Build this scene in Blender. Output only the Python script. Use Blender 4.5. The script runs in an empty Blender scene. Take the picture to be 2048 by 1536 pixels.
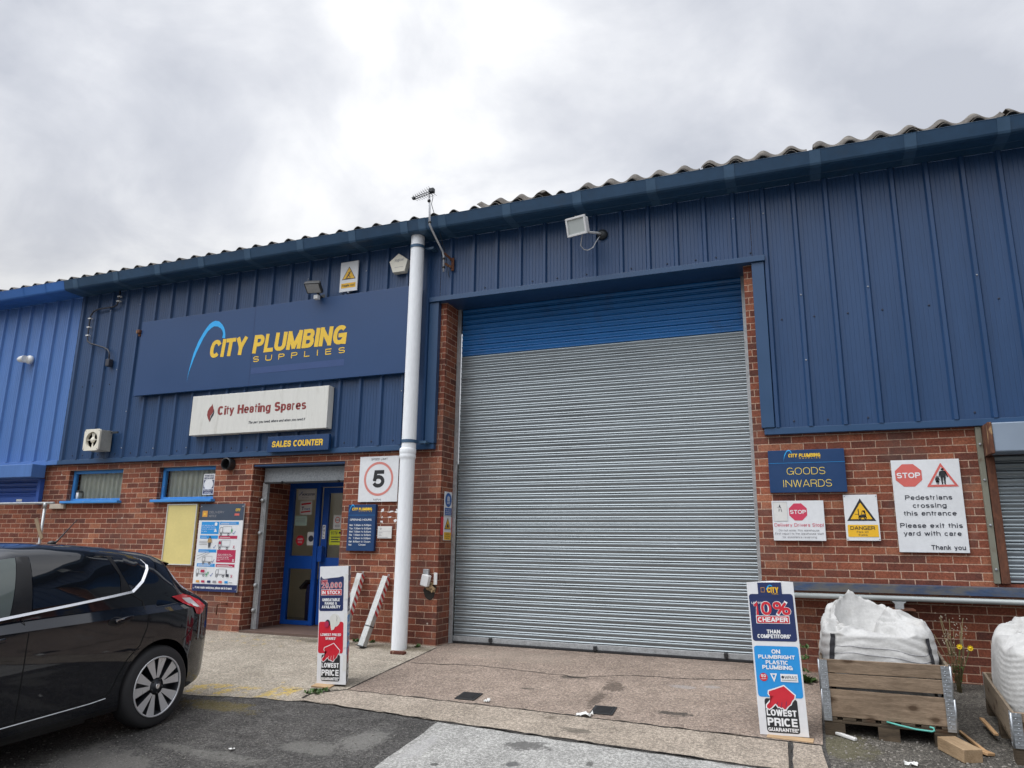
import bpy, bmesh, math, random
from math import radians as R, sin, cos, pi
from mathutils import Vector, Matrix, noise
random.seed(11)
sc = bpy.context.scene
COL = sc.collection

# ------------------------------------------------------------------ camera
cam_d = bpy.data.cameras.new("camera")
cam = bpy.data.objects.new("camera", cam_d)
COL.objects.link(cam)
cam_d.sensor_width = 36.0
cam_d.lens = 36.0 * 1451.24 / 2048.0
cam_d.clip_start = 0.05
cam_d.clip_end = 2000.0
_y, _p, _r = R(-22.06239), R(12.68951), R(0.76437)
_f = Vector((sin(_y) * cos(_p), cos(_y) * cos(_p), sin(_p)))
_rt = Vector((cos(_y), -sin(_y), 0.0))
_up = _rt.cross(_f)
_r2 = _rt * cos(_r) + _up * sin(_r)
_u2 = -_rt * sin(_r) + _up * cos(_r)
cam.matrix_world = Matrix(((_r2.x, _u2.x, -_f.x, 0.0), (_r2.y, _u2.y, -_f.y, 0.0),
                           (_r2.z, _u2.z, -_f.z, 1.6), (0, 0, 0, 1)))
sc.camera = cam

# ------------------------------------------------------------------ sky, sun, exposure
sc.view_settings.view_transform = 'Standard'
sc.view_settings.look = 'None'
sc.view_settings.exposure = 0.0
sc.view_settings.gamma = 1.0

SUN_EL, SUN_AZ = R(62), R(220)          # azimuth from +Y towards +X: behind and left of the camera
W = bpy.data.worlds.new("World")
sc.world = W
W.use_nodes = True


def nd(nt, t, **kw):
    n = nt.nodes.new(t)
    for k, v in kw.items():
        if k.startswith('i_'):
            n.inputs[k[2:].replace('_', ' ')].default_value = v
        else:
            setattr(n, k, v)
    return n


def lk(nt, a, b):
    nt.links.new(a, b)


def ramp(nt, stops, src=None, interp='LINEAR'):
    r = nt.nodes.new('ShaderNodeValToRGB')
    cr = r.color_ramp
    cr.interpolation = interp
    while len(cr.elements) < len(stops):
        cr.elements.new(0.5)
    for e, (p, c) in zip(cr.elements, stops):
        e.position = p
        e.color = (c[0], c[1], c[2], 1) if not isinstance(c, (int, float)) else (c, c, c, 1)
    if src is not None:
        nt.links.new(src, r.inputs[0])
    return r


def mth(nt, op, a, b=None, c=None, clamp=False):
    m = nt.nodes.new('ShaderNodeMath')
    m.operation = op
    m.use_clamp = clamp
    for i, v in enumerate((a, b, c)):
        if v is None:
            continue
        if isinstance(v, (int, float)):
            m.inputs[i].default_value = v
        else:
            nt.links.new(v, m.inputs[i])
    return m.outputs[0]


def mixc(nt, fac, a, b, mode='MIX'):
    m = nt.nodes.new('ShaderNodeMix')
    m.data_type = 'RGBA'
    m.blend_type = mode
    for i, v in ((0, fac), (6, a), (7, b)):
        if isinstance(v, (int, float)):
            m.inputs[i].default_value = v if i == 0 else (v, v, v, 1)
        elif isinstance(v, tuple):
            m.inputs[i].default_value = (v[0], v[1], v[2], 1)
        else:
            nt.links.new(v, m.inputs[i])
    return m.outputs[2]


def make_world():
    nt = W.node_tree
    nt.nodes.clear()
    out = nd(nt, 'ShaderNodeOutputWorld')
    bg = nd(nt, 'ShaderNodeBackground')
    bg.inputs[1].default_value = 0.1
    lk(nt, bg.outputs[0], out.inputs[0])
    sky = nd(nt, 'ShaderNodeTexSky')
    sky.sky_type = 'NISHITA'
    sky.sun_disc = False
    sky.sun_elevation = SUN_EL
    sky.sun_rotation = SUN_AZ
    sky.air_density = 1.0
    sky.dust_density = 3.0
    tc = nd(nt, 'ShaderNodeTexCoord')
    sep = nd(nt, 'ShaderNodeSeparateXYZ')
    lk(nt, tc.outputs['Generated'], sep.inputs[0])
    # cloud deck: direction projected on a flat layer overhead
    den = mth(nt, 'ADD', mth(nt, 'MAXIMUM', sep.outputs[2], 0.0), 0.38)
    cmb = nd(nt, 'ShaderNodeCombineXYZ')
    lk(nt, mth(nt, 'DIVIDE', sep.outputs[0], den), cmb.inputs[0])
    lk(nt, mth(nt, 'DIVIDE', sep.outputs[1], den), cmb.inputs[1])
    mp = nd(nt, 'ShaderNodeMapping')
    mp.inputs['Location'].default_value = (12.3, 3.3, 0.0)
    lk(nt, cmb.outputs[0], mp.inputs[0])
    n1 = nd(nt, 'ShaderNodeTexNoise', i_Scale=1.5, i_Detail=7.0, i_Roughness=0.5, i_Distortion=0.35)
    lk(nt, mp.outputs[0], n1.inputs[0])
    n2 = nd(nt, 'ShaderNodeTexNoise', i_Scale=3.4, i_Detail=8.0, i_Roughness=0.55, i_Distortion=0.5)
    lk(nt, mp.outputs[0], n2.inputs[0])
    s = mth(nt, 'ADD', mth(nt, 'MULTIPLY', n1.outputs[0], 0.68), mth(nt, 'MULTIPLY', n2.outputs[0], 0.32))
    cr = ramp(nt, [(0.40, (6.1, 6.4, 7.15)), (0.47, (7.5, 7.75, 8.4)), (0.52, (8.9, 9.1, 9.6)), (0.575, (10.9, 11.0, 11.2))], s)
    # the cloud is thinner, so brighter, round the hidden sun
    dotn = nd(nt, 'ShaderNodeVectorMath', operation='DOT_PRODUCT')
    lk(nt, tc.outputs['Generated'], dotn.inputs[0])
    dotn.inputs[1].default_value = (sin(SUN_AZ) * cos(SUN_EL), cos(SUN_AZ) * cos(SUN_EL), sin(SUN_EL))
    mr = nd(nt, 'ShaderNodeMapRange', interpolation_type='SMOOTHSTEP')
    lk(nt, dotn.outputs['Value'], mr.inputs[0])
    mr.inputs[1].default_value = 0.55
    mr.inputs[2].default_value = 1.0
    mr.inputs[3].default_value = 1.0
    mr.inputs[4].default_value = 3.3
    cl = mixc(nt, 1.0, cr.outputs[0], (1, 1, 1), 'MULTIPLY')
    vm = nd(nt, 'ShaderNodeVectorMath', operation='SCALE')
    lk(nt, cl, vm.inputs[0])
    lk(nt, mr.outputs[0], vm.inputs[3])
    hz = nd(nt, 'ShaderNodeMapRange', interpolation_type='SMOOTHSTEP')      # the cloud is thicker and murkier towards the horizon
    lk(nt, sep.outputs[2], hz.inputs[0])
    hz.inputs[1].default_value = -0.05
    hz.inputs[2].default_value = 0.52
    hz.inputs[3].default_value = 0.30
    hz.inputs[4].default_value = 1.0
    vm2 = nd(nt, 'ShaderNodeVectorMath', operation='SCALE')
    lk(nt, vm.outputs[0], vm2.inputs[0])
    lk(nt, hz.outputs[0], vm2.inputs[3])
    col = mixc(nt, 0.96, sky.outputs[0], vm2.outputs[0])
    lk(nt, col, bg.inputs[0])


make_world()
sun_d = bpy.data.lights.new("sun", 'SUN')
sun_d.energy = 1.35
sun_d.angle = R(40)
sun_d.color = (1.0, 0.965, 0.92)
sun = bpy.data.objects.new("sun", sun_d)
COL.objects.link(sun)
_sd = Vector((sin(SUN_AZ) * cos(SUN_EL), cos(SUN_AZ) * cos(SUN_EL), sin(SUN_EL)))
sun.rotation_euler = _sd.to_track_quat('Z', 'Y').to_euler()
sun.location = (0, -10, 20)


# ------------------------------------------------------------------ materials
def base_mat(name):
    m = bpy.data.materials.new(name)
    m.use_nodes = True
    nt = m.node_tree
    return m, nt, nt.nodes['Principled BSDF']


def mat(name, col, rough=0.55, metal=0.0, var=0.12, vs=3.0, bump=0.0, bs=60.0, coat=0.0, spec=0.5,
        fine=0.0, fs=120.0, stretch=(1, 1, 1), dirt=None, ds=2.0, dt=(0.52, 0.72), rvar=0.1):
    """plain painted/metal/plastic surface: colour with large soft variation, fine grain, optional worn patches"""
    m, nt, b = base_mat(name)
    tc = nd(nt, 'ShaderNodeTexCoord')
    mp = nd(nt, 'ShaderNodeMapping')
    mp.inputs['Scale'].default_value = stretch
    lk(nt, tc.outputs['Object'], mp.inputs[0])
    n = nd(nt, 'ShaderNodeTexNoise', i_Scale=vs, i_Detail=5.0, i_Roughness=0.6)
    lk(nt, mp.outputs[0], n.inputs[0])
    k = ramp(nt, [(0.25, 1 - var), (0.75, 1 + var)], n.outputs[0])
    c = mixc(nt, 1.0, tuple(col), k.outputs[0], 'MULTIPLY')
    if fine > 0:
        n2 = nd(nt, 'ShaderNodeTexNoise', i_Scale=fs, i_Detail=3.0)
        lk(nt, mp.outputs[0], n2.inputs[0])
        k2 = ramp(nt, [(0.3, 1 - fine), (0.7, 1 + fine)], n2.outputs[0])
        c = mixc(nt, 1.0, c, k2.outputs[0], 'MULTIPLY')
    if dirt is not None:
        n3 = nd(nt, 'ShaderNodeTexNoise', i_Scale=ds, i_Detail=9.0, i_Roughness=0.65)
        lk(nt, mp.outputs[0], n3.inputs[0])
        k3 = ramp(nt, [(dt[0], 0.0), (dt[1], 1.0)], n3.outputs[0])
        c = mixc(nt, k3.outputs[0], c, tuple(dirt))
    lk(nt, c, b.inputs['Base Color'])
    rr = ramp(nt, [(0.3, max(0.02, rough - rvar)), (0.7, min(1, rough + rvar))], n.outputs[0])
    lk(nt, rr.outputs[0], b.inputs['Roughness'])
    b.inputs['Metallic'].default_value = metal
    b.inputs['Specular IOR Level'].default_value = spec
    if coat:
        b.inputs['Coat Weight'].default_value = coat
        b.inputs['Coat Roughness'].default_value = 0.04
    if bump > 0:
        n4 = nd(nt, 'ShaderNodeTexNoise', i_Scale=bs, i_Detail=4.0)
        lk(nt, mp.outputs[0], n4.inputs[0])
        bp = nd(nt, 'ShaderNodeBump', i_Strength=bump, i_Distance=0.01)
        lk(nt, n4.outputs[0], bp.inputs['Height'])
        lk(nt, bp.outputs[0], b.inputs['Normal'])
    return m


def brick_mat(name, du=0.0, dv=0.0, dark=1.0):
    """stretcher-bond brickwork, 225 x 75 mm module, on walls that face along X or Y"""
    m, nt, b = base_mat(name)
    tc = nd(nt, 'ShaderNodeTexCoord')
    ge = nd(nt, 'ShaderNodeNewGeometry')
    sp = nd(nt, 'ShaderNodeSeparateXYZ')
    sn = nd(nt, 'ShaderNodeSeparateXYZ')
    lk(nt, tc.outputs['Object'], sp.inputs[0])
    lk(nt, ge.outputs['True Normal'], sn.inputs[0])
    side = mth(nt, 'GREATER_THAN', mth(nt, 'ABSOLUTE', sn.outputs[0]), 0.5)
    u = mth(nt, 'ADD', mth(nt, 'MULTIPLY', sp.outputs[0], mth(nt, 'SUBTRACT', 1.0, side)),
            mth(nt, 'MULTIPLY', mth(nt, 'ADD', sp.outputs[1], 0.06), side))
    cb = nd(nt, 'ShaderNodeCombineXYZ')
    lk(nt, mth(nt, 'ADD', u, 20 * 0.225 + du), cb.inputs[0])
    lk(nt, mth(nt, 'ADD', sp.outputs[2], 0.75 + dv), cb.inputs[1])
    # slightly wavering joints
    nj = nd(nt, 'ShaderNodeTexNoise', i_Scale=14.0, i_Detail=3.0)
    lk(nt, tc.outputs['Object'], nj.inputs[0])
    vs_ = nd(nt, 'ShaderNodeVectorMath', operation='SUBTRACT')
    lk(nt, nj.outputs['Color'], vs_.inputs[0])
    vs_.inputs[1].default_value = (0.5, 0.5, 0.5)
    vm = nd(nt, 'ShaderNodeVectorMath', operation='MULTIPLY_ADD')
    lk(nt, vs_.outputs[0], vm.inputs[0])
    vm.inputs[1].default_value = (0.010, 0.006, 0.0)
    lk(nt, cb.outputs[0], vm.inputs[2])
    br = nd(nt, 'ShaderNodeTexBrick', offset=0.5, offset_frequency=2)
    lk(nt, vm.outputs[0], br.inputs[0])
    br.inputs['Color1'].default_value = (0, 0, 0, 1)
    br.inputs['Color2'].default_value = (1, 1, 1, 1)
    br.inputs['Mortar'].default_value = (0.5, 0.5, 0.5, 1)
    br.inputs['Scale'].default_value = 1.0
    br.inputs['Mortar Size'].default_value = 0.0046
    br.inputs['Mortar Smooth'].default_value = 0.25
    br.inputs['Bias'].default_value = 0.0
    br.inputs['Brick Width'].default_value = 0.225
    br.inputs['Row Height'].default_value = 0.075
    n1 = nd(nt, 'ShaderNodeTexNoise', i_Scale=9.0, i_Detail=4.0, i_Roughness=0.7)
    n2 = nd(nt, 'ShaderNodeTexNoise', i_Scale=75.0, i_Detail=4.0, i_Roughness=0.7)
    n3 = nd(nt, 'ShaderNodeTexNoise', i_Scale=0.9, i_Detail=5.0, i_Roughness=0.6)
    for n in (n1, n2, n3):
        lk(nt, tc.outputs['Object'], n.inputs[0])
    t = mth(nt, 'ADD', mth(nt, 'MULTIPLY', br.outputs['Color'], 0.62), mth(nt, 'MULTIPLY', n1.outputs[0], 0.5))
    d = dark
    cr = ramp(nt, [(0.14, (0.082 * d, 0.036 * d, 0.029 * d)), (0.34, (0.125 * d, 0.041 * d, 0.028 * d)),
                   (0.55, (0.180 * d, 0.055 * d, 0.033 * d)), (0.74, (0.235 * d, 0.074 * d, 0.041 * d)),
                   (0.92, (0.300 * d, 0.125 * d, 0.070 * d))], t)
    k = ramp(nt, [(0.3, 0.58), (0.7, 1.42)], n2.outputs[0])
    c = mixc(nt, 1.0, cr.outputs[0], k.outputs[0], 'MULTIPLY')
    mo = mixc(nt, 1.0, (0.44 * d, 0.30 * d, 0.22 * d), k.outputs[0], 'MULTIPLY')
    c = mixc(nt, br.outputs['Fac'], c, mo)
    k3 = ramp(nt, [(0.3, 0.74), (0.7, 1.18)], n3.outputs[0])
    c = mixc(nt, 1.0, c, k3.outputs[0], 'MULTIPLY')
    # sooty, greyed areas and sparse paint flecks
    so = nd(nt, 'ShaderNodeTexNoise', i_Scale=0.75, i_Detail=9.0, i_Roughness=0.72)
    lk(nt, tc.outputs['Object'], so.inputs[0])
    ks = ramp(nt, [(0.50, 0.0), (0.66, 0.62)], so.outputs[0])
    c = mixc(nt, ks.outputs[0], c, (0.125, 0.088, 0.075))
    vf = nd(nt, 'ShaderNodeTexVoronoi', i_Scale=3.1)
    lk(nt, tc.outputs['Object'], vf.inputs[0])
    kf = ramp(nt, [(0.035, 0.85), (0.05, 0.0)], vf.outputs['Distance'])
    c = mixc(nt, kf.outputs[0], c, (0.55, 0.48, 0.42))
    # pale lime bloom in places
    bl = nd(nt, 'ShaderNodeTexNoise', i_Scale=1.7, i_Detail=8.0, i_Roughness=0.7)
    lk(nt, tc.outputs['Object'], bl.inputs[0])
    kb = ramp(nt, [(0.60, 0.0), (0.80, 0.30)], bl.outputs[0])
    c = mixc(nt, kb.outputs[0], c, (0.42, 0.30, 0.24))
    lk(nt, c, b.inputs['Base Color'])
    b.inputs['Roughness'].default_value = 0.88
    b.inputs['Specular IOR Level'].default_value = 0.3
    h = mth(nt, 'ADD', mth(nt, 'MULTIPLY', br.outputs['Fac'], -1.0), mth(nt, 'MULTIPLY', n2.outputs[0], 0.35))
    bp = nd(nt, 'ShaderNodeBump', i_Strength=0.8, i_Distance=0.006)
    lk(nt, h, bp.inputs['Height'])
    lk(nt, bp.outputs[0], b.inputs['Normal'])
    return m


def ground_mat(name, c_lo, c_hi, chip=None, chip_t=(0.62, 0.66), chip_s=90.0, big=0.25, bump=0.5, spots=(), rough=0.9,
               paint=None, boxes=(), chip2=None, mottle=1.3, grain=0.4):
    """asphalt or concrete in world metres: mottled base, aggregate chips, stains with shapes of their own, worn paint"""
    m, nt, b = base_mat(name)
    tc = nd(nt, 'ShaderNodeTexCoord')
    ob = tc.outputs['Object']
    n1 = nd(nt, 'ShaderNodeTexNoise', i_Scale=mottle, i_Detail=8.0, i_Roughness=0.65)
    n2 = nd(nt, 'ShaderNodeTexNoise', i_Scale=38.0, i_Detail=6.0, i_Roughness=0.8)
    n3 = nd(nt, 'ShaderNodeTexNoise', i_Scale=5.0, i_Detail=8.0, i_Roughness=0.7)
    for n in (n1, n2, n3):
        lk(nt, ob, n.inputs[0])
    t = mth(nt, 'ADD', mth(nt, 'MULTIPLY', n1.outputs[0], 0.6), mth(nt, 'MULTIPLY', n2.outputs[0], 0.4))
    c = ramp(nt, [(0.33, c_lo), (0.66, c_hi)], t).outputs[0]
    n5 = nd(nt, 'ShaderNodeTexNoise', i_Scale=44.0, i_Detail=6.0, i_Roughness=0.95)
    lk(nt, ob, n5.inputs[0])
    kg = ramp(nt, [(0.42, 1 - grain), (0.5, 0.95), (0.585, 1 + grain * 2.0)], n5.outputs[0])
    c = mixc(nt, 1.0, c, kg.outputs[0], 'MULTIPLY')
    k = ramp(nt, [(0.3, 1 - big), (0.7, 1 + big)], n3.outputs[0])
    c = mixc(nt, 1.0, c, k.outputs[0], 'MULTIPLY')
    hgt = n2.outputs[0]
    if chip is not None:
        vo = nd(nt, 'ShaderNodeTexVoronoi', feature='F1', i_Scale=chip_s, i_Randomness=1.0)
        lk(nt, ob, vo.inputs[0])
        sepc = nd(nt, 'ShaderNodeSeparateColor')
        lk(nt, vo.outputs['Color'], sepc.inputs[0])
        inside = ramp(nt, [(0.25, 1.0), (0.45, 0.0)], vo.outputs['Distance'])
        pick = ramp(nt, [(chip_t[0], 0.0), (chip_t[1], 1.0)], sepc.outputs[0])
        f = mth(nt, 'MULTIPLY', inside.outputs[0], pick.outputs[0])
        cc = chip if chip2 is None else mixc(nt, sepc.outputs[1], chip, chip2)
        c = mixc(nt, f, c, cc)
        hgt = mth(nt, 'ADD', n2.outputs[0], mth(nt, 'MULTIPLY', inside.outputs[0], 0.5))
    if spots or boxes:
        sp = nd(nt, 'ShaderNodeSeparateXYZ')
        lk(nt, ob, sp.inputs[0])
        wob = mth(nt, 'ADD', mth(nt, 'MULTIPLY', mth(nt, 'SUBTRACT', n3.outputs[0], 0.5), 1.5), mth(nt, 'MULTIPLY', mth(nt, 'SUBTRACT', n2.outputs[0], 0.5), 0.9))
    for (x, y, rx, ry, col, amt) in spots:
        dx = mth(nt, 'DIVIDE', mth(nt, 'SUBTRACT', sp.outputs[0], x), rx)
        dy = mth(nt, 'DIVIDE', mth(nt, 'SUBTRACT', sp.outputs[1], y), ry)
        r2 = mth(nt, 'SQRT', mth(nt, 'ADD', mth(nt, 'MULTIPLY', dx, dx), mth(nt, 'MULTIPLY', dy, dy)))
        r2 = mth(nt, 'ADD', r2, mth(nt, 'MULTIPLY', wob, 1.9))
        k = ramp(nt, [(0.62, amt), (0.95, 0.0)], r2)
        c = mixc(nt, k.outputs[0], c, col)
    if boxes:
        nw = nd(nt, 'ShaderNodeTexNoise', i_Scale=7.0, i_Detail=9.0, i_Roughness=0.75)
        lk(nt, ob, nw.inputs[0])
        for (x, y, rx, ry, thr) in boxes:
            dx = mth(nt, 'DIVIDE', mth(nt, 'ABSOLUTE', mth(nt, 'SUBTRACT', sp.outputs[0], x)), rx)
            dy = mth(nt, 'DIVIDE', mth(nt, 'ABSOLUTE', mth(nt, 'SUBTRACT', sp.outputs[1], y)), ry)
            e = mth(nt, 'MAXIMUM', dx, dy)
            inb = ramp(nt, [(0.75, 1.0), (1.0, 0.0)], e)
            k = ramp(nt, [(thr, 0.0), (thr + 0.05, 0.9)], nw.outputs[0])
            f = mth(nt, 'MULTIPLY', inb.outputs[0], k.outputs[0])
            f = mth(nt, 'MULTIPLY', f, ramp(nt, [(0.46, 0.15), (0.54, 1.0)], n5.outputs[0]).outputs[0])
            c = mixc(nt, f, c, paint)
    lk(nt, c, b.inputs['Base Color'])
    b.inputs['Roughness'].default_value = rough
    b.inputs['Specular IOR Level'].default_value = 0.35
    bp = nd(nt, 'ShaderNodeBump', i_Strength=bump, i_Distance=0.008)
    lk(nt, hgt, bp.inputs['Height'])
    lk(nt, bp.outputs[0], b.inputs['Normal'])
    return m


def wood_mat(name, c1, c2, axis='X', rough=0.75):
    m, nt, b = base_mat(name)
    tc = nd(nt, 'ShaderNodeTexCoord')
    mp = nd(nt, 'ShaderNodeMapping')
    s = {'X': (1.6, 14, 14), 'Y': (14, 1.6, 14), 'Z': (14, 14, 1.6)}[axis]
    mp.inputs['Scale'].default_value = s
    lk(nt, tc.outputs['Object'], mp.inputs[0])
    n1 = nd(nt, 'ShaderNodeTexNoise', i_Scale=2.2, i_Detail=7.0, i_Roughness=0.7, i_Distortion=0.8)
    lk(nt, mp.outputs[0], n1.inputs[0])
    n2 = nd(nt, 'ShaderNodeTexNoise', i_Scale=3.0, i_Detail=4.0)
    lk(nt, tc.outputs['Object'], n2.inputs[0])
    n3 = nd(nt, 'ShaderNodeTexNoise', i_Scale=16.0, i_Detail=6.0, i_Roughness=0.8)
    lk(nt, mp.outputs[0], n3.inputs[0])
    c = ramp(nt, [(0.3, c1), (0.7, c2)], n1.outputs[0]).outputs[0]
    k = ramp(nt, [(0.3, 0.78), (0.7, 1.18)], n2.outputs[0])
    c = mixc(nt, 1.0, c, k.outputs[0], 'MULTIPLY')
    k = ramp(nt, [(0.35, 0.7), (0.6, 1.1)], n3.outputs[0])
    c = mixc(nt, 1.0, c, k.outputs[0], 'MULTIPLY')
    vo = nd(nt, 'ShaderNodeTexVoronoi', voronoi_dimensions='2D', i_Scale=4.4)
    so_ = nd(nt, 'ShaderNodeSeparateXYZ')
    lk(nt, tc.outputs['Object'], so_.inputs[0])
    co_ = nd(nt, 'ShaderNodeCombineXYZ')
    lk(nt, mth(nt, 'MULTIPLY', so_.outputs[0 if axis == 'X' else 1], 0.62), co_.inputs[0])
    lk(nt, so_.outputs[2], co_.inputs[1])
    lk(nt, co_.outputs[0], vo.inputs[0])
    kn = ramp(nt, [(0.05, 0.85), (0.085, 0.45), (0.15, 0.0)], mth(nt, 'ADD', vo.outputs['Distance'], mth(nt, 'MULTIPLY', mth(nt, 'SUBTRACT', n1.outputs[0], 0.5), 0.12)))
    c = mixc(nt, kn.outputs[0], c, (0.06, 0.035, 0.02))
    lk(nt, c, b.inputs['Base Color'])
    b.inputs['Roughness'].default_value = rough
    b.inputs['Specular IOR Level'].default_value = 0.25
    bp = nd(nt, 'ShaderNodeBump', i_Strength=0.4, i_Distance=0.003)
    lk(nt, n1.outputs[0], bp.inputs['Height'])
    lk(nt, bp.outputs[0], b.inputs['Normal'])
    return m


def glass_mat(name, tint=(0.6, 0.65, 0.65), trans=0.9, rough=0.02):
    m, nt, b = base_mat(name)
    nt.nodes.remove(b)
    o = nt.nodes['Material Output']
    tr = nd(nt, 'ShaderNodeBsdfTransparent')
    tr.inputs[0].default_value = (*tint, 1)
    gl = nd(nt, 'ShaderNodeBsdfGlossy')
    gl.inputs['Roughness'].default_value = rough
    fr = nd(nt, 'ShaderNodeFresnel', i_IOR=1.5)
    mx = nd(nt, 'ShaderNodeMixShader')
    lk(nt, mth(nt, 'ADD', mth(nt, 'MULTIPLY', fr.outputs[0], 1.0), 0.02, clamp=True), mx.inputs[0])
    lk(nt, tr.outputs[0], mx.inputs[1])
    lk(nt, gl.outputs[0], mx.inputs[2])
    lk(nt, mx.outputs[0], o.inputs[0])
    return m


M = {}
M['brick'] = brick_mat('brickwork', 0.0, 0.0, 1.12)
M['navy'] = mat('navy_steel', (0.017, 0.056, 0.145), 0.40, 0, 0.10, 0.8, fine=0.05, fs=9, stretch=(2.5, 2.5, 0.35), spec=0.5)
M['navy_trim'] = mat('navy_flashing', (0.019, 0.064, 0.150), 0.42, 0, 0.10, 1.5)
M['gutter'] = mat('gutter_blue', (0.017, 0.060, 0.125), 0.5, 0, 0.16, 1.2, fine=0.08, fs=14, dirt=(0.03, 0.05, 0.08), ds=2.5, dt=(0.55, 0.8))
M['gutter_light'] = mat('gutter_mid_blue', (0.030, 0.135, 0.42), 0.5, 0, 0.14, 1.2)
M['light_blue'] = mat('mid_blue_steel', (0.068, 0.170, 0.43), 0.42, 0, 0.08, 0.8, fine=0.05, fs=9, stretch=(2.5, 2.5, 0.35))
M['blue_shutter'] = mat('blue_slat', (0.005, 0.120, 0.36), 0.4, 0, 0.12, 1.5, dirt=(0.03, 0.05, 0.09), ds=1.6, dt=(0.5, 0.8))
M['galv'] = mat('galvanised_slat', (0.25, 0.285, 0.305), 0.34, 0.55, 0.20, 1.4, fine=0.10, fs=26, stretch=(0.7, 1, 6), rvar=0.08)
M['galv_plain'] = mat('galvanised_steel', (0.42, 0.44, 0.45), 0.48, 0.55, 0.2, 18, fine=0.14, fs=70)
M['galv_spangle'] = mat('galvanised_housing', (0.30, 0.32, 0.335), 0.5, 0.45, 0.22, 26, fine=0.2, fs=80)
M['black_rubber'] = mat('black_rubber', (0.018, 0.018, 0.02), 0.8, 0, 0.2, 5)
M['black'] = mat('black_plastic', (0.02, 0.021, 0.023), 0.45, 0, 0.15, 8)
M['white_pl'] = mat('white_plastic', (0.74, 0.75, 0.75), 0.4, 0, 0.05, 3, fine=0.03, fs=30)
M['pvc'] = mat('white_pvc', (0.80, 0.83, 0.86), 0.55, 0, 0.06, 2.2, spec=0.3, fine=0.04, fs=20, stretch=(3, 3, 0.6))
M['cream_pl'] = mat('cream_plastic', (0.74, 0.71, 0.60), 0.45, 0, 0.07, 6, dirt=(0.5, 0.47, 0.38), ds=9, dt=(0.55, 0.8))
M['door_blue'] = mat('door_blue', (0.005, 0.070, 0.35), 0.35, 0, 0.1, 2)
M['frame_blue'] = mat('window_frame_blue', (0.045, 0.24, 0.60), 0.5, 0, 0.15, 5, dirt=(0.55, 0.6, 0.65), ds=14, dt=(0.66, 0.72))
M['glass'] = glass_mat('window_glass', (0.86, 0.89, 0.87))
M['blind'] = mat('blind_fabric', (0.85, 0.84, 0.76), 0.8, 0, 0.1, 4)
M['room'] = mat('room_plaster', (0.76, 0.69, 0.56), 0.9, 0, 0.1, 2)
M['room_floor'] = mat('room_floor', (0.12, 0.10, 0.08), 0.7, 0, 0.2, 3)
M['roof'] = mat('fibre_cement', (0.105, 0.095, 0.085), 0.95, 0, 0.35, 5, bump=0.5, bs=60, fine=0.3, fs=40, dirt=(0.20, 0.185, 0.16), ds=7, dt=(0.5, 0.7))
M['rust'] = mat('rusty_steel', (0.115, 0.045, 0.025), 0.85, 0.1, 0.35, 6, fine=0.3, fs=30, dirt=(0.42, 0.28, 0.14), ds=4, dt=(0.6, 0.68), stretch=(3, 3, 0.8))
M['grey_post'] = mat('grey_green_paint', (0.185, 0.185, 0.145), 0.6, 0, 0.15, 5, dirt=(0.12, 0.09, 0.06), ds=8, dt=(0.6, 0.75))
M['grey_housing'] = mat('grey_paint_steel', (0.26, 0.32, 0.40), 0.4, 0.2, 0.08, 2)
M['step_tile'] = mat('quarry_tile', (0.115, 0.075, 0.06), 0.7, 0, 0.35, 9, bump=0.3, bs=40)
M['bolt'] = mat('bolt_head', (0.35, 0.37, 0.40), 0.5, 0.4, 0.1, 20)
M['dark_bolt'] = mat('dark_bolt_head', (0.02, 0.03, 0.06), 0.5, 0.1, 0.1, 20)


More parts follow.
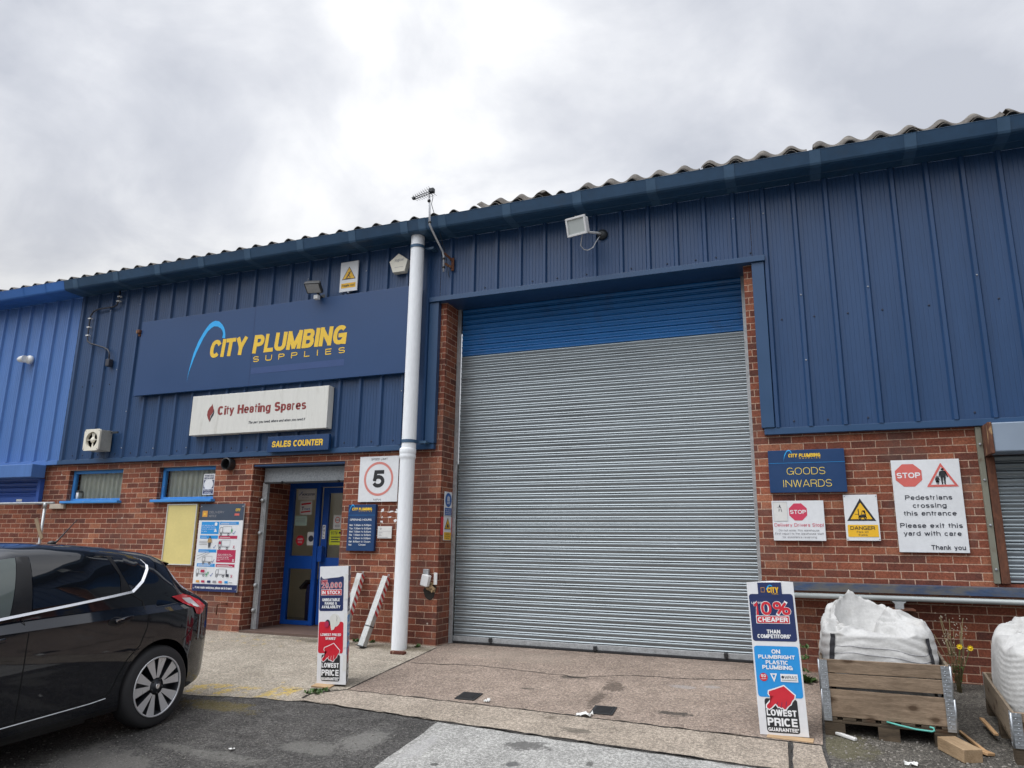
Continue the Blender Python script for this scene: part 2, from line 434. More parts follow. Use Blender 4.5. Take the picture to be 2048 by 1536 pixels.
# ------------------------------------------------------------------ mesh helpers
class MB:
    def __init__(self):
        self.bm = bmesh.new()

    def v(self, p):
        return self.bm.verts.new(p)

    def face(self, pts):
        try:
            return self.bm.faces.new([self.bm.verts.new(p) for p in pts])
        except ValueError:
            return None

    def box(self, x0, x1, y0, y1, z0, z1, bev=0.0):
        if bev <= 0:
            p = [self.v((x, y, z)) for z in (z0, z1) for y in (y0, y1) for x in (x0, x1)]
            for q in ((0, 2, 3, 1), (4, 5, 7, 6), (0, 1, 5, 4), (2, 6, 7, 3), (0, 4, 6, 2), (1, 3, 7, 5)):
                self.bm.faces.new([p[i] for i in q])
            return self
        t = bmesh.new()
        p = [t.verts.new((x, y, z)) for z in (z0, z1) for y in (y0, y1) for x in (x0, x1)]
        for q in ((0, 2, 3, 1), (4, 5, 7, 6), (0, 1, 5, 4), (2, 6, 7, 3), (0, 4, 6, 2), (1, 3, 7, 5)):
            t.faces.new([p[i] for i in q])
        bmesh.ops.bevel(t, geom=t.edges[:], offset=bev, segments=2, affect='EDGES', profile=0.5)
        self.merge(t)
        return self

    def merge(self, t, mtx=None):
        if mtx is not None:
            t.transform(mtx)
        me = bpy.data.meshes.new('tmp')
        t.to_mesh(me)
        t.free()
        self.bm.from_mesh(me)
        bpy.data.meshes.remove(me)

    def obox(self, c, ux, uy, uz, hx, hy, hz, bev=0.0):
        """box with centre c and axes ux, uy, uz (unit vectors), half sizes"""
        t = MB().box(-hx, hx, -hy, hy, -hz, hz, bev)
        m = Matrix((ux, uy, uz)).transposed().to_4x4()
        m.translation = Vector(c)
        self.merge(t.bm, m)
        return self

    def beam(self, a, b, w, h, up=(0, 0, 1), bev=0.0):
        a, b = Vector(a), Vector(b)
        d = (b - a)
        L = d.length
        d.normalize()
        s = d.cross(Vector(up)).normalized()
        u = s.cross(d)
        return self.obox((a + b) / 2, d, s, u, L / 2, w / 2, h / 2, bev)

    def tube(self, pts, r, n=12, cap=True, rs=None):
        pts = [Vector(p) for p in pts]
        rings = []
        prev = None
        for i, p in enumerate(pts):
            d = (pts[min(i + 1, len(pts) - 1)] - pts[max(i - 1, 0)]).normalized()
            if prev is None:
                a = Vector((0, 0, 1)) if abs(d.z) < 0.9 else Vector((1, 0, 0))
                s = d.cross(a).normalized()
            else:
                s = (prev - d * prev.dot(d)).normalized()
            prev = s
            u = d.cross(s)
            rr = r if rs is None else rs[i]
            rings.append([self.v(p + s * (cos(2 * pi * k / n) * rr) + u * (sin(2 * pi * k / n) * rr)) for k in range(n)])
        for a, b in zip(rings, rings[1:]):
            for k in range(n):
                f = self.bm.faces.new((a[k], a[(k + 1) % n], b[(k + 1) % n], b[k]))
                f.smooth = True
        if cap:
            self.bm.faces.new(rings[0][::-1])
            self.bm.faces.new(rings[-1])
        return self

    def lathe(self, prof, c, axis='Z', n=24, smooth=True, caps=True):
        """prof: list of (radius, along) round an axis through c"""
        rings = []
        for r, t in prof:
            ring = []
            for k in range(n):
                a = 2 * pi * k / n
                if axis == 'Z':
                    q = (c[0] + r * cos(a), c[1] + r * sin(a), c[2] + t)
                elif axis == 'Y':
                    q = (c[0] + r * cos(a), c[1] + t, c[2] + r * sin(a))
                else:
                    q = (c[0] + t, c[1] + r * cos(a), c[2] + r * sin(a))
                ring.append(self.v(q))
            rings.append(ring)
        for a, b in zip(rings, rings[1:]):
            for k in range(n):
                f = self.bm.faces.new((a[k], a[(k + 1) % n], b[(k + 1) % n], b[k]))
                f.smooth = smooth
        if caps and prof[0][0] > 1e-5:
            self.bm.faces.new(rings[0][::-1])
        if caps and prof[-1][0] > 1e-5:
            self.bm.faces.new(rings[-1])
        return self

    def prism(self, poly, y0, y1):
        """polygon in (x, z) extruded from y0 to y1"""
        a = [self.v((x, y0, z)) for x, z in poly]
        b = [self.v((x, y1, z)) for x, z in poly]
        n = len(poly)
        self.bm.faces.new(a)
        self.bm.faces.new(b[::-1])
        for i in range(n):
            self.bm.faces.new((a[i], b[i], b[(i + 1) % n], a[(i + 1) % n]))
        return self

    def extr_x(self, prof, x0, x1, smooth=False, seg=1):
        """open profile of (y, z) swept along x"""
        xs = [x0 + (x1 - x0) * i / seg for i in range(seg + 1)]
        rows = [[self.v((x, y, z)) for y, z in prof] for x in xs]
        for a, b in zip(rows, rows[1:]):
            for i in range(len(prof) - 1):
                f = self.bm.faces.new((a[i], b[i], b[i + 1], a[i + 1]))
                f.smooth = smooth
        return self

    def extr_z(self, prof, z0, z1):
        """open profile of (x, y) swept along z"""
        a = [self.v((x, y, z0)) for x, y in prof]
        b = [self.v((x, y, z1)) for x, y in prof]
        for i in range(len(prof) - 1):
            self.bm.faces.new((a[i], a[i + 1], b[i + 1], b[i]))
        return self

    def grid(self, fn, nu, nv, smooth=True):
        g = [[self.v(fn(i / nu, j / nv)) for j in range(nv + 1)] for i in range(nu + 1)]
        for i in range(nu):
            for j in range(nv):
                f = self.bm.faces.new((g[i][j], g[i + 1][j], g[i + 1][j + 1], g[i][j + 1]))
                f.smooth = smooth
        return self

    def build(self, name, m, parent=None, fix=True):
        if fix:
            bmesh.ops.recalc_face_normals(self.bm, faces=self.bm.faces[:])
        me = bpy.data.meshes.new(name)
        self.bm.to_mesh(me)
        self.bm.free()
        me.materials.append(M[m] if isinstance(m, str) else m)
        o = bpy.data.objects.new(name, me)
        COL.objects.link(o)
        if parent is not None:
            o.parent = parent
        return o


def tag(o, label, cat, group=None, kind=None):
    if label:
        o['label'] = label
    if cat:
        o['category'] = cat
    if group:
        o['group'] = group
    if kind:
        o['kind'] = kind
    return o


def thing(name, label, cat, group=None):
    o = bpy.data.objects.new(name, None)
    o.empty_display_size = 0.1
    COL.objects.link(o)
    return tag(o, label, cat, group)


def struct(o):
    o['kind'] = 'structure'
    return o


def kids(o):
    return [c for c in bpy.data.objects if c.parent == o]


def copy_tree(o, parent=None):
    c = o.copy()
    COL.objects.link(c)
    c.parent = parent
    for ch in kids(o):
        copy_tree(ch, c)
    return c


def gz(y):
    """height of the yard: a ramp that rises to the building line"""
    if y >= 8.1:
        return 0.437
    if y >= 4.0:
        return -0.316 + 0.093 * y
    return max(-0.4, 0.056 + 0.02 * (y - 4.0))

# ------------------------------------------------------------------ ground
DK = (0.035, 0.033, 0.03)
M['asphalt'] = ground_mat('old_asphalt', (0.033, 0.032, 0.031), (0.085, 0.081, 0.076), chip=(0.27, 0.26, 0.245), chip_t=(0.62, 0.95),
                          chip_s=84.0, big=0.45, bump=1.0, chip2=(0.15, 0.14, 0.13),
                          grain=0.62, spots=((-3.25, 5.12, 0.16, 0.34, (0.21, 0.205, 0.19), 0.6), (-3.5, 4.85, 0.30, 0.13, (0.2, 0.195, 0.18), 0.55), (-4.0, 4.5, 0.42, 0.09, (0.19, 0.185, 0.17), 0.45), (-4.5, 4.55, 0.3, 0.06, (0.19, 0.185, 0.17), 0.4),
                                 (-4.9, 4.15, 0.6, 0.3, (0.21, 0.2, 0.185), 0.45), (-5.0, 5.45, 0.45, 0.16, (0.25, 0.19, 0.03), 0.35)))
M['path'] = ground_mat('worn_concrete', (0.215, 0.188, 0.150), (0.350, 0.312, 0.258), chip=(0.42, 0.39, 0.33), chip_t=(0.8, 0.9), chip_s=75, big=0.2,
                       paint=(0.55, 0.38, 0.04), boxes=((-5.35, 5.85, 0.42, 0.2, 0.50), (-4.72, 5.95, 0.16, 0.22, 0.49), (-5.1, 6.3, 0.25, 0.16, 0.58),
                                                        (-6.6, 7.75, 0.8, 0.28, 0.58), (-6.9, 7.4, 0.4, 0.2, 0.62), (-5.9, 7.85, 0.25, 0.2, 0.6)),
                       spots=((-4.6, 7.9, 0.7, 0.14, (0.10, 0.085, 0.05), 0.55), (-5.6, 7.95, 0.5, 0.1, (0.09, 0.08, 0.05), 0.6),
                              (-6.0, 8.0, 0.8, 0.12, (0.10, 0.085, 0.06), 0.5)))
M['ramp'] = ground_mat('aggregate_concrete', (0.170, 0.132, 0.108), (0.325, 0.262, 0.215), chip=(0.40, 0.34, 0.28), chip_t=(0.70, 0.8), chip_s=62, big=0.22,
                       chip2=(0.20, 0.12, 0.085), bump=0.8, mottle=0.9,
                       spots=((-1.12, 6.44, 0.17, 0.07, DK, 0.8), (-1.80, 7.05, 0.12, 0.2, (0.06, 0.045, 0.035), 0.6), (-1.84, 6.62, 0.05, 0.3, (0.055, 0.042, 0.034), 0.6),
                              (-2.26, 7.25, 0.13, 0.05, (0.045, 0.04, 0.035), 0.75), (-1.18, 7.23, 0.12, 0.06, (0.42, 0.42, 0.42), 0.4),
                              (-0.95, 7.3, 0.1, 0.05, (0.42, 0.42, 0.42), 0.4), (-2.55, 6.75, 0.08, 0.03, DK, 0.6), (-3.2, 7.9, 0.9, 0.3, (0.32, 0.27, 0.22), 0.35)))
M['kerb'] = ground_mat('kerb_concrete', (0.205, 0.172, 0.138), (0.340, 0.292, 0.240), chip=(0.42, 0.37, 0.3), chip_t=(0.75, 0.85), chip_s=70, big=0.2,
                       spots=((-1.78, 5.8, 0.14, 0.07, (0.09, 0.08, 0.065), 0.7), (-2.07, 6.02, 0.06, 0.04, (0.1, 0.08, 0.06), 0.6)))
M['grey_conc'] = ground_mat('grey_concrete', (0.205, 0.203, 0.192), (0.345, 0.342, 0.325), chip=(0.42, 0.41, 0.40), chip_t=(0.8, 0.9), chip_s=85, big=0.16, bump=0.35,
                            mottle=2.2, spots=((-2.03, 5.38, 0.19, 0.11, (0.085, 0.083, 0.08), 0.85), (-2.0, 5.02, 0.06, 0.05, (0.07, 0.07, 0.07), 0.8),
                                   (-2.75, 5.1, 0.1, 0.35, (0.36, 0.355, 0.35), 0.5), (-0.7, 5.3, 0.2, 0.05, DK, 0.5), (-2.5, 4.85, 0.03, 0.03, DK, 0.8),
                                   (-1.5, 5.2, 0.03, 0.05, DK, 0.7)))
M['gravel'] = ground_mat('gritty_asphalt', (0.04, 0.038, 0.034), (0.115, 0.105, 0.09), chip=(0.42, 0.40, 0.36), chip_t=(0.66, 0.95), chip_s=78, big=0.35, bump=1.0,
                         chip2=(0.17, 0.15, 0.12), grain=0.62, spots=((0.1, 6.1, 0.25, 0.35, (0.12, 0.11, 0.05), 0.5),))
M['crack'] = mat('crack_dirt', (0.03, 0.026, 0.022), 0.95, 0, 0.3, 20)
M['weed'] = mat('weed_leaf', (0.05, 0.105, 0.022), 0.6, 0, 0.35, 30)


def sheet(name, poly, lift, m, subdiv=0.35, jag=0.0, edges=None):
    """a ground sheet from an outline in (x, y): follows gz(), outline slightly ragged"""
    pts = []
    n = len(poly)
    for i in range(n):
        a, b = Vector(poly[i]), Vector(poly[(i + 1) % n])
        k = max(1, int((b - a).length / subdiv)) if (jag > 0 and (edges is None or i in edges)) else 1
        nrm = Vector((-(b - a).y, (b - a).x)).normalized()
        for j in range(k):
            p = a.lerp(b, j / k)
            if j > 0:
                p = p + nrm * (noise.noise(Vector((p.x * 5.1, p.y * 5.1, 3.0))) * jag * 2 + random.uniform(-jag, jag) * 0.4)
            pts.append(p)
    mb = MB()
    f = mb.face([(p.x, p.y, 0) for p in pts])
    bmesh.ops.triangulate(mb.bm, faces=mb.bm.faces[:])
    for yb in (8.1, 4.0):
        g = mb.bm.verts[:] + mb.bm.edges[:] + mb.bm.faces[:]
        bmesh.ops.bisect_plane(mb.bm, geom=g, plane_co=(0, yb, 0), plane_no=(0, 1, 0))
    for v in mb.bm.verts:
        v.co.z = gz(v.co.y) + lift
    for fc in mb.bm.faces:
        if fc.normal.z < 0:
            fc.normal_flip()
    mb.bm.normal_update()
    o = mb.build(name, m, fix=False)
    return struct(o)


def make_ground():
    mb = MB()
    ys = [-300, -40, -6, 4.0, 8.1, 12, 60, 500]
    xs = [-400, -60, -15, 0, 15, 60, 400]
    g = [[mb.v((x, y, gz(y))) for y in ys] for x in xs]
    for i in range(len(xs) - 1):
        for j in range(len(ys) - 1):
            mb.bm.faces.new((g[i][j], g[i + 1][j], g[i + 1][j + 1], g[i][j + 1]))
    struct(mb.build('asphalt_yard', 'asphalt'))
    sheet('concrete_path', [(-4.18, 8.12), (-20, 8.12), (-20, 5.45), (-9, 5.50), (-6.4, 5.58), (-5.49, 5.63), (-5.0, 5.71), (-4.6, 5.75), (-4.37, 5.79), (-4.42, 6.02), (-4.17, 6.22)],
          0.006, 'path', 0.10, 0.028, edges=(2, 3, 4, 5, 6, 7, 8))
    sheet('concrete_ramp', [(-4.15, 6.215), (-2.6, 6.17), (-0.3, 6.06), (-0.02, 6.05), (0.0, 8.10), (-0.49, 8.10), (-0.49, 8.62), (-4.22, 8.62), (-4.22, 8.10), (-4.165, 8.0)],
          0.007, 'ramp', 0.2, 0.006, edges=(9,))
    sheet('kerb_strip', [(-4.385, 5.79), (-3.76, 5.755), (-2.9, 5.68), (-1.5, 5.575), (-0.235, 5.49), (-0.255, 6.03), (-2.6, 6.155), (-4.14, 6.205), (-4.40, 6.0)],
          0.009, 'kerb', 0.12, 0.012, edges=(0, 1, 2, 3))
    sheet('kerb_strip', [(-0.205, 5.50), (0.02, 5.52), (-0.015, 5.80), (-0.03, 6.02), (-0.22, 6.03)], 0.009, 'kerb', 0.08, 0.012)
    sheet('grey_concrete_yard', [(-2.9, 5.655), (-2.86, 4.6), (-2.82, 4.0), (-2.7, -30), (0.05, -30), (0.03, 4.0), (0.02, 5.44), (-1.5, 5.54)], 0.005, 'grey_conc', 0.12, 0.012, edges=(0, 1, 7, 6))
    sheet('gritty_asphalt_patch', [(0.03, 8.12), (0.0, 6.0), (0.03, 5.5), (0.07, 3.0), (12, 3.0), (12, 8.12)], 0.004, 'gravel', 0.2, 0.012, edges=(0, 1, 2))
    mb = MB()

    def ribbon(pts, w, lift):
        q = []
        for a, b in zip(pts, pts[1:]):
            a, b = Vector(a), Vector(b)
            k = max(1, int((b - a).length / 0.05))
            for j in range(k):
                p = a.lerp(b, j / k)
                q.append(p + Vector((0, noise.noise(Vector((p.x * 7, p.y * 7, 0))) * 0.035)))
        L = []
        for i, p in enumerate(q):
            t = (q[min(i + 1, len(q) - 1)] - q[max(i - 1, 0)])
            t = Vector((-t.y, t.x)).normalized() * (w * (0.35 + abs(noise.noise(Vector((p.x * 9, p.y * 9, 5)))) * 1.8))
            L.append((p + t, p - t))
        for (a, b), (c, d) in zip(L, L[1:]):
            mb.face([(a.x, a.y, gz(a.y) + lift), (b.x, b.y, gz(b.y) + lift), (d.x, d.y, gz(d.y) + lift), (c.x, c.y, gz(c.y) + lift)])
    ribbon([(-4.1, 7.30), (-3.28, 7.41), (-2.87, 7.34), (-2.41, 7.3), (-2.23, 7.25), (-1.82, 7.45), (-1.55, 7.49), (-1.16, 7.52), (-0.57, 7.66)], 0.008, 0.010)
    ribbon([(-4.13, 6.21), (-2.6, 6.163), (-0.25, 6.045)], 0.009, 0.0115)
    ribbon([(-4.165, 8.05), (-4.16, 6.25)], 0.009, 0.011)
    ribbon([(-4.16, 6.22), (-4.40, 6.01), (-4.37, 5.78)], 0.013, 0.0125)
    ribbon([(-4.66, 6.06), (-4.48, 6.16), (-4.18, 6.2)], 0.006, 0.0115)
    ribbon([(-2.9, 5.67), (-1.5, 5.56), (-0.05, 5.47)], 0.009, 0.0115)
    ribbon([(-4.35, 5.79), (-3.76, 5.755), (-2.9, 5.67)], 0.005, 0.0115)
    ribbon([(-0.23, 5.5), (-0.24, 6.03)], 0.012, 0.0115)
    struct(mb.build('ground_crack', 'crack'))


make_ground()

# ------------------------------------------------------------------ the warehouse
BY = 8.1          # brick face
CY = 8.06         # cladding pan face
RIB0, RIBP = -0.235, 0.3262
bld = thing('warehouse', 'long brick industrial unit with navy ribbed steel cladding and a big grey roller door', 'building')
nbu = thing('neighbouring_unit', 'bright mid blue clad unit joined to the navy one, at far left', 'building')


def wall(x0, x1, z0, z1, openings, name, m, parent, depth=0.38):
    xs = sorted({x0, x1, *[a for o in openings for a in o[:2] if x0 < a < x1]})
    zs = sorted({z0, z1, *[a for o in openings for a in o[2:4] if z0 < a < z1]})
    mb = MB()

    def hole(xc, zc):
        return any(o[0] < xc < o[1] and o[2] < zc < o[3] for o in openings)
    H = [[hole((xs[i] + xs[i + 1]) / 2, (zs[j] + zs[j + 1]) / 2) for j in range(len(zs) - 1)] for i in range(len(xs) - 1)]
    for i in range(len(xs) - 1):
        for j in range(len(zs) - 1):
            a, b, c, d = xs[i], xs[i + 1], zs[j], zs[j + 1]
            if H[i][j]:
                for ii, x in ((i - 1, a), (i + 1, b)):
                    if 0 <= ii < len(xs) - 1 and not H[ii][j]:
                        mb.face([(x, BY, c), (x, BY + depth, c), (x, BY + depth, d), (x, BY, d)])
                for jj, z in ((j - 1, c), (j + 1, d)):
                    if 0 <= jj < len(zs) - 1 and not H[i][jj]:
                        mb.face([(a, BY, z), (b, BY, z), (b, BY + depth, z), (a, BY + depth, z)])
            else:
                mb.face([(a, BY, c), (b, BY, c), (b, BY, d), (a, BY, d)])
    return mb.build(name, m, parent, fix=False)


WIN = [(-10.84, -9.68, 2.215, 2.70), (-8.94, -7.86, 2.215, 2.70)]
DOOR = (-7.18, -5.66, 0.30, 2.69)
MAIN = (-4.22, -0.49, 0.30, 4.75)
SIDE = (1.66, 4.8, 1.33, 2.80)
wall(-11.37, 9.0, 0.25, 5.6, [WIN[0], WIN[1], DOOR, MAIN, SIDE], 'brick_wall', 'brick', bld)
# deeper flanks of the doorway, back to the blue door frame
mb = MB()
mb.face([(-7.20, 8.48, 0.3), (-7.25, 9.06, 0.3), (-7.25, 9.06, 2.69), (-7.20, 8.48, 2.69)])
mb.build('doorway_wall', 'brick', bld)
mb = MB()
mb.face([(-5.66, 8.48, 0.3), (-5.66, 9.06, 0.3), (-5.66, 9.06, 2.69), (-5.66, 8.48, 2.69)])
mb.build('doorway_wall', 'brick', bld)


def cladding(x0, x1, z0, z1, m, parent):
    prof = []
    k0 = int(math.floor((x0 - RIB0) / RIBP)) - 1
    k1 = int(math.ceil((x1 - RIB0) / RIBP)) + 1
    for k in range(k0, k1 + 1):
        c = RIB0 + k * RIBP
        prof += [(c - 0.034, CY), (c - 0.017, CY - 0.033), (c + 0.017, CY - 0.033), (c + 0.034, CY)]
        for j in range(1, 6):
            g = c + 0.034 + (RIBP - 0.068) * j / 6
            prof += [(g - 0.004, CY), (g, CY + 0.0022), (g + 0.004, CY)]
    prof = [p for p in prof if x0 < p[0] < x1]
    prof = [(x0, CY)] + prof + [(x1, CY)]
    mb = MB()
    mb.extr_z(prof, z0, z1)
    # underside of the ribs
    for k in range(k0, k1 + 1):
        c = RIB0 + k * RIBP
        if x0 < c - 0.034 and c + 0.034 < x1:
            mb.face([(c - 0.034, CY, z0), (c - 0.017, CY - 0.033, z0), (c + 0.017, CY - 0.033, z0), (c + 0.034, CY, z0)])
    return mb.build('cladding', m, parent, fix=False)


cladding(-11.08, -4.31, 2.865, 5.64, 'navy', bld)
cladding(-4.305, -0.385, 4.80, 5.64, 'navy', bld)
cladding(-0.38, 9.0, 2.865, 5.64, 'navy', bld)
cladding(-22.0, -11.085, 2.865, 5.64, 'light_blue', nbu)


def trim(name, x0, x1, y0, y1, z0, z1, m, parent, bev=0.003):
    return MB().box(x0, x1, y0, y1, z0, z1, bev).build(name, m, parent)


trim('flashing', -11.08, -4.31, 8.034, 8.098, 2.795, 2.863, 'navy_trim', bld)
trim('flashing', -0.37, 9.0, 8.034, 8.098, 2.795, 2.863, 'navy_trim', bld)
trim('flashing', -4.43, -4.30, 8.020, 8.098, 2.868, 4.727, 'navy_trim', bld)
trim('flashing', -0.395, -0.265, 8.020, 8.098, 2.868, 4.727, 'navy_trim', bld)
trim('lintel_flashing', -4.43, -0.25, 7.995, 8.098, 4.73, 4.795, 'navy_trim', bld)
trim('lintel_soffit', -4.215, -0.495, 8.10, 8.47, 4.735, 4.748, 'navy', bld, 0)
trim('flashing', -22.0, -11.085, 8.034, 8.098, 2.795, 2.863, 'light_blue', nbu)


def screws():
    ml, mdk = MB(), MB()
    rnd = random.Random(5)
    for k in range(-33, 8):
        c = RIB0 + k * RIBP
        for z in (5.30, 4.30, 3.55, 2.98):
            if -4.3 < c < -0.38 and z < 4.85:
                continue
            if rnd.random() < 0.30:
                ml.lathe([(0.0085, 0.0), (0.0085, -0.006), (0.005, -0.009)], (c, CY - 0.033, z + rnd.uniform(-.03, .03)), 'Y', 8, False)
        for z in (4.05, 2.93):
            x = c + RIBP * rnd.choice((0.35, 0.5, 0.65))
            zz = z
            if -4.3 < x < -0.38:
                zz = 4.86
                if z > 3:
                    continue
            if rnd.random() < 0.75:
                mdk.lathe([(0.010, 0.0), (0.010, -0.006), (0.006, -0.009)], (x, CY, zz), 'Y', 8, False)
    tag(ml.build('pale_screws', 'bolt', bld), None, None, None, 'stuff')
    tag(mdk.build('dark_screws', 'dark_bolt', bld), None, None, None, 'stuff')


screws()


def gutter(x0, x1, m, ms, parent, straps):
    prof = [(8.056, 5.613), (7.90, 5.609), (7.897, 5.612), (7.745, 5.613), (7.712, 5.622), (7.700, 5.640), (7.667, 5.762), (7.662, 5.770), (7.668, 5.775), (7.676, 5.770),
            (7.71, 5.645), (7.75, 5.620), (8.04, 5.620)]
    g = MB().extr_x(prof, x0, x1).build('gutter', m, parent, fix=False)
    for x in straps:
        sp = [(8.05, 5.610), (7.745, 5.6085), (7.708, 5.618), (7.696, 5.639), (7.662, 5.762), (7.657, 5.772)]
        MB().extr_x(sp, x - 0.055, x + 0.055).build('gutter_joint', ms, g, fix=False)
    return g


M['gutter_joint'] = mat('gutter_joint_paint', (0.042, 0.098, 0.175), 0.5, 0, 0.15, 6)
gutter(-11.06, 9.0, 'gutter', 'gutter_joint', bld, [-10.8, -9.9, -9.02, -8.15, -7.28, -6.35, -5.49, -4.68, -4.41, -4.12, -3.22, -2.31, -1.42, -0.55, 0.33, 1.23, 2.04, 2.9, 3.8])
gutter(-22.0, -11.065, 'gutter_light', 'gutter_light', nbu, [-11.55, -12.09, -12.9, -13.8])


def wavy_roof(x0, x1, y0, y1, z0, slope, amp, name, parent, parts=1, kink=None, jag=0.0, step=0.02, thick=0.009, flat=0.0):
    """corrugated fibre-cement sheet; eave edge at y0, crest height z0 there"""
    mb = MB()
    n = max(2, int((x1 - x0) / step))
    rows = []
    ys = [y0] + ([y0 + kink[0]] if kink else []) + [y1]
    for yi, y in enumerate(ys):
        top, bot = [], []
        for i in range(n + 1):
            x = x0 + (x1 - x0) * i / n
            w = cos(2 * pi * (x + 5.198) / 0.2943)
            w = w if w > 0 else w * 0.75
            z = z0 - amp + amp * w
            if kink:
                z += kink[1] * (1 if yi >= 1 else 0) + (max(0, y - y0 - kink[0])) * slope
            else:
                z += (y - y0) * slope
            yy = y + (noise.noise(Vector((x * 2.2, y0 * 3, 1))) * jag if yi == 0 else 0)
            top.append(mb.v((x, yy, z)))
            bot.append(mb.v((x, yy, z - thick)))
        rows.append((top, bot))
    for (a, b), (c, d) in zip(rows, rows[1:]):
        for i in range(n):
            f = mb.bm.faces.new((a[i], a[i + 1], c[i + 1], c[i])); f.smooth = True
            f = mb.bm.faces.new((b[i], d[i], d[i + 1], b[i + 1])); f.smooth = True
    a, b = rows[0]
    for i in range(n):
        mb.bm.faces.new((a[i], b[i], b[i + 1], a[i + 1]))
    for i in (0, n):
        for (a, b), (c, d) in zip(rows, rows[1:]):
            mb.bm.faces.new((a[i], c[i], d[i], b[i]))
    return mb.build(name, 'roof', parent, fix=False)


SL = math.tan(R(13))
wavy_roof(-11.2, 9.0, 7.80, 8.75, 5.895, SL, 0.056, 'roof', bld)
wavy_roof(-11.2, -7.92, 8.75, 24.0, 5.895 + 0.95 * SL, SL, 0.056, 'roof', bld)
wavy_roof(-5.18, 9.0, 8.75, 24.0, 5.895 + 0.95 * SL, SL, 0.056, 'roof', bld)
wavy_roof(-7.92, -5.18, 10.9, 24.0, 5.895 + 3.1 * SL, SL, 0.056, 'roof', bld)
MB().face and None
_rl = MB()
_rl.face([(-7.91, 8.76, 5.90 + 0.96 * SL), (-5.19, 8.76, 5.90 + 0.96 * SL), (-5.19, 10.88, 5.90 + 3.08 * SL), (-7.91, 10.88, 5.90 + 3.08 * SL)])
_rl.build('added_rooflight', 'glass', bld)  # unseen roof opening and pane, added to let daylight into the lobby
wavy_roof(-22.0, -11.22, 7.80, 24.0, 5.895, SL, 0.056, 'roof', nbu, step=0.04)
for (a, b, dz) in ((-3.70, -2.80, 0.012), (-2.40, -0.90, 0.0), (-0.87, 0.265, 0.008), (0.33, 2.1, 0.004), (2.15, 5.0, 0.0)):
    wavy_roof(a, b, 7.84, 9.4, 5.925 + dz, SL, 0.045, 'roof_sheet', bld, kink=(0.13, 0.105 + 0.04 * noise.noise(Vector((a * 3.3, 1, 2)))), jag=0.06)
# the rest of the shell: gable ends, back wall
MB().box(8.98, 9.0, 8.42, 24.0, 0.3, 5.9).box(-11.0, 8.96, 23.8, 24.0, 0.3, 9.4).build('rear_wall', 'brick', bld)

# windows -----------------------------------------------------------
for wi, (x0, x1, z0, z1) in enumerate(WIN):
    yf = 8.17
    mb = MB()
    t = 0.05
    mb.box(x0 + 0.004, x0 + t, yf, yf + 0.06, z0 + 0.004, z1 - 0.004, 0.004)
    mb.box(x1 - t, x1 - 0.004, yf, yf + 0.06, z0 + 0.004, z1 - 0.004, 0.004)
    mb.box(x0 + t + 0.001, x1 - t - 0.001, yf, yf + 0.06, z0 + 0.004, z0 + t - 0.005, 0.004)
    mb.box(x0 + t + 0.001, x1 - t - 0.001, yf, yf + 0.06, z1 - t, z1 - 0.004, 0.004)
    w = mb.build('window', 'frame_blue', bld)
    MB().box(x0 - 0.04, x1 + 0.04, 8.02, 8.165, z0 - 0.035, z0 + 0.002, 0.004).build('sill', 'frame_blue', w)
    MB().face([(x0 + t, yf + 0.03, z0 + t), (x1 - t, yf + 0.03, z0 + t), (x1 - t, yf + 0.03, z1 - t), (x0 + t, yf + 0.03, z1 - t)])
    g = MB()
    g.face([(x0 + t - .004, yf + 0.03, z0 + t - .01), (x1 - t + .004, yf + 0.03, z0 + t - .01), (x1 - t + .004, yf + 0.03, z1 - t + .004), (x0 + t - .004, yf + 0.03, z1 - t + .004)])
    g.build('pane', 'glass', w)
    # vertical blind, a box of room behind it
    prof = []
    x = x0 - 0.1
    while x < x1 + 0.1:
        prof += [(x, 8.30), (x + 0.085, 8.262), (x + 0.095, 8.30)]
        x += 0.10
    MB().extr_z(prof, z0 - 0.1, z1 + 0.05).build('vertical_blind', 'blind', w, fix=False)
    r = MB()
    r.face([(x0 - 0.12, 8.482, z0 - 0.12), (x1 + 0.12, 8.482, z0 - 0.12), (x1 + 0.12, 8.482, z1 + 0.1), (x0 - 0.12, 8.482, z1 + 0.1)])
    r.build('window_back', 'room', w)

# main roller shutter -------------------------------------------------
def slats(x0, x1, y, z0, z1, pitch, name, m, parent, d=0.017):
    n = int(round((z1 - z0) / pitch))
    p = (z1 - z0) / n
    mb = MB()
    nx = 18
    xs = [x0 + (x1 - x0) * i / nx for i in range(nx + 1)]
    shp = [(0.0, 0.30), (0.015, -0.15), (0.05, -0.62), (0.11, -0.80), (0.17, -0.70), (0.25, -0.38), (0.33, -0.33), (0.46, -0.64), (0.62, -0.92), (0.76, -1.0), (0.87, -0.88), (0.95, -0.50), (0.985, -0.05), (0.999, 0.30)]
    for k in range(n):
        dy = [noise.noise(Vector((x * 0.7, k * 0.41, 2.0))) * 0.004 + noise.noise(Vector((x * 2.3, k * 0.9, 5.0))) * 0.0012 for x in xs]
        tw = [0.0022 * noise.noise(Vector((x * 1.3, k * 1.7, 9.0))) for x in xs]
        dzk = random.uniform(-0.0012, 0.0012)
        rows = [[mb.v((x, y + d * q + e + w_ * (t - 0.5) * 2, z0 + (k + t) * p + dzk)) for t, q in shp] for x, e, w_ in zip(xs, dy, tw)]
        for a, b in zip(rows, rows[1:]):
            for i in range(len(shp) - 1):
                f = mb.bm.faces.new((a[i], b[i], b[i + 1], a[i + 1]))
                f.smooth = True
    # dark backing in the joints
    mb2 = mb
    mb2.face([(x0, y + 0.009, z0), (x1, y + 0.009, z0), (x1, y + 0.009, z1), (x0, y + 0.009, z1)])
    return mb.build(name, m, parent, fix=False)


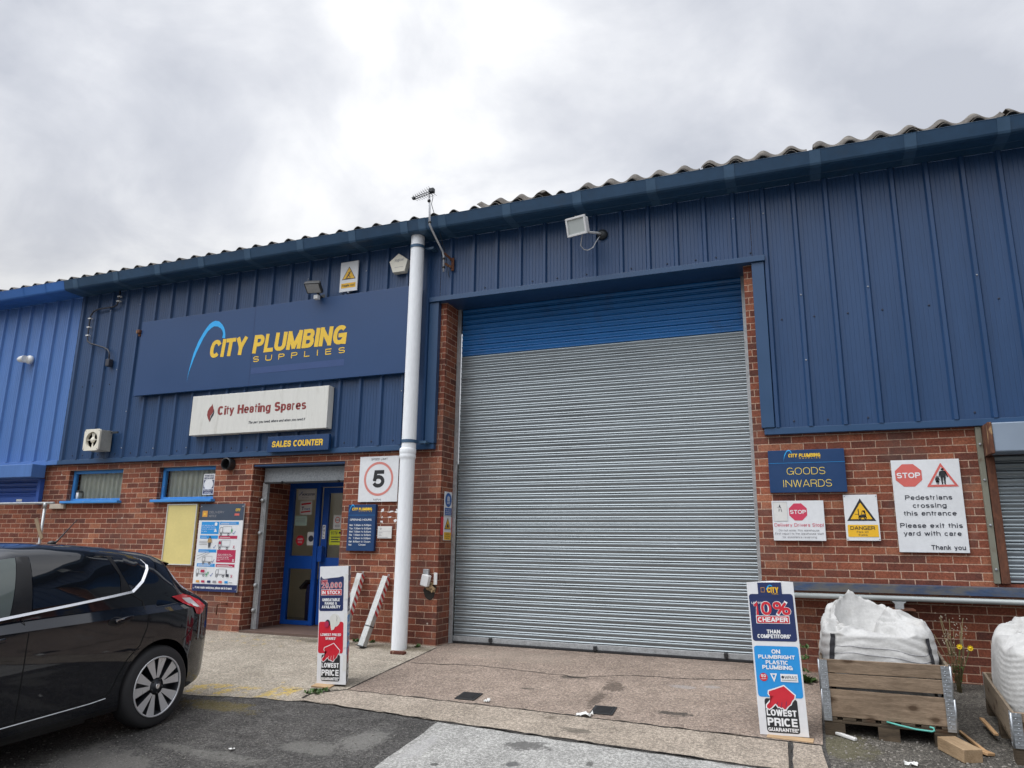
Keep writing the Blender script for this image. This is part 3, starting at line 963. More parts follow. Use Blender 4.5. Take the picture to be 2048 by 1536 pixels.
SY = 8.475
sh = MB().box(-4.214, -0.497, SY - 0.012, SY + 0.03, 0.47, 0.53, 0.004).build('roller_shutter', 'galv_plain', bld)
slats(-4.16, -0.495, SY, 0.532, 4.082, 0.0713, 'grey_slats', 'galv', sh)
slats(-4.16, -0.495, SY, 4.083, 4.74, 0.0713, 'blue_slats', 'blue_shutter', sh)
trim('bottom_seal', -4.20, -0.50, SY - 0.03, SY + 0.04, 0.446, 0.4695, 'black_rubber', sh, 0.004)
MB().box(-4.216, -4.165, SY - 0.05, SY - 0.03, 0.446, 4.733).box(-4.216, -4.211, SY - 0.029, SY + 0.05, 0.446, 4.733).build('guide_rail', 'galv_plain', sh)
MB().box(-0.545, -0.494, SY - 0.05, SY - 0.03, 0.446, 4.733).build('guide_rail', 'galv_plain', sh)
for x, z in ((-3.66, 0.50), (-2.36, 0.485), (-0.92, 0.50)):
    MB().box(x - 0.02, x + 0.02, SY - 0.045, SY - 0.013, z - 0.02, z + 0.03, 0.004).build('lock_tab', 'black', sh)

# downpipe ------------------------------------------------------------
PX, PY = -4.56, 7.855
dp = MB().lathe([(0.090, 2.74), (0.090, 2.75), (0.0886, 5.60), (0.0885, 5.615), (0.084, 5.62)], (PX, PY, 0), n=28).build('downpipe', 'pvc', bld)
MB().lathe([(0.088, 0.40), (0.0925, 0.404), (0.0925, 0.42), (0.0925, 2.61), (0.0925, 2.63), (0.0925, 2.64), (0.098, 2.66), (0.102, 2.67), (0.102, 2.70), (0.098, 2.712), (0.101, 2.72), (0.103, 2.735), (0.103, 2.77), (0.098, 2.785), (0.089, 2.79)], (PX - 0.01, PY, 0), n=28).build('lower_pipe', 'pvc', dp)
for z, rr in ((5.46, 0.0905), (2.87, 0.0915)):
    MB().lathe([(rr, -0.02), (rr + 0.004, -0.02), (rr + 0.004, 0.02), (rr, 0.02)], (PX, PY, z), n=28, smooth=False, caps=False).box(PX + 0.07, PX + 0.2, PY + 0.07, PY + 0.10, z - 0.015, z + 0.015).box(PX + 0.14, PX + 0.20, PY + 0.10, 8.05, z - 0.012, z + 0.012).build('pipe_clip', 'gutter_joint', dp)

# entrance ------------------------------------------------------------
mb = MB().box(-7.178, -5.662, 8.10, 9.06, 0.445, 0.472)
mb.build('entrance_step', 'step_tile', bld)
ent = MB().box(-7.12, -5.70, 8.27, 8.50, 2.45, 2.655, 0.008).build('entrance_shutter_box', 'galv_spangle', bld)
MB().box(-7.178, -5.662, 8.11, 8.98, 2.66, 2.686).build('soffit', 'navy', ent)
MB().box(-7.10, -5.70, 8.265, 8.285, 2.43, 2.449).build('shutter_lip', 'black', ent)
for x in (-6.80, -5.86):
    MB().lathe([(0.016, -0.02), (0.016, 0.012)], (x, 8.262, 2.45), n=10).build('shutter_stop', 'black', ent)
mb = MB().box(-7.135, -7.075, 8.27, 8.33, 0.474, 2.448, 0.004)
mb.box(-7.072, -7.055, 8.275, 8.325, 0.474, 2.44)
gr = mb.build('guide_rail', 'galv_plain', ent)
for z in (2.2, 1.75, 1.05, 0.72):
    MB().lathe([(0.026, 0.0), (0.026, -0.03), (0.012, -0.045)], (-7.10, 8.268, z), 'Y', 12).build('rail_lug', 'galv_plain', gr)

DY = 9.0
fr = MB()
for a, b, c, d in ((-7.245, -7.165, 0.474, 2.50), (-6.755, -6.685, 0.474, 2.50), (-5.74, -5.665, 0.474, 2.50)):
    fr.box(a, b, DY, DY + 0.06, c, d, 0.004)
fr.box(-7.163, -6.757, DY, DY + 0.06, 2.42, 2.50, 0.004).box(-6.683, -5.742, DY, DY + 0.06, 2.44, 2.50, 0.004)
fr.box(-7.163, -6.757, DY, DY + 0.06, 1.255, 1.44, 0.004).box(-7.163, -6.757, DY, DY + 0.06, 0.474, 0.535, 0.004)
frame = fr.build('door_frame', 'door_blue', bld)
g = MB()
for a, b, c, d in ((-7.166, -6.753, 1.436, 2.424), (-7.166, -6.753, 0.53, 1.26)):
    g.face([(a, DY + 0.03, c), (b, DY + 0.03, c), (b, DY + 0.03, d), (a, DY + 0.03, d)])
g.build('pane', 'glass', frame)
dr = MB()
x0, x1 = -6.665, -5.755
dr.box(x0, x0 + 0.10, DY + 0.055, DY + 0.10, 0.485, 2.43, 0.004).box(x1 - 0.10, x1, DY + 0.055, DY + 0.10, 0.485, 2.43, 0.004)
dr.box(x0 + 0.101, x1 - 0.101, DY + 0.055, DY + 0.10, 2.35, 2.43, 0.004).box(x0 + 0.101, x1 - 0.101, DY + 0.055, DY + 0.10, 1.25, 1.42, 0.004)
dr.box(x0 + 0.101, x1 - 0.101, DY + 0.055, DY + 0.10, 0.485, 0.60, 0.004)
door = dr.build('door', 'door_blue', bld)
g = MB()
for c, d in ((1.416, 2.354), (0.596, 1.254)):
    g.face([(x0 + 0.098, DY + 0.075, c), (x1 - 0.098, DY + 0.075, c), (x1 - 0.098, DY + 0.075, d), (x0 + 0.098, DY + 0.075, d)])
g.build('pane', 'glass', door)
MB().box(-6.655, -6.575, DY - 0.03, DY + 0.053, 1.36, 1.58, 0.008).build('handle', 'door_blue', door)
# lobby behind the glass
rm = MB()
rm.face([(-7.9, 10.0, 0.45), (-5.2, 10.0, 0.45), (-5.2, 10.0, 2.9), (-7.9, 10.0, 2.9)])
rm.face([(-7.9, 9.07, 0.45), (-7.9, 11.2, 0.45), (-7.9, 11.2, 2.9), (-7.9, 9.07, 2.9)])
rm.face([(-5.2, 9.07, 0.45), (-5.2, 11.2, 0.45), (-5.2, 11.2, 2.9), (-5.2, 9.07, 2.9)])
rm.face([(-7.9, 9.065, 0.3), (-7.25, 9.065, 0.3), (-7.25, 9.065, 2.95), (-7.9, 9.065, 2.95)])
rm.face([(-5.66, 9.065, 0.3), (-5.2, 9.065, 0.3), (-5.2, 9.065, 2.95), (-5.66, 9.065, 2.95)])
rm.face([(-7.26, 9.062, 2.495), (-5.65, 9.062, 2.495), (-5.65, 9.062, 2.95), (-7.26, 9.062, 2.95)])
lob = rm.build('lobby', 'room', bld, fix=False)
MB().box(-7.9, -5.2, 9.065, 11.2, 0.40, 0.465).build('lobby_floor', 'room_floor', lob)

# small high-level shutter at the right ---------------------------------
ss = MB().box(1.63, 5.0, 7.80, 8.09, 2.515, 2.785, 0.01).build('window_shutter', 'grey_housing', bld)
slats(1.68, 4.8, 8.15, 1.335, 2.52, 0.0755, 'slats', 'galv', ss)
MB().box(1.595, 1.628, 7.79, 8.098, 2.50, 2.79, 0.004).build('end_plate', 'rust', ss)
MB().box(1.600, 1.672, 8.06, 8.16, 1.332, 2.498, 0.004).build('rusty_post', 'rust', ss)
gp = MB().box(1.543, 1.592, 8.055, 8.098, 1.332, 2.79, 0.004).build('grey_post', 'grey_post', ss)
for z in (2.62, 2.28, 1.86, 1.46):
    MB().lathe([(0.011, 0.0), (0.011, -0.012), (0.006, -0.016)], (1.567, 8.055, z), 'Y', 10).build('bolt', 'bolt', gp)

# neighbouring unit: wall, hooded shutter -------------------------------
wall(-22.0, -11.372, 0.25, 5.6, [(-15.2, -11.46, 2.19, 2.80)], 'brick_wall', 'brick', nbu)
M['neighbour_blue'] = mat('deep_blue_paint', (0.022, 0.085, 0.36), 0.45, 0, 0.12, 2.5, fine=0.06, fs=25)
ns = MB().box(-15.4, -11.31, 7.80, 8.032, 2.585, 2.79, 0.008).build('window_shutter', 'light_blue', nbu)
slats(-15.2, -11.46, 8.16, 2.30, 2.78, 0.08, 'slats', 'neighbour_blue', ns, d=0.022)
MB().box(-15.2, -11.46, 8.10, 8.18, 2.195, 2.298, 0.004).build('bottom_bar', 'neighbour_blue', ns)
MB().box(-11.455, -11.385, 8.03, 8.098, 2.17, 2.583, 0.004).build('side_channel', 'neighbour_blue', ns)
MB().box(-11.99, -11.86, 8.094, 8.098, 2.225, 2.262).build('maker_label', 'white_pl', ns)

# ------------------------------------------------------------------ printed surfaces and lettering
def flat(name, col, rough=0.45, var=0.05, vs=4.0, dirt=None, dt=(0.58, 0.8), ds=3.0, stretch=(1, 1, 1)):
    M[name] = mat(name, col, rough, 0, var, vs, dirt=dirt, dt=dt, ds=ds, stretch=stretch, fine=0.03, fs=30)


flat('sign_navy', (0.006, 0.040, 0.130), 0.4)
flat('fascia_navy', (0.008, 0.048, 0.150), 0.42, 0.07, 0.8)
flat('fascia_bar', (0.024, 0.062, 0.19), 0.45)
flat('sign_white', (0.70, 0.72, 0.74), 0.42)
flat('dirty_white', (0.66, 0.66, 0.62), 0.45, 0.05, 3, dirt=(0.46, 0.45, 0.40), dt=(0.56, 0.78), ds=2.2, stretch=(5, 5, 0.7))
flat('board_white', (0.70, 0.71, 0.73), 0.5, 0.05, 5, dirt=(0.5, 0.5, 0.48), dt=(0.62, 0.8), ds=4)
flat('ink_yellow', (0.80, 0.52, 0.04), 0.45)
flat('ink_gold', (0.72, 0.55, 0.12), 0.45)
flat('ink_cyan', (0.02, 0.40, 0.86), 0.45)
flat('ink_white', (0.78, 0.79, 0.80), 0.45)
flat('ink_black', (0.018, 0.019, 0.022), 0.45)
flat('ink_dark', (0.030, 0.034, 0.050), 0.5)
flat('ink_grey', (0.25, 0.25, 0.27), 0.5)
flat('ink_red', (0.56, 0.018, 0.035), 0.45)
flat('ink_faded_red', (0.62, 0.13, 0.11), 0.5)
flat('ink_pink_red', (0.58, 0.045, 0.10), 0.5)
flat('ink_ring', (0.62, 0.22, 0.19), 0.5)
flat('ink_maroon', (0.24, 0.035, 0.032), 0.5)
flat('ink_crimson', (0.42, 0.02, 0.075), 0.5)
flat('ink_blue', (0.015, 0.27, 0.66), 0.45)
flat('ink_navy', (0.013, 0.026, 0.105), 0.45)
flat('ink_amber', (0.80, 0.46, 0.02), 0.45)
flat('ink_orange', (0.62, 0.30, 0.06), 0.5)
flat('mand_blue', (0.02, 0.10, 0.34), 0.45)
flat('notice_yellow', (0.66, 0.56, 0.22), 0.55, 0.06, 3)
flat('pale_green', (0.42, 0.56, 0.48), 0.6)
flat('cctv_yellow', (0.62, 0.66, 0.03), 0.5)
flat('paper', (0.66, 0.66, 0.64), 0.7)
flat('alu_trim', (0.55, 0.55, 0.52), 0.4)
flat('tan', (0.42, 0.28, 0.12), 0.6)
flat('green_ink', (0.06, 0.32, 0.14), 0.6)

def _E(cx, cy, rx, ry, a0, a1, n=9, p=2.35):
    q = []
    for i in range(n + 1):
        a = R(a0 + (a1 - a0) * i / n)
        c, s_ = cos(a), sin(a)
        q.append((cx + rx * math.copysign(abs(c) ** (2 / p), c), cy + ry * math.copysign(abs(s_) ** (2 / p), s_)))
    return q


_O = _E(.5, .5, .5, .5, 0, 360, 20)
_o = _E(.5, .5, .5, .5, 0, 360, 16)
_S = _E(.5, .745, .48, .255, 20, 270, 9) + _E(.5, .245, .5, .245, 90, -160, 9)[0:]
GLY = {
    'A': (.74, [[(0, 0), (.47, 1)], [(1, 0), (.53, 1)], [(.2, .27), (.8, .27)]]),
    'B': (.68, [[(0, 0), (0, 1)], [(.1, 1), (.55, 1)] + _E(.55, .765, .40, .235, 90, -90, 6) + [(.1, .53)], [(.1, .53), (.55, .53)] + _E(.55, .265, .45, .265, 90, -90, 6) + [(.1, 0)]]),
    'C': (.72, [_E(.5, .5, .5, .5, 42, 318, 14)]),
    'D': (.72, [[(0, 0), (0, 1), (.45, 1)] + _E(.45, .5, .55, .5, 90, -90, 10) + [(0, 0)]]),
    'E': (.60, [[(1, 1), (0, 1), (0, 0), (1, 0)], [(0, .52), (.92, .52)]]),
    'F': (.57, [[(1, 1), (0, 1), (0, 0)], [(0, .50), (.9, .50)]]),
    'G': (.77, [_E(.5, .5, .5, .5, 42, 335, 14), [(.55, .47), (1, .47), (1, 0)]]),
    'H': (.70, [[(0, 0), (0, 1)], [(1, 0), (1, 1)], [(0, .53), (1, .53)]]),
    'I': (.20, [[(.5, 0), (.5, 1)]]),
    'J': (.52, [[(1, 1), (1, .3)] + _E(.5, .27, .5, .27, 0, -180, 8)]),
    'K': (.68, [[(0, 0), (0, 1)], [(1, 1), (.05, .38)], [(.36, .62), (1, 0)]]),
    'L': (.56, [[(0, 1), (0, 0), (1, 0)]]),
    'M': (.86, [[(0, 0), (0, 1)], [(.05, .93), (.47, .05)], [(.95, .93), (.53, .05)], [(1, 0), (1, 1)]]),
    'N': (.72, [[(0, 0), (0, 1)], [(.04, .95), (.96, .05)], [(1, 0), (1, 1)]]),
    'O': (.78, [_O]),
    'P': (.65, [[(0, 0), (0, 1)], [(.1, 1), (.55, 1)] + _E(.55, .735, .45, .265, 90, -90, 7) + [(.1, .47)]]),
    'Q': (.78, [_O, [(.6, .25), (1, -.03)]]),
    'R': (.69, [[(0, 0), (0, 1)], [(.1, 1), (.55, 1)] + _E(.55, .745, .43, .255, 90, -90, 7) + [(.1, .49)], [(.6, .47), (.94, .34), (.98, 0)]]),
    'S': (.66, [_S]),
    'T': (.64, [[(0, 1), (1, 1)], [(.5, 1), (.5, 0)]]),
    'U': (.70, [[(0, 1), (0, .3)] + _E(.5, .3, .5, .3, 180, 360, 10) + [(1, 1)]]),
    'V': (.70, [[(0, 1), (.47, 0)], [(1, 1), (.53, 0)]]),
    'W': (.98, [[(0, 1), (.24, 0)], [(.26, 0), (.49, 1)], [(.51, 1), (.74, 0)], [(.76, 0), (1, 1)]]),
    'X': (.68, [[(0, 1), (1, 0)], [(1, 1), (0, 0)]]),
    'Y': (.70, [[(0, 1), (.5, .40)], [(1, 1), (.5, .40)], [(.5, .46), (.5, 0)]]),
    'Z': (.62, [[(0, 1), (1, 1), (0, 0), (1, 0)]]),
    'a': (.53, [[(.06, .78)] + _E(.46, .72, .44, .28, 150, 10, 7) + [(.9, .08), (1, 0)], [(.9, .55), (.45, .55)] + _E(.42, .27, .42, .27, 95, 270, 8) + [(.6, .02), (.88, .25)]]),
    'b': (.56, [[(0, 2), (0, 0)], [(0, .5)] + _E(.5, .5, .5, .5, 170, -170, 14)]),
    'c': (.51, [_E(.5, .5, .5, .5, 40, 320, 12)]),
    'd': (.56, [[(1, 2), (1, 0)], _E(.5, .5, .5, .5, 10, 350, 14)]),
    'e': (.55, [[(.03, .52), (.98, .52)] + _E(.5, .5, .5, .5, 5, 320, 14)]),
    'f': (.30, [[(.45, 0), (.45, 1.6)] + _E(.85, 1.6, .4, .4, 180, 90, 5), [(0, 1), (1, 1)]]),
    'g': (.56, [[(1, 1), (1, -.4)] + _E(.5, -.4, .5, .6, 0, -150, 8), _E(.5, .5, .5, .5, 10, 350, 14)]),
    'h': (.55, [[(0, 2), (0, 0)], [(0, .55)] + _E(.5, .6, .5, .4, 170, 0, 8) + [(1, 0)]]),
    'i': (.19, [[(.5, 1), (.5, 0)], [(.5, 2), (.5, 1.95)]]),
    'j': (.2, [[(.5, 1), (.5, -.6), (0, -1)], [(.5, 2), (.5, 1.95)]]),
    'k': (.52, [[(0, 2), (0, 0)], [(.95, 1), (.05, .4)], [(.38, .6), (1, 0)]]),
    'l': (.18, [[(.5, 2), (.5, 0)]]),
    'm': (.84, [[(0, 1), (0, 0)], [(0, .6)] + _E(.25, .62, .25, .38, 170, 0, 7) + [(.5, 0)], [(.5, .6)] + _E(.75, .62, .25, .38, 170, 0, 7) + [(1, 0)]]),
    'n': (.55, [[(0, 1), (0, 0)], [(0, .55)] + _E(.5, .6, .5, .4, 170, 0, 8) + [(1, 0)]]),
    'o': (.56, [_o]),
    'p': (.56, [[(0, 1), (0, -1)], [(0, .5)] + _E(.5, .5, .5, .5, 170, -170, 14)]),
    'q': (.56, [[(1, 1), (1, -1)], _E(.5, .5, .5, .5, 10, 350, 14)]),
    'r': (.34, [[(0, 1), (0, 0)], [(0, .5)] + _E(.85, .5, .85, .5, 175, 90, 5)]),
    's': (.50, [_S]),
    't': (.30, [[(.42, 1.75), (.42, .25)] + _E(.9, .25, .48, .25, 180, 260, 4), [(0, 1), (1, 1)]]),
    'u': (.55, [[(0, 1), (0, .4)] + _E(.5, .4, .5, .4, 180, 350, 8) + [(1, .45)], [(1, 1), (1, 0)]]),
    'v': (.52, [[(0, 1), (.48, 0)], [(1, 1), (.52, 0)]]),
    'w': (.76, [[(0, 1), (.24, 0)], [(.26, 0), (.49, 1)], [(.51, 1), (.74, 0)], [(.76, 0), (1, 1)]]),
    'x': (.50, [[(0, 1), (1, 0)], [(1, 1), (0, 0)]]),
    'y': (.52, [[(0, 1), (.52, .02)], [(1, 1), (.42, -.75), (.05, -1)]]),
    'z': (.48, [[(0, 1), (1, 1), (0, 0), (1, 0)]]),
    '0': (.56, [_E(.5, .5, .5, .5, 0, 360, 18)]),
    '1': (.36, [[(0, .76), (.45, .82), (.7, 1), (.7, 0)]]),
    '2': (.56, [_E(.5, .7, .48, .3, 165, -35, 9) + [(0, 0), (1, 0)]]),
    '3': (.56, [_E(.5, .75, .45, .25, 160, -80, 8) + [(.35, .53)], [(.35, .53)] + _E(.5, .265, .5, .265, 85, -160, 9)]),
    '5': (.56, [[(.92, 1), (.17, 1), (.07, .47)], [(.09, .50)] + _E(.47, .325, .53, .325, 122, -155, 13, 2.0)]),
    '7': (.54, [[(0, 1), (1, 1), (.35, 0)]]),
    '8': (.56, [_E(.5, .76, .44, .24, 0, 360, 14), _E(.5, .26, .5, .26, 0, 360, 14)]),
    '%': (.92, [_E(.2, .76, .2, .24, 0, 360, 12), _E(.8, .24, .2, .24, 0, 360, 12), [(.78, 1), (.22, 0)]]),
    '&': (.72, [[(1, 0), (.25, .72)] + _E(.45, .8, .24, .2, 190, -60, 8) + [(.15, .42)] + _E(.38, .25, .38, .25, 150, 300, 7) + [(.95, .45)]]),
    '.': (.14, [[(.5, 0), (.5, .13)]]),
    ',': (.14, [[(.5, .1), (.35, -.14)]]),
    '!': (.16, [[(.5, 1), (.5, .3)], [(.5, .14), (.5, 0)]]),
    '*': (.2, [[(.5, 1), (.5, .8)]]),
    ' ': (.30, []),
}


def glyph_strokes(s, W_, H_, t, shear, space):
    """centre-line strokes for one line of text W_ x H_ metres; t = stem thickness in metres"""
    gap = max(0.055, 0.155 - 0.42 * (t / H_)) * (1 + (space - 1) * 3.0)
    tot = sum(GLY[c][0] for c in s) + gap * (len(s) - 1)
    k = W_ / tot
    x = 0.0
    out = []
    for c in s:
        w, pl = GLY[c]
        w *= k
        tt = min(t, w * 0.37) if w > 0.25 * k else min(t, w * 1.15)
        low = c.islower()
        H1 = H_ * 0.74 if low else H_
        ti = min(tt, H1 * 0.215)
        for p in pl:
            q = []
            for u, v in p:
                X = x + tt / 2 + u * max(0.0, w - tt)
                if not low:
                    Y = ti / 2 + v * (H1 - ti)
                elif v > 1:
                    Y = H1 - ti / 2 + (v - 1) * (H_ - H1)
                elif v < 0:
                    Y = ti / 2 + v * 0.21 * H_
                else:
                    Y = ti / 2 + v * (H1 - ti)
                q.append((X + Y * shear, Y))
            # straight stems reach the full height
            loop = abs(q[0][0] - q[-1][0]) + abs(q[0][1] - q[-1][1]) < 1e-6
            for e, o_ in (() if loop else ((0, 1), (-1, -2))):
                a, b = Vector(q[e]), Vector(q[o_])
                d = a - b
                L = d.length
                if L > 1e-6 and abs(d.y) > 0.8 * L:
                    q[e] = tuple(a + d / L * (ti / 2))
                elif L > 1e-6 and abs(d.x) > 0.995 * L:
                    q[e] = tuple(a + d / L * (tt / 2))
            out.append((q, tt, ti))
        x += w + gap * k
    return out


def stroke_strip(q, tx, ty):
    """quads for one stroke; stems tx thick, horizontal bars ty thick; mitred corners"""
    pts = [Vector(p) for p in q]
    pp = [pts[0]]
    for p in pts[1:]:
        if (p - pp[-1]).length > 1e-6:
            pp.append(p)
    pts = pp
    closed = len(pts) > 4 and (pts[0] - pts[-1]).length < 1e-5
    if closed:
        pts = pts[:-1]
    n = len(pts)
    if n < 2:
        return []

    def off(d):
        d = d.normalized()
        nn = Vector((-d.y, d.x))
        return nn, 0.5 * math.sqrt((nn.x * tx) ** 2 + (nn.y * ty) ** 2)
    L, Rr = [], []
    for i in range(n):
        if closed:
            d0, d1 = pts[i] - pts[i - 1], pts[(i + 1) % n] - pts[i]
        else:
            d0 = pts[i] - pts[i - 1] if i > 0 else pts[1] - pts[0]
            d1 = pts[i + 1] - pts[i] if i < n - 1 else d0
        n0, w0 = off(d0)
        n1, w1 = off(d1)
        m = n0 + n1
        if m.length < 0.35:
            m = n0
            ml = w0
        else:
            m.normalize()
            ml = (w0 + w1) / 2 / max(0.68, m.dot(n0))
        L.append(pts[i] + m * ml)
        Rr.append(pts[i] - m * ml)
    r = []
    for i in range(n if closed else n - 1):
        j = (i + 1) % n
        r.append((L[i], L[j], Rr[j], Rr[i]))
    return r


class Sign:
    """a flat printed board. (u, v): u to the right, v downwards, both 0..1 over the face; d: distance in front of the face"""

    def __init__(self, root, o, ex, ez, w, h, ey=None):
        self.root, self.o, self.ex, self.ez, self.w, self.h = root, Vector(o), Vector(ex), Vector(ez), w, h
        self.n = Vector(ey) if ey is not None else self.ex.cross(self.ez)      # pointing out of the face
        self.lay = 0.0015

    def pt(self, u, v, d=0.0):
        return self.o + self.ex * (u * self.w) - self.ez * (v * self.h) + self.n * d

    def bump(self):
        self.lay += 0.0012

    def panel(self, m, thick=0.02, name='panel', poly=None, bev=0.002):
        mb = MB()
        if poly is None:
            c = self.pt(0.5, 0.5, -thick / 2)
            mb.obox(c, self.ex, -self.n, self.ez, self.w / 2, thick / 2, self.h / 2, bev)
        else:
            a = [mb.v(self.pt(u, v, 0)) for u, v in poly]
            b = [mb.v(self.pt(u, v, -thick)) for u, v in poly]
            n = len(poly)
            mb.bm.faces.new(a)
            mb.bm.faces.new(b[::-1])
            for i in range(n):
                mb.bm.faces.new((a[i], b[i], b[(i + 1) % n], a[(i + 1) % n]))
        return mb.build(name, m, self.root)

    def polys(self, polys, m, name='print', parent=None, d=None):
        mb = MB()
        for p in polys:
            mb.face([self.pt(u, v, self.lay if d is None else d) for u, v in p])
        bmesh.ops.triangulate(mb.bm, faces=mb.bm.faces[:])
        for f in mb.bm.faces:
            f.normal_update()
            if f.normal.dot(self.n) < 0:
                f.normal_flip()
        return mb.build(name, m, parent or self.root, fix=False)

    def poly(self, p, m, name='print', **k):
        return self.polys([p], m, name, **k)

    def rect(self, u0, v0, u1, v1, m, name='print', r=0.0, **k):
        return self.poly(self.rpts(u0, v0, u1, v1, r), m, name, **k)

    def rpts(self, u0, v0, u1, v1, r=0.0):
        if r <= 0:
            return [(u0, v0), (u1, v0), (u1, v1), (u0, v1)]
        ru, rv = r / self.w, r / self.h
        p = []
        for cu_, cv, a0 in ((u1 - ru, v0 + rv, -90), (u1 - ru, v1 - rv, 0), (u0 + ru, v1 - rv, 90), (u0 + ru, v0 + rv, 180)):
            for k in range(5):
                a = R(a0 + k * 22.5)
                p.append((cu_ + ru * cos(a), cv + rv * sin(a)))
        return p

    def ring(self, cu_, cv, ro, ri, m, name='ring', n=40, asp=1.0, **k):
        """radii in metres"""
        q = []
        for i in range(n):
            a, b = 2 * pi * i / n, 2 * pi * (i + 1) / n
            P = lambda r, t: (cu_ + r * asp * cos(t) / self.w, cv + r * sin(t) / self.h)
            if ri > 0:
                q.append([P(ro, a), P(ro, b), P(ri, b), P(ri, a)])
            else:
                q.append([P(ro, a), P(ro, b), (cu_, cv)])
        return self.polys(q, m, name, **k)

    def outline(self, p, w, m, name='outline', **k):
        """closed band of width w metres inside polygon p"""
        c = (sum(a for a, b in p) / len(p), sum(b for a, b in p) / len(p))
        q = []
        n = len(p)
        inner = []
        for a, b in p:
            du, dv = (c[0] - a) * self.w, (c[1] - b) * self.h
            L = math.hypot(du, dv)
            inner.append((a + du / L * w / self.w, b + dv / L * w / self.h))
        for i in range(n):
            j = (i + 1) % n
            q.append([p[i], p[j], inner[j], inner[i]])
        return self.polys(q, m, name, **k)

    def stroke(self, pts, w, m, name='print', **k):
        q = [[(p.x / self.w, p.y / self.h) for p in quad] for quad in stroke_strip([(a * self.w, b * self.h) for a, b in pts], w, w)]
        return self.polys(q, m, name, **k)

    def text(self, s, u0, u1, vb, cap, m, bold=0.02, name='lettering', shear=0.0, res=2, space=1.0, d=None):
        """one line: left u0, right u1, baseline vb, capital height cap (fraction of the board height)"""
        W_, H_ = (u1 - u0) * self.w, cap * self.h
        t = (0.125 + 3.3 * bold) * H_
        dd = self.lay if d is None else d
        mb = MB()
        for k, (q, tx, ty) in enumerate(glyph_strokes(s, W_ - shear * H_ * 0.5, H_, t, shear, space)):
            for quad in stroke_strip(q, tx, ty):
                f = mb.face([self.pt(u0 + p.x / self.w, vb - p.y / self.h, dd + 0.00006 * (k % 5)) for p in quad])
                if f is not None:
                    f.normal_update()
                    if f.normal.dot(self.n) < 0:
                        f.normal_flip()
        return mb.build(name, m, self.root, fix=False)


def wall_sign(name, label, x0, x1, z0, z1, y, cat='sign', group=None):
    r = thing(name, label, cat, group)
    return Sign(r, (x0, y, z1), (1, 0, 0), (0, 0, 1), x1 - x0, z1 - z0)


ARC_OUT = [(0.216, 0.878), (0.2185, 0.77), (0.222, 0.685), (0.231, 0.509), (0.245, 0.365), (0.261, 0.255), (0.272, 0.195), (0.282, 0.151), (0.294, 0.123), (0.306, 0.114),
           (0.320, 0.130), (0.333, 0.173), (0.341, 0.215), (0.346, 0.259), (0.349, 0.305), (0.350, 0.361)]
ARC_IN = [(0.339, 0.351), (0.3395, 0.32), (0.339, 0.287), (0.335, 0.25), (0.328, 0.221), (0.317, 0.195), (0.302, 0.186), (0.291, 0.205), (0.279, 0.242), (0.265, 0.32), (0.253, 0.415),
          (0.243, 0.50), (0.234, 0.591), (0.221, 0.748)]


def city_logo(s, u0, u1, vb, cap, m_txt='ink_yellow', sup=None, arc=True):
    """arc swoosh, two bold words, spaced small word; fitted so that the words run u0..u1 on baseline vb"""
    k = (u1 - u0) / (0.785 - 0.296)
    f = lambda u: u0 + (u - 0.296) * k
    kv = cap / 0.228
    g = lambda v: vb + (v - 0.598) * kv
    if arc:
        s.poly([(f(u), g(v)) for u, v in ARC_OUT + ARC_IN], 'ink_cyan', 'swoosh')
    s.bump()
    s.text('CITY', f(0.294), f(0.434), vb, cap, m_txt, 0.035, shear=0.10)
    s.text('PLUMBING', f(0.458), f(0.787), vb, cap, m_txt, 0.035, shear=0.10)
    if sup:
        s.text('SUPPLIES', f(0.464), f(0.784), g(0.707), cap * 0.31, m_txt, 0.012, space=3.4)


# --- fascia sign
s = wall_sign('shop_fascia_sign', 'wide dark blue fascia board with yellow CITY PLUMBING lettering under a pale blue arc', -9.52, -4.62, 3.795, 4.985, 7.965)
s.panel('fascia_navy', 0.05, bev=0.004)
s.rect(0.460, 0.776, 0.783, 0.854, 'fascia_bar', 'blanked_strip')
s.rect(0.4555, 0.001, 0.4565, 0.999, 'ink_navy', 'panel_joint')
city_logo(s, 0.296, 0.785, 0.598, 0.228, sup=True)
MB().box(-9.60, -9.525, 7.93, 8.02, 4.80, 4.86, 0.01).box(-9.58, -9.54, 7.96, 8.05, 4.76, 4.80, 0.005).build('rusty_bracket', 'rust', s.root)

# --- heating sign
s = wall_sign('heating_spares_sign', 'dirty white boxed sign reading City Heating Spares in maroon, with a flame', -8.265, -5.873, 3.12, 3.70, 7.93)
s.panel('dirty_white', 0.12, bev=0.006)
s.poly([(0.161, 0.226), (0.169, 0.31), (0.177, 0.39), (0.170, 0.46), (0.155, 0.53), (0.152, 0.60), (0.1525, 0.68), (0.138, 0.60), (0.127, 0.50), (0.129, 0.40), (0.142, 0.32), (0.157, 0.27)], 'ink_maroon', 'flame')
s.poly([(0.176, 0.36), (0.182, 0.44), (0.178, 0.52), (0.163, 0.60), (0.154, 0.70), (0.1555, 0.60), (0.160, 0.53), (0.173, 0.46)], 'ink_dark', 'flame')
s.text('City Heating Spares', 0.207, 0.853, 0.525, 0.222, 'ink_maroon', 0.052)
s.text('The part you need, where and when you need it', 0.448, 0.853, 0.79, 0.062, 'ink_dark', 0.02, shear=0.2)

# --- sales counter
s = wall_sign('sales_counter_sign', 'small dark blue sign reading SALES COUNTER in yellow above the shop door', -6.85, -5.84, 2.832, 3.045, 7.96)
s.panel('sign_navy', 0.045)
s.text('SALES COUNTER', 0.075, 0.908, 0.70, 0.40, 'ink_yellow', 0.03, shear=0.06)

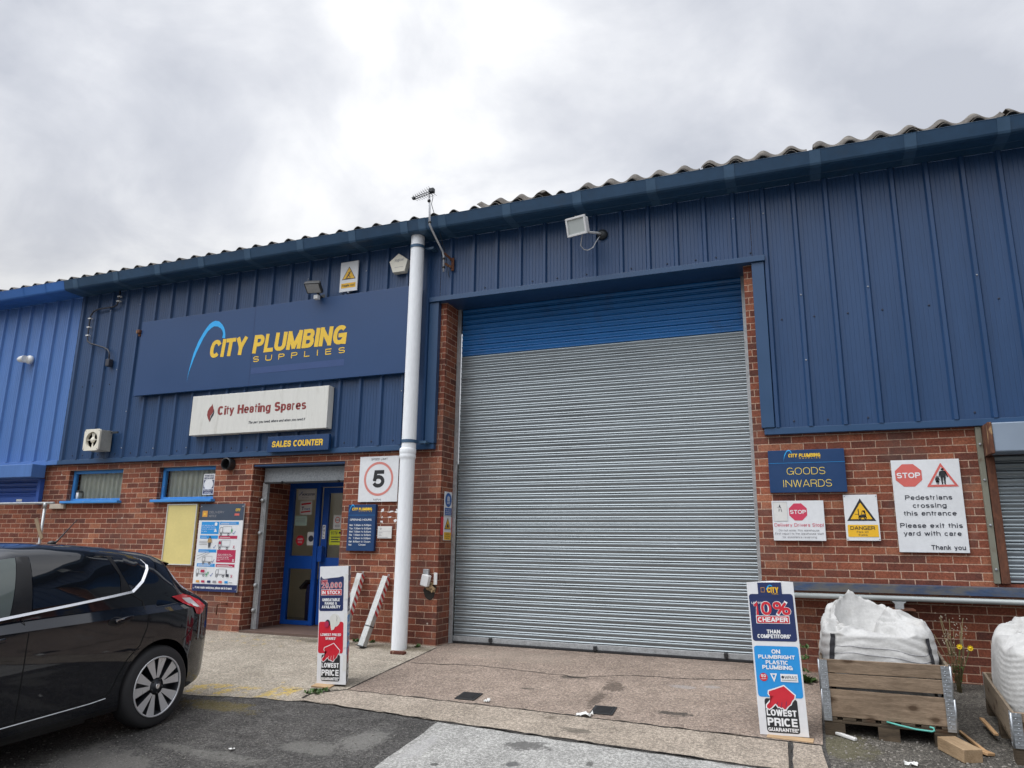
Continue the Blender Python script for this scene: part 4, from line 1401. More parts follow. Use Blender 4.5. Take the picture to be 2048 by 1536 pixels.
# --- speed limit
s = wall_sign('speed_limit_sign', 'square white sign with a black 5 in a faded red ring, reading SPEED LIMIT', -5.404, -4.82, 2.147, 2.731, 8.07)
s.panel('sign_white', 0.012)
s.ring(0.505, 0.497, 0.219, 0.189, 'ink_ring')
s.text('5', 0.352, 0.660, 0.692, 0.385, 'ink_black', 0.028, res=6)
s.text('SPEED LIMIT', 0.292, 0.715, 0.086, 0.045, 'ink_dark', 0.004)
s.text('M.P.H.', 0.405, 0.597, 0.972, 0.040, 'ink_dark', 0.004)

# --- opening hours
s = wall_sign('opening_hours_sign', 'tall dark blue sign listing OPENING HOURS in white, under the speed limit sign', -5.525, -5.115, 1.532, 2.113, 8.05)
s.panel('sign_navy', 0.045)
city_logo(s, 0.146, 0.870, 0.129, 0.062, sup=True)
s.rect(0.004, 0.228, 0.994, 0.232, 'ink_blue', 'rule')
s.text('OPENING HOURS', 0.083, 0.877, 0.352, 0.042, 'ink_white', 0.012)
for (d_, h_, v_) in (('Mon', '7.30am to 5.00pm', 0.466), ('Tue', '7.30am to 5.00pm', 0.538), ('Wed', '7.30am to 5.00pm', 0.608), ('Thur', '7.30am to 5.00pm', 0.678),
                     ('Fri', '7.30am to 5.00pm', 0.749), ('Sat', '8.00am to 12noon', 0.821)):
    s.text(d_, 0.082, 0.20 if d_ != 'Fri' else 0.16, v_, 0.038, 'ink_white', 0.012)
    s.text(h_, 0.245, 0.872, v_, 0.038, 'ink_white', 0.012)
s.text('Sun', 0.082, 0.19, 0.889, 0.038, 'ink_white', 0.012)
s.text('Closed', 0.455, 0.698, 0.886, 0.038, 'ink_white', 0.012)

# --- small plaque and torn-off sign remains
s = wall_sign('small_plaque', 'small pale grey plaque with fine print beside the opening hours sign', -5.085, -4.88, 1.69, 1.84, 8.075)
s.panel('paper', 0.01)
s.ring(0.22, 0.2, 0.012, 0.006, 'ink_grey', 'emblem', n=20)
s.rect(0.05, 0.40, 0.95, 0.415, 'ink_grey', 'rule')
for v_, b_ in ((0.52, 0.36), (0.64, 0.26), (0.76, 0.30), (0.90, 0.74)):
    s.rect(0.07, v_, b_, v_ + 0.03, 'ink_grey', 'fine_print')
rnd = random.Random(3)
mb = MB()
for cx, cz, w_, h_ in ((-5.04, 2.03, .03, .035), (-4.93, 2.025, .055, .012), (-4.84, 2.03, .03, .03), (-5.045, 1.955, .012, .02), (-4.94, 1.955, .045, .008), (-5.05, 1.90, .025, .02), (-4.845, 1.90, .03, .03)):
    for q in range(4):
        px, pz = cx + rnd.uniform(-w_, w_) * .6, cz + rnd.uniform(-h_, h_) * .6
        n_ = 7
        mb.face([(px + cos(2 * pi * i / n_) * w_ * rnd.uniform(.25, .7), BY - 0.0025 - 0.0004 * q, pz + sin(2 * pi * i / n_) * h_ * rnd.uniform(.25, .7)) for i in range(n_)])
tag(mb.build('glue_remains', 'ink_white', None, fix=False), 'ragged white glue marks left on the bricks above the small grey plaque', 'glue marks')

# --- goods inwards
s = wall_sign('goods_inwards_sign', 'dark blue sign reading GOODS INWARDS in thin yellow letters, right of the roller door', -0.352, 0.379, 2.188, 2.625, 8.045)
s.panel('sign_navy', 0.05)
city_logo(s, 0.273, 0.692, 0.175, 0.085, sup=True)
s.rect(0.0, 0.303, 1.0, 0.311, 'ink_blue', 'rule')
s.text('GOODS', 0.238, 0.740, 0.585, 0.165, 'ink_gold', -0.012, res=4)
s.text('INWARDS', 0.175, 0.813, 0.875, 0.168, 'ink_gold', -0.012, res=4)

# --- delivery drivers
s = wall_sign('delivery_drivers_sign', 'white sign with a red STOP octagon reading Delivery Drivers Stop!, below the goods inwards sign', -0.347, 0.148, 1.704, 2.105, 8.06)
s.panel('sign_white', 0.03)


def octagon(cu_, cv, ru, rv):
    return [(cu_ + ru / cos(pi / 8) * cos(R(22.5 + 45 * k)), cv + rv / cos(pi / 8) * sin(R(22.5 + 45 * k))) for k in range(8)]


s.poly(octagon(0.504, 0.283, 0.172, 0.214), 'ink_pink_red', 'stop_octagon')
s.poly([(0.025, 0.03), (0.30, 0.03), (0.302, 0.515), (0.027, 0.52)], 'paper', 'stuck_patch')
s.bump()
s.outline([(0.025, 0.03), (0.30, 0.03), (0.302, 0.515), (0.027, 0.52)], 0.003, 'ink_grey', 'patch_edge')
s.polys([[(0.155, 0.09), (0.165, 0.11), (0.17, 0.155), (0.19, 0.19), (0.165, 0.175), (0.15, 0.16), (0.128, 0.19), (0.145, 0.13)], [(0.135, 0.21), (0.152, 0.20), (0.14, 0.275), (0.13, 0.275)],
         [(0.17, 0.20), (0.182, 0.205), (0.195, 0.28), (0.183, 0.275)], [(0.10, 0.155), (0.12, 0.165), (0.115, 0.175)]], 'ink_dark', 'worn_figure')
s.text('STOP', 0.350, 0.658, 0.331, 0.096, 'ink_white', 0.02)
s.text('Delivery Drivers Stop!', 0.031, 0.972, 0.650, 0.082, 'ink_pink_red', 0.0)
s.text('Do not enter this warehouse', 0.11, 0.885, 0.768, 0.052, 'ink_grey', 0.002)
s.text('First report to the warehouse staff', 0.032, 0.962, 0.850, 0.052, 'ink_grey', 0.002)
s.text('for assistance reversing', 0.175, 0.827, 0.936, 0.052, 'ink_grey', 0.002)


def screws4(s, m='bolt', e=0.035):
    mb = MB()
    for u, v in ((e, e), (1 - e, e), (1 - e, 1 - e), (e, 1 - e)):
        p = s.pt(u, v * 1.0, 0.0)
        mb.lathe([(0.006, 0.0), (0.006, -0.002), (0.003, -0.004)], p, 'Y', 10)
    return mb.build('screws', m, s.root)


# --- forklift danger
s = wall_sign('forklift_danger_sign', 'white sign with a yellow forklift triangle reading DANGER Fork lift trucks', 0.335, 0.640, 1.709, 2.158, 8.07)
s.panel('sign_white', 0.012)
s.poly([(0.490, 0.083), (0.915, 0.572), (0.065, 0.572)], 'ink_black', 'triangle')
s.bump()
s.poly([(0.490, 0.170), (0.815, 0.535), (0.165, 0.535)], 'ink_amber', 'triangle_field')
s.rect(0.06, 0.656, 0.955, 0.918, 'ink_amber', 'text_panel', r=0.006)
s.bump()
s.polys([[(0.40, 0.31), (0.425, 0.31), (0.435, 0.50), (0.41, 0.50)], [(0.30, 0.425), (0.41, 0.425), (0.41, 0.434), (0.30, 0.434)], [(0.44, 0.445), (0.50, 0.445), (0.53, 0.43), (0.63, 0.43), (0.64, 0.50), (0.43, 0.50)],
         [(0.53, 0.345), (0.615, 0.345), (0.625, 0.43), (0.61, 0.43), (0.60, 0.358), (0.54, 0.358), (0.50, 0.445), (0.485, 0.445)]], 'ink_black', 'forklift')
s.ring(0.445, 0.505, 0.0135, 0.006, 'ink_black', 'forklift_wheel', n=20)
s.ring(0.605, 0.505, 0.0135, 0.006, 'ink_black', 'forklift_wheel', n=20)
s.text('DANGER', 0.138, 0.860, 0.765, 0.078, 'ink_black', 0.012)
s.text('Fork lift', 0.320, 0.662, 0.834, 0.045, 'ink_dark', 0.0)
s.text('trucks', 0.365, 0.622, 0.896, 0.045, 'ink_dark', 0.0)
screws4(s)

# --- pedestrians
s = wall_sign('pedestrians_sign', 'large white sign with a STOP octagon and warning triangle reading Pedestrians crossing this entrance', 0.792, 1.380, 1.604, 2.490, 8.07)
s.panel('sign_white', 0.012)
s.poly(octagon(0.246, 0.170, 0.196, 0.124), 'ink_faded_red', 'stop_octagon')
s.bump()
s.text('STOP', 0.070, 0.420, 0.200, 0.060, 'ink_white', 0.022)


def tri_band(s, a, b, c, w, m):
    P = [Vector((q[0] * s.w, q[1] * s.h)) for q in (a, b, c)]
    # rounded warning triangle ring: offset inside by w
    cen = (P[0] + P[1] + P[2]) / 3
    L = [(P[1] - P[2]).length, (P[2] - P[0]).length, (P[0] - P[1]).length]
    inc = (P[0] * L[0] + P[1] * L[1] + P[2] * L[2]) / sum(L)
    area = abs((P[1] - P[0]).cross(P[2] - P[0])) / 2
    rin = 2 * area / sum(L)
    k = (rin - w) / rin
    Q = [inc + (p - inc) * k for p in P]
    uv = lambda p: (p.x / s.w, p.y / s.h)
    s.polys([[uv(P[i]), uv(P[(i + 1) % 3]), uv(Q[(i + 1) % 3]), uv(Q[i])] for i in range(3)], m, 'warning_triangle')


tri_band(s, (0.727, 0.040), (0.955, 0.300), (0.499, 0.300), 0.019, 'ink_faded_red')


def person_polys(cu_, v0, v1, s, skirt=False):
    h = v1 - v0
    a = h * s.h / s.w
    q = []
    n = 12
    q.append([(cu_ + 0.085 * a * cos(2 * pi * i / n), v0 + 0.075 * h + 0.075 * h * sin(2 * pi * i / n)) for i in range(n)])
    P = lambda x, y: (cu_ + x * a, v0 + y * h)
    q.append([P(-.17, .20), P(-.10, .165), P(.10, .165), P(.17, .20), P(.145, .55), P(-.145, .55)])
    q.append([P(-.17, .20), P(-.11, .22), P(-.19, .56), P(-.25, .54)])
    q.append([P(.17, .20), P(.11, .22), P(.21, .56), P(.27, .54)])
    if skirt:
        q.append([P(-.13, .5), P(.13, .5), P(.20, .72), P(-.20, .72)])
    q.append([P(-.145, .54), P(-.01, .54), P(-.035, .97), P(-.12, 1.0), P(-.10, .96)])
    q.append([P(.145, .54), P(.01, .54), P(.035, .97), P(.12, 1.0), P(.10, .96)])
    return q


s.polys(person_polys(0.745, 0.098, 0.277, s), 'ink_black', 'adult_figure')
s.polys(person_polys(0.660, 0.180, 0.277, s, True), 'ink_black', 'child_figure')
for t_, a_, b_, v_ in (('Pedestrians', 0.160, 0.840, 0.438), ('crossing', 0.261, 0.747, 0.524), ('this entrance', 0.118, 0.876, 0.608), ('Please exit this', 0.046, 0.942, 0.739), ('yard with care', 0.087, 0.914, 0.823), ('Thank you', 0.465, 0.948, 0.970)):
    s.text(t_, a_, b_, v_, 0.050, 'ink_dark', 0.012, space=1.1)

# --- fragile roof
s = wall_sign('fragile_roof_sign', 'white sign with a yellow falling-person triangle high under the gutter, reading Fragile roof', -5.87, -5.58, 5.045, 5.485, 8.005)
s.panel('sign_white', 0.02)
s.poly([(0.50, 0.165), (0.89, 0.60), (0.11, 0.60)], 'ink_dark', 'triangle')
s.rect(0.09, 0.72, 0.91, 0.88, 'ink_amber', 'text_panel')
s.bump()
s.poly([(0.50, 0.205), (0.84, 0.58), (0.16, 0.58)], 'ink_amber', 'triangle_field')
s.bump()
s.polys([[(0.55, 0.335), (0.60, 0.335), (0.60, 0.37), (0.55, 0.37)], [(0.53, 0.37), (0.59, 0.38), (0.50, 0.47), (0.44, 0.45)], [(0.44, 0.37), (0.55, 0.375), (0.54, 0.39), (0.44, 0.385)], [(0.44, 0.45), (0.50, 0.46), (0.42, 0.53), (0.36, 0.56), (0.35, 0.545)],
         [(0.50, 0.46), (0.60, 0.52), (0.58, 0.56), (0.56, 0.56), (0.56, 0.525), (0.47, 0.475)], [(0.28, 0.565), (0.45, 0.555), (0.62, 0.57), (0.62, 0.578), (0.28, 0.578)]], 'ink_dark', 'falling_figure')
s.text('Fragile roof', 0.14, 0.86, 0.835, 0.075, 'ink_dark', 0.005)
MB().box(-5.73, -5.715, 8.006, 8.06, 5.02, 5.05).build('fixing_strip', 'bolt', s.root)

# --- empty yellow notice frame
s = wall_sign('notice_frame', 'empty yellow notice board in a thin pale frame, under the right-hand window', -8.655, -8.09, 1.295, 2.15, 8.065, 'notice board')
s.panel('notice_yellow', 0.03)
mb = MB()
for u0_, v0_, u1_, v1_ in ((0, 0, 1, 0.018), (0, 0.982, 1, 1), (0, 0.0185, 0.026, 0.9815), (0.974, 0.0185, 1, 0.9815)):
    c = s.pt((u0_ + u1_) / 2, (v0_ + v1_) / 2, 0.004)
    mb.obox(c, s.ex, -s.n, s.ez, (u1_ - u0_) * s.w / 2, 0.006, (v1_ - v0_) * s.h / 2)
mb.build('frame', 'alu_trim', s.root)

# --- delivery instructions board
s = wall_sign('delivery_notice_board', 'tall white delivery notice board with blue and crimson picture panels beside the shop door', -8.035, -7.245, 0.955, 2.145, 8.065, 'notice board')
s.panel('sign_white', 0.015)
flat('board_header', (0.045, 0.065, 0.10), 0.5)
s.rect(0, 0, 1, 0.191, 'board_header', 'header')
s.rect(0, 0.919, 1, 1, 'ink_navy', 'footer')
B_, C_ = 'ink_blue', 'ink_crimson'
for u0_, v0_, u1_, v1_, m_ in ((0.07, 0.208, 0.478, 0.350, B_), (0.490, 0.208, 0.912, 0.242, B_), (0.064, 0.366, 0.472, 0.404, B_), (0.489, 0.368, 0.905, 0.403, C_), (0.058, 0.527, 0.467, 0.562, B_),
                              (0.487, 0.529, 0.902, 0.673, C_), (0.055, 0.688, 0.466, 0.724, B_), (0.487, 0.690, 0.904, 0.724, C_)):
    s.rect(u0_, v0_, u1_, v1_, m_, 'panel_block')
s.bump()
s.rect(0.066, 0.080, 0.184, 0.151, 'ink_orange', 'arrow_block')
s.text('DELIVERY', 0.219, 0.56, 0.110, 0.026, 'ink_grey', 0.01)
s.text('NOTICE', 0.219, 0.39, 0.154, 0.026, 'ink_grey', 0.01)
s.text('CITY', 0.815, 0.922, 0.088, 0.032, 'ink_yellow', 0.03)
s.rect(0.80, 0.113, 0.905, 0.138, 'ink_faded_red', 'small_logo')
s.text('If you require assistance, please ask in branch', 0.07, 0.889, 0.970, 0.026, 'ink_white', 0.02)
s.bump()
s.polys([[(0.09, 0.098), (0.16, 0.118), (0.09, 0.136), (0.10, 0.117)]], 'ink_yellow', 'arrow')
for u0_, v0_, t_ in ((0.09, 0.255, 'All delivery drivers'), (0.09, 0.275, 'must report to the'), (0.09, 0.298, 'counter on arrival'), (0.09, 0.325, 'at site')):
    s.text(t_, u0_, u0_ + 0.017 * len(t_), v0_, 0.011, 'ink_white', 0.015)
for u0_, v0_, t_ in ((0.51, 0.585, 'Never unload at the'), (0.51, 0.602, 'vehicle without staff'), (0.51, 0.620, 'present to guide'), (0.51, 0.638, 'you safely in the'), (0.51, 0.655, 'yard')):
    s.text(t_, u0_, u0_ + 0.0155 * len(t_), v0_, 0.011, 'ink_white', 0.015)
s.ring(0.405, 0.235, 0.024, 0.0, 'ink_white', 'badge', n=20)
s.poly([(0.405, 0.285), (0.44, 0.325), (0.37, 0.325)], 'ink_white', 'badge')
for u0_, v0_, u1_ in ((0.515, 0.222, 0.86), (0.515, 0.232, 0.70), (0.09, 0.385, 0.22), (0.515, 0.385, 0.75), (0.085, 0.546, 0.30), (0.08, 0.700, 0.42), (0.08, 0.711, 0.36), (0.51, 0.703, 0.78), (0.51, 0.713, 0.86)):
    s.rect(u0_, v0_, u1_, v0_ + 0.004, 'ink_white', 'fine_print')


def lorry(u, v, w, cab_fill=None, load=None):
    """small line drawing of a lorry, cab on the left"""
    h = w * 0.42
    P = lambda a, b: (u + a * w, v + b * h)
    L = 0.0035
    s.stroke([P(.28, 0), P(1, 0), P(1, .62), P(.28, .62), P(.28, 0)], L, 'ink_grey', 'lorry_drawing')
    s.stroke([P(.25, .62), P(0, .62), P(0, .35), P(.06, .1), P(.25, .1), P(.25, .62)], L * 1.3, 'ink_dark', 'lorry_drawing')
    s.stroke([P(0, .72), P(1, .72)], L * 1.3, 'ink_dark', 'lorry_drawing')
    for a in (.13, .78):
        c = P(a, .86)
        s.ring(c[0], c[1], 0.018, 0.010, 'ink_dark', 'lorry_wheel', n=14)
    if load:
        s.rect(*P(.45, .18), *P(.85, .52), load, 'lorry_load')
    if cab_fill:
        s.rect(*P(.04, .16), *P(.21, .45), cab_fill, 'lorry_cab')


lorry(0.50, 0.262, 0.26)
lorry(0.50, 0.418, 0.26, cab_fill='ink_crimson')
lorry(0.17, 0.605, 0.22)
lorry(0.06, 0.742, 0.22, load='ink_crimson')
lorry(0.50, 0.745, 0.22)
for u_, v_, m_ in ((0.82, 0.335, 'mand_blue'), (0.41, 0.498, 'mand_blue'), (0.41, 0.660, 'mand_blue'), (0.40, 0.815, 'mand_blue')):
    s.stroke([(u_ - 0.02, v_), (u_, v_ + 0.014), (u_ + 0.035, v_ - 0.022)], 0.007, m_, 'tick')
for u_, v_, m_ in ((0.85, 0.498, 'ink_crimson'), (0.865, 0.650, 'ink_white'), (0.86, 0.825, 'ink_crimson')):
    s.polys([], m_, 'cross') if False else None
    s.stroke([(u_ - 0.018, v_ - 0.018), (u_ + 0.018, v_ + 0.014)], 0.007, m_, 'cross')
    s.bump()
    s.stroke([(u_ + 0.018, v_ - 0.018), (u_ - 0.018, v_ + 0.014)], 0.007, m_, 'cross')
q = person_polys(0.30, 0.375, 0.510, s)
s.polys(q[:1], 'ink_dark', 'driver_hair')
s.polys(q[1:4], 'tan', 'driver_coat')
s.polys(q[4:], 'ink_dark', 'driver_legs')
for v_ in (0.432, 0.449, 0.467):
    s.rect(0.065, v_, 0.245, v_ + 0.005, 'ink_grey', 'fine_print')
s.stroke([(0.05, 0.64), (0.33, 0.565)], 0.004, 'ink_dark', 'road_line')
s.stroke([(0.05, 0.605), (0.25, 0.565)], 0.004, 'ink_dark', 'road_line')
s.polys(person_polys(0.775, 0.285, 0.335, s), 'green_ink', 'guide_figure')
s.polys(person_polys(0.30, 0.79, 0.84, s) + person_polys(0.335, 0.775, 0.815, s), 'green_ink', 'guide_figure')
s.polys([[(0.735, 0.75), (0.75, 0.75), (0.75, 0.80), (0.80, 0.80), (0.80, 0.83), (0.735, 0.83)]], 'ink_dark', 'forklift_drawing')
for u_, m_ in ((0.08, 'ink_orange'), (0.20, 'ink_crimson'), (0.335, 'ink_navy'), (0.46, 'ink_grey'), (0.59, 'ink_faded_red'), (0.72, 'ink_blue'), (0.82, 'ink_dark')):
    s.rect(u_, 0.878 if m_ != 'ink_dark' else 0.892, u_ + 0.075, 0.903 if m_ != 'ink_dark' else 0.897, m_, 'small_logo')
screws4(s, 'ink_white', 0.03)

# --- sticker on the window pane
s = wall_sign('security_sticker', 'navy and white THIEVES BEWARE sticker on the glass of the right-hand window', -8.135, -7.925, 2.285, 2.585, 8.168, 'sticker')
s.panel('ink_white', 0.003)
s.rect(0.05, 0.30, 0.95, 0.70, 'ink_navy', 'print')
s.rect(0.05, 0.75, 0.95, 0.95, 'ink_navy', 'print')
s.bump()
s.ring(0.5, 0.5, 0.078, 0.0, 'ink_white', 'emblem', asp=1.1)
s.text('THIEVES', 0.08, 0.92, 0.135, 0.085, 'ink_navy', 0.02)
s.text('BEWARE', 0.08, 0.92, 0.255, 0.085, 'ink_navy', 0.02)
s.text('PROPERTY', 0.10, 0.90, 0.84, 0.06, 'ink_white', 0.01)
s.text('MARKED', 0.2, 0.8, 0.93, 0.06, 'ink_white', 0.01)

# --- signs on the left reveal of the roller door (they face +X)
r = thing('door_reveal_sign', 'narrow blue and yellow safety notice strip on the brick reveal beside the roller door', 'sign')
s = Sign(r, (-4.208, 8.195, 2.275), (0, 1, 0), (0, 0, 1), 0.20, 0.60)
s.panel('sign_white', 0.008)
s.ring(0.5, 0.17, 0.088, 0.0, 'mand_blue', 'mandatory_disc')
s.rect(0.04, 0.335, 0.96, 0.485, 'mand_blue', 'text_panel')
s.rect(0.0, 0.497, 1.0, 0.505, 'ink_dark', 'gap')
s.poly([(0.5, 0.53), (0.93, 0.775), (0.07, 0.775)], 'ink_black', 'triangle')
s.rect(0.03, 0.835, 0.97, 0.99, 'ink_amber', 'text_panel')
s.bump()
s.polys([[(0.34, 0.10), (0.41, 0.10), (0.41, 0.20), (0.34, 0.20)], [(0.46, 0.08), (0.53, 0.08), (0.53, 0.20), (0.46, 0.20)], [(0.58, 0.10), (0.65, 0.10), (0.65, 0.20), (0.58, 0.20)], [(0.28, 0.215), (0.72, 0.215), (0.72, 0.225), (0.28, 0.225)], [(0.30, 0.24), (0.70, 0.24), (0.70, 0.25), (0.30, 0.25)]], 'ink_white', 'glove_picture')
s.poly([(0.5, 0.565), (0.84, 0.76), (0.16, 0.76)], 'ink_amber', 'triangle_field')
s.text('High visibility', 0.12, 0.88, 0.385, 0.028, 'ink_white', 0.0)
s.text('clothing must be', 0.12, 0.88, 0.425, 0.028, 'ink_white', 0.0)
s.text('worn in this area', 0.12, 0.88, 0.465, 0.028, 'ink_white', 0.0)
s.text('Caution', 0.2, 0.8, 0.885, 0.035, 'ink_dark', 0.005)
s.text('Fork lift trucks', 0.12, 0.88, 0.93, 0.028, 'ink_dark', 0.0)
s.text('operating', 0.25, 0.75, 0.97, 0.028, 'ink_dark', 0.0)
s.bump()
s.polys([[(0.40, 0.68), (0.52, 0.65), (0.60, 0.69), (0.66, 0.74), (0.34, 0.74)]], 'ink_dark', 'picture')
r2_ = thing('red_backing_plate', 'red plate behind the yellow half of the door reveal notice', 'plate')
s2 = Sign(r2_, (-4.2165, 8.13, 1.96), (0, 1, 0), (0, 0, 1), 0.31, 0.22)
s2.panel('ink_red', 0.003)

# --- stickers on the entrance glazing
def door_note(name, label, x0, x1, z0, z1, m, y=None, cat='sticker'):
    s = wall_sign(name, label, x0, x1, z0, z1, (DY + 0.026) if y is None else y, cat)
    s.panel(m, 0.002, bev=0)
    return s


s = door_note('maker_sticker', 'white sticker reading WORCESTER at the top of the fixed door glass', -7.105, -6.795, 2.255, 2.405, 'paper')
s.stroke([(0.05, 0.55), (0.15, 0.42), (0.24, 0.2)], 0.01, 'mand_blue', 'swoosh')
s.text('WORCESTER', 0.22, 0.96, 0.58, 0.2, 'ink_navy', 0.02, shear=0.1)
s.text('Bosch Group', 0.24, 0.62, 0.82, 0.10, 'ink_grey', 0.0)
s = door_note('red_striped_sticker', 'white sticker with red bands below the top sticker on the fixed door glass', -7.055, -6.84, 2.035, 2.24, 'paper')
s.poly([(0.1, 0.2), (0.9, 0.12), (0.9, 0.24), (0.1, 0.32)], 'ink_red', 'band')
s.poly([(0.1, 0.78), (0.9, 0.70), (0.9, 0.80), (0.1, 0.88)], 'ink_red', 'band')
s.text('T', 0.14, 0.34, 0.68, 0.26, 'ink_navy', 0.03)
s.text('mark', 0.38, 0.88, 0.66, 0.16, 'mand_blue', 0.01)
s = door_note('green_notice', 'pale green handwritten notice taped at the left of the fixed door glass', -7.13, -6.915, 1.875, 2.02, 'pale_green')
for v_ in (0.3, 0.45, 0.6):
    s.rect(0.1, v_, 0.85, v_ + 0.03, 'ink_grey', 'fine_print')
r = thing('round_red_sticker', 'round red sticker low on the fixed door glass', 'sticker')
s = Sign(r, (-7.085, DY + 0.026, 1.735), (1, 0, 0), (0, 0, 1), 0.15, 0.15)
s.ring(0.5, 0.5, 0.075, 0.0, 'ink_red', 'disc')
s.bump()
s.text('open', 0.2, 0.8, 0.45, 0.2, 'ink_white', 0.01)
s.text('late', 0.25, 0.75, 0.75, 0.18, 'ink_white', 0.01)
s = door_note('round_logo_card', 'white card with a dark round emblem at the right of the fixed door glass', -6.885, -6.762, 1.59, 1.785, 'paper')
s.ring(0.55, 0.5, 0.045, 0.0, 'ink_dark', 'emblem')
s = door_note('pull_sticker', 'white vertical sticker reading PULL on the blue door edge', -6.645, -6.59, 1.685, 1.885, 'ink_white', DY + 0.052)
for ch, v_ in (('P', 0.23), ('U', 0.46), ('L', 0.69), ('L', 0.92)):
    s.text(ch, 0.25, 0.75, v_, 0.16, 'ink_black', 0.02)
s = door_note('no_smoking_sticker', 'white sticker with a red ringed cigarette on the opening door glass', -6.475, -6.33, 1.83, 2.03, 'paper', DY + 0.071)
s.ring(0.5, 0.36, 0.045, 0.034, 'ink_faded_red', 'ring')
s.rect(0.25, 0.34, 0.75, 0.39, 'ink_dark', 'cigarette')
for v_ in (0.72, 0.82):
    s.rect(0.2, v_, 0.8, v_ + 0.04, 'ink_grey', 'fine_print')
s = door_note('cctv_sticker', 'bright yellow CCTV sticker with a black camera on the opening door glass', -6.525, -6.24, 1.60, 1.815, 'cctv_yellow', DY + 0.0695)
s.text('CCTV', 0.08, 0.48, 0.30, 0.2, 'ink_dark', 0.01)
s.poly([(0.55, 0.12), (0.98, 0.06), (0.98, 0.24), (0.72, 0.26), (0.55, 0.24)], 'ink_black', 'camera_picture')
for v_, b_ in ((0.45, 0.72), (0.6, 0.55), (0.75, 0.8)):
    s.rect(0.1, v_, b_, v_ + 0.06, 'ink_dark', 'fine_print')
s = door_note('yellow_sticker', 'plain yellow sticker behind the no smoking sticker', -6.325, -6.20, 1.84, 2.02, 'cctv_yellow', DY + 0.071)
s.poly([(0.3, 0.75), (0.55, 0.25), (0.8, 0.75)], 'ink_dark', 'print')

# ------------------------------------------------------------------ things fixed to the front
M['lamp_white'] = mat('white_lamp_body', (0.70, 0.71, 0.71), 0.4, 0, 0.06, 6)
M['lamp_glass'] = mat('frosted_glass', (0.46, 0.50, 0.49), 0.12, 0, 0.08, 5, coat=0.5)
M['lamp_dark'] = mat('dark_lamp_body', (0.025, 0.03, 0.035), 0.45, 0, 0.1, 6)
M['led'] = mat('led_face', (0.36, 0.38, 0.40), 0.2, 0, 0.1, 30)
M['cable_white'] = mat('white_cable', (0.62, 0.64, 0.66), 0.5, 0, 0.05, 6)
M['conduit'] = mat('dark_conduit', (0.030, 0.032, 0.045), 0.5, 0, 0.2, 6)
M['fan_side'] = mat('fan_casing', (0.40, 0.40, 0.36), 0.5, 0.25, 0.2, 7, dirt=(0.25, 0.22, 0.16), ds=12, dt=(0.55, 0.75))

# white floodlight over the roller door
r = thing('white_floodlight', 'square white halogen floodlight with a looping white cable above the roller door', 'floodlight')
c, ax = Vector((-2.29, 7.60, 5.29)), Vector((0.96, -0.27, -0.03)).normalized()
up = Vector((0.0, -0.30, 0.95)); up = (up - ax * up.dot(ax)).normalized(); nf = up.cross(ax)     # nf points into the lamp (+Y)
MB().obox(c + nf * 0.05, ax, nf, up, 0.118, 0.045, 0.095, 0.012).obox(c + nf * 0.115, ax, nf, up, 0.075, 0.022, 0.06, 0.01).build('body', 'lamp_white', r)
mb = MB()
for du, dv, hu, hv in ((0, .098, .135, .012), (0, -.098, .135, .012), (.123, 0, .012, .0855), (-.123, 0, .012, .0855)):
    mb.obox(c + ax * du + up * dv - nf * 0.004, ax, nf, up, hu, 0.012, hv, 0.003)
mb.build('rim', 'lamp_white', r)
MB().obox(c + nf * 0.0, ax, nf, up, 0.110, 0.004, 0.085).build('lens', 'lamp_glass', r)
MB().tube([c + ax * 0.06 + nf * 0.1 - up * 0.06, (-2.20, 7.84, 5.30), (-2.13, 7.95, 5.33), (-2.10, 8.02, 5.34)], 0.014, 10).build('arm', 'lamp_white', r)
MB().lathe([(0.065, 0.0), (0.065, -0.03), (0.05, -0.045), (0.03, -0.06)], (-2.095, 8.06, 5.34), 'Y', 20).build('wall_mount', 'lamp_dark', r)
MB().tube([c + ax * -0.01 + nf * 0.13 - up * 0.08, (-2.30, 7.80, 5.13), (-2.28, 7.86, 5.10), (-2.24, 7.90, 5.10), (-2.19, 7.94, 5.14), (-2.16, 7.97, 5.22), (-2.12, 8.0, 5.30)], 0.006, 8).build('cable', 'cable_white', r)
MB().obox(c + up * 0.115 + nf * 0.02, ax, nf, up, 0.012, 0.012, 0.012, 0.003).build('clip', 'lamp_dark', r)

# black floodlight over the fascia
r = thing('black_floodlight', 'small black LED floodlight tilted down above the fascia board', 'floodlight')
c, ax = Vector((-6.16, 7.80, 5.07)), Vector((0.97, 0.22, 0.0)).normalized()
up = Vector((0.0, -0.80, 0.62)); up = (up - ax * up.dot(ax)).normalized(); nf = up.cross(ax)
MB().obox(c + nf * 0.03, ax, nf, up, 0.115, 0.028, 0.085, 0.008).obox(c + nf * 0.07 + up * 0.02, ax, nf, up, 0.09, 0.02, 0.055, 0.006).build('body', 'lamp_dark', r)
MB().obox(c + nf * 0.001, ax, nf, up, 0.095, 0.003, 0.068).build('lens', 'led', r)
MB().tube([c + nf * 0.08, (-6.15, 7.93, 5.0), (-6.14, 8.04, 4.985)], 0.02, 10).box(-6.20, -6.08, 8.035, 8.055, 4.94, 5.06, 0.004).build('bracket', 'lamp_dark', r)
MB().box(-6.19, -6.12, 7.86, 7.92, 4.94, 5.0, 0.006).build('sensor', 'lamp_white', r)

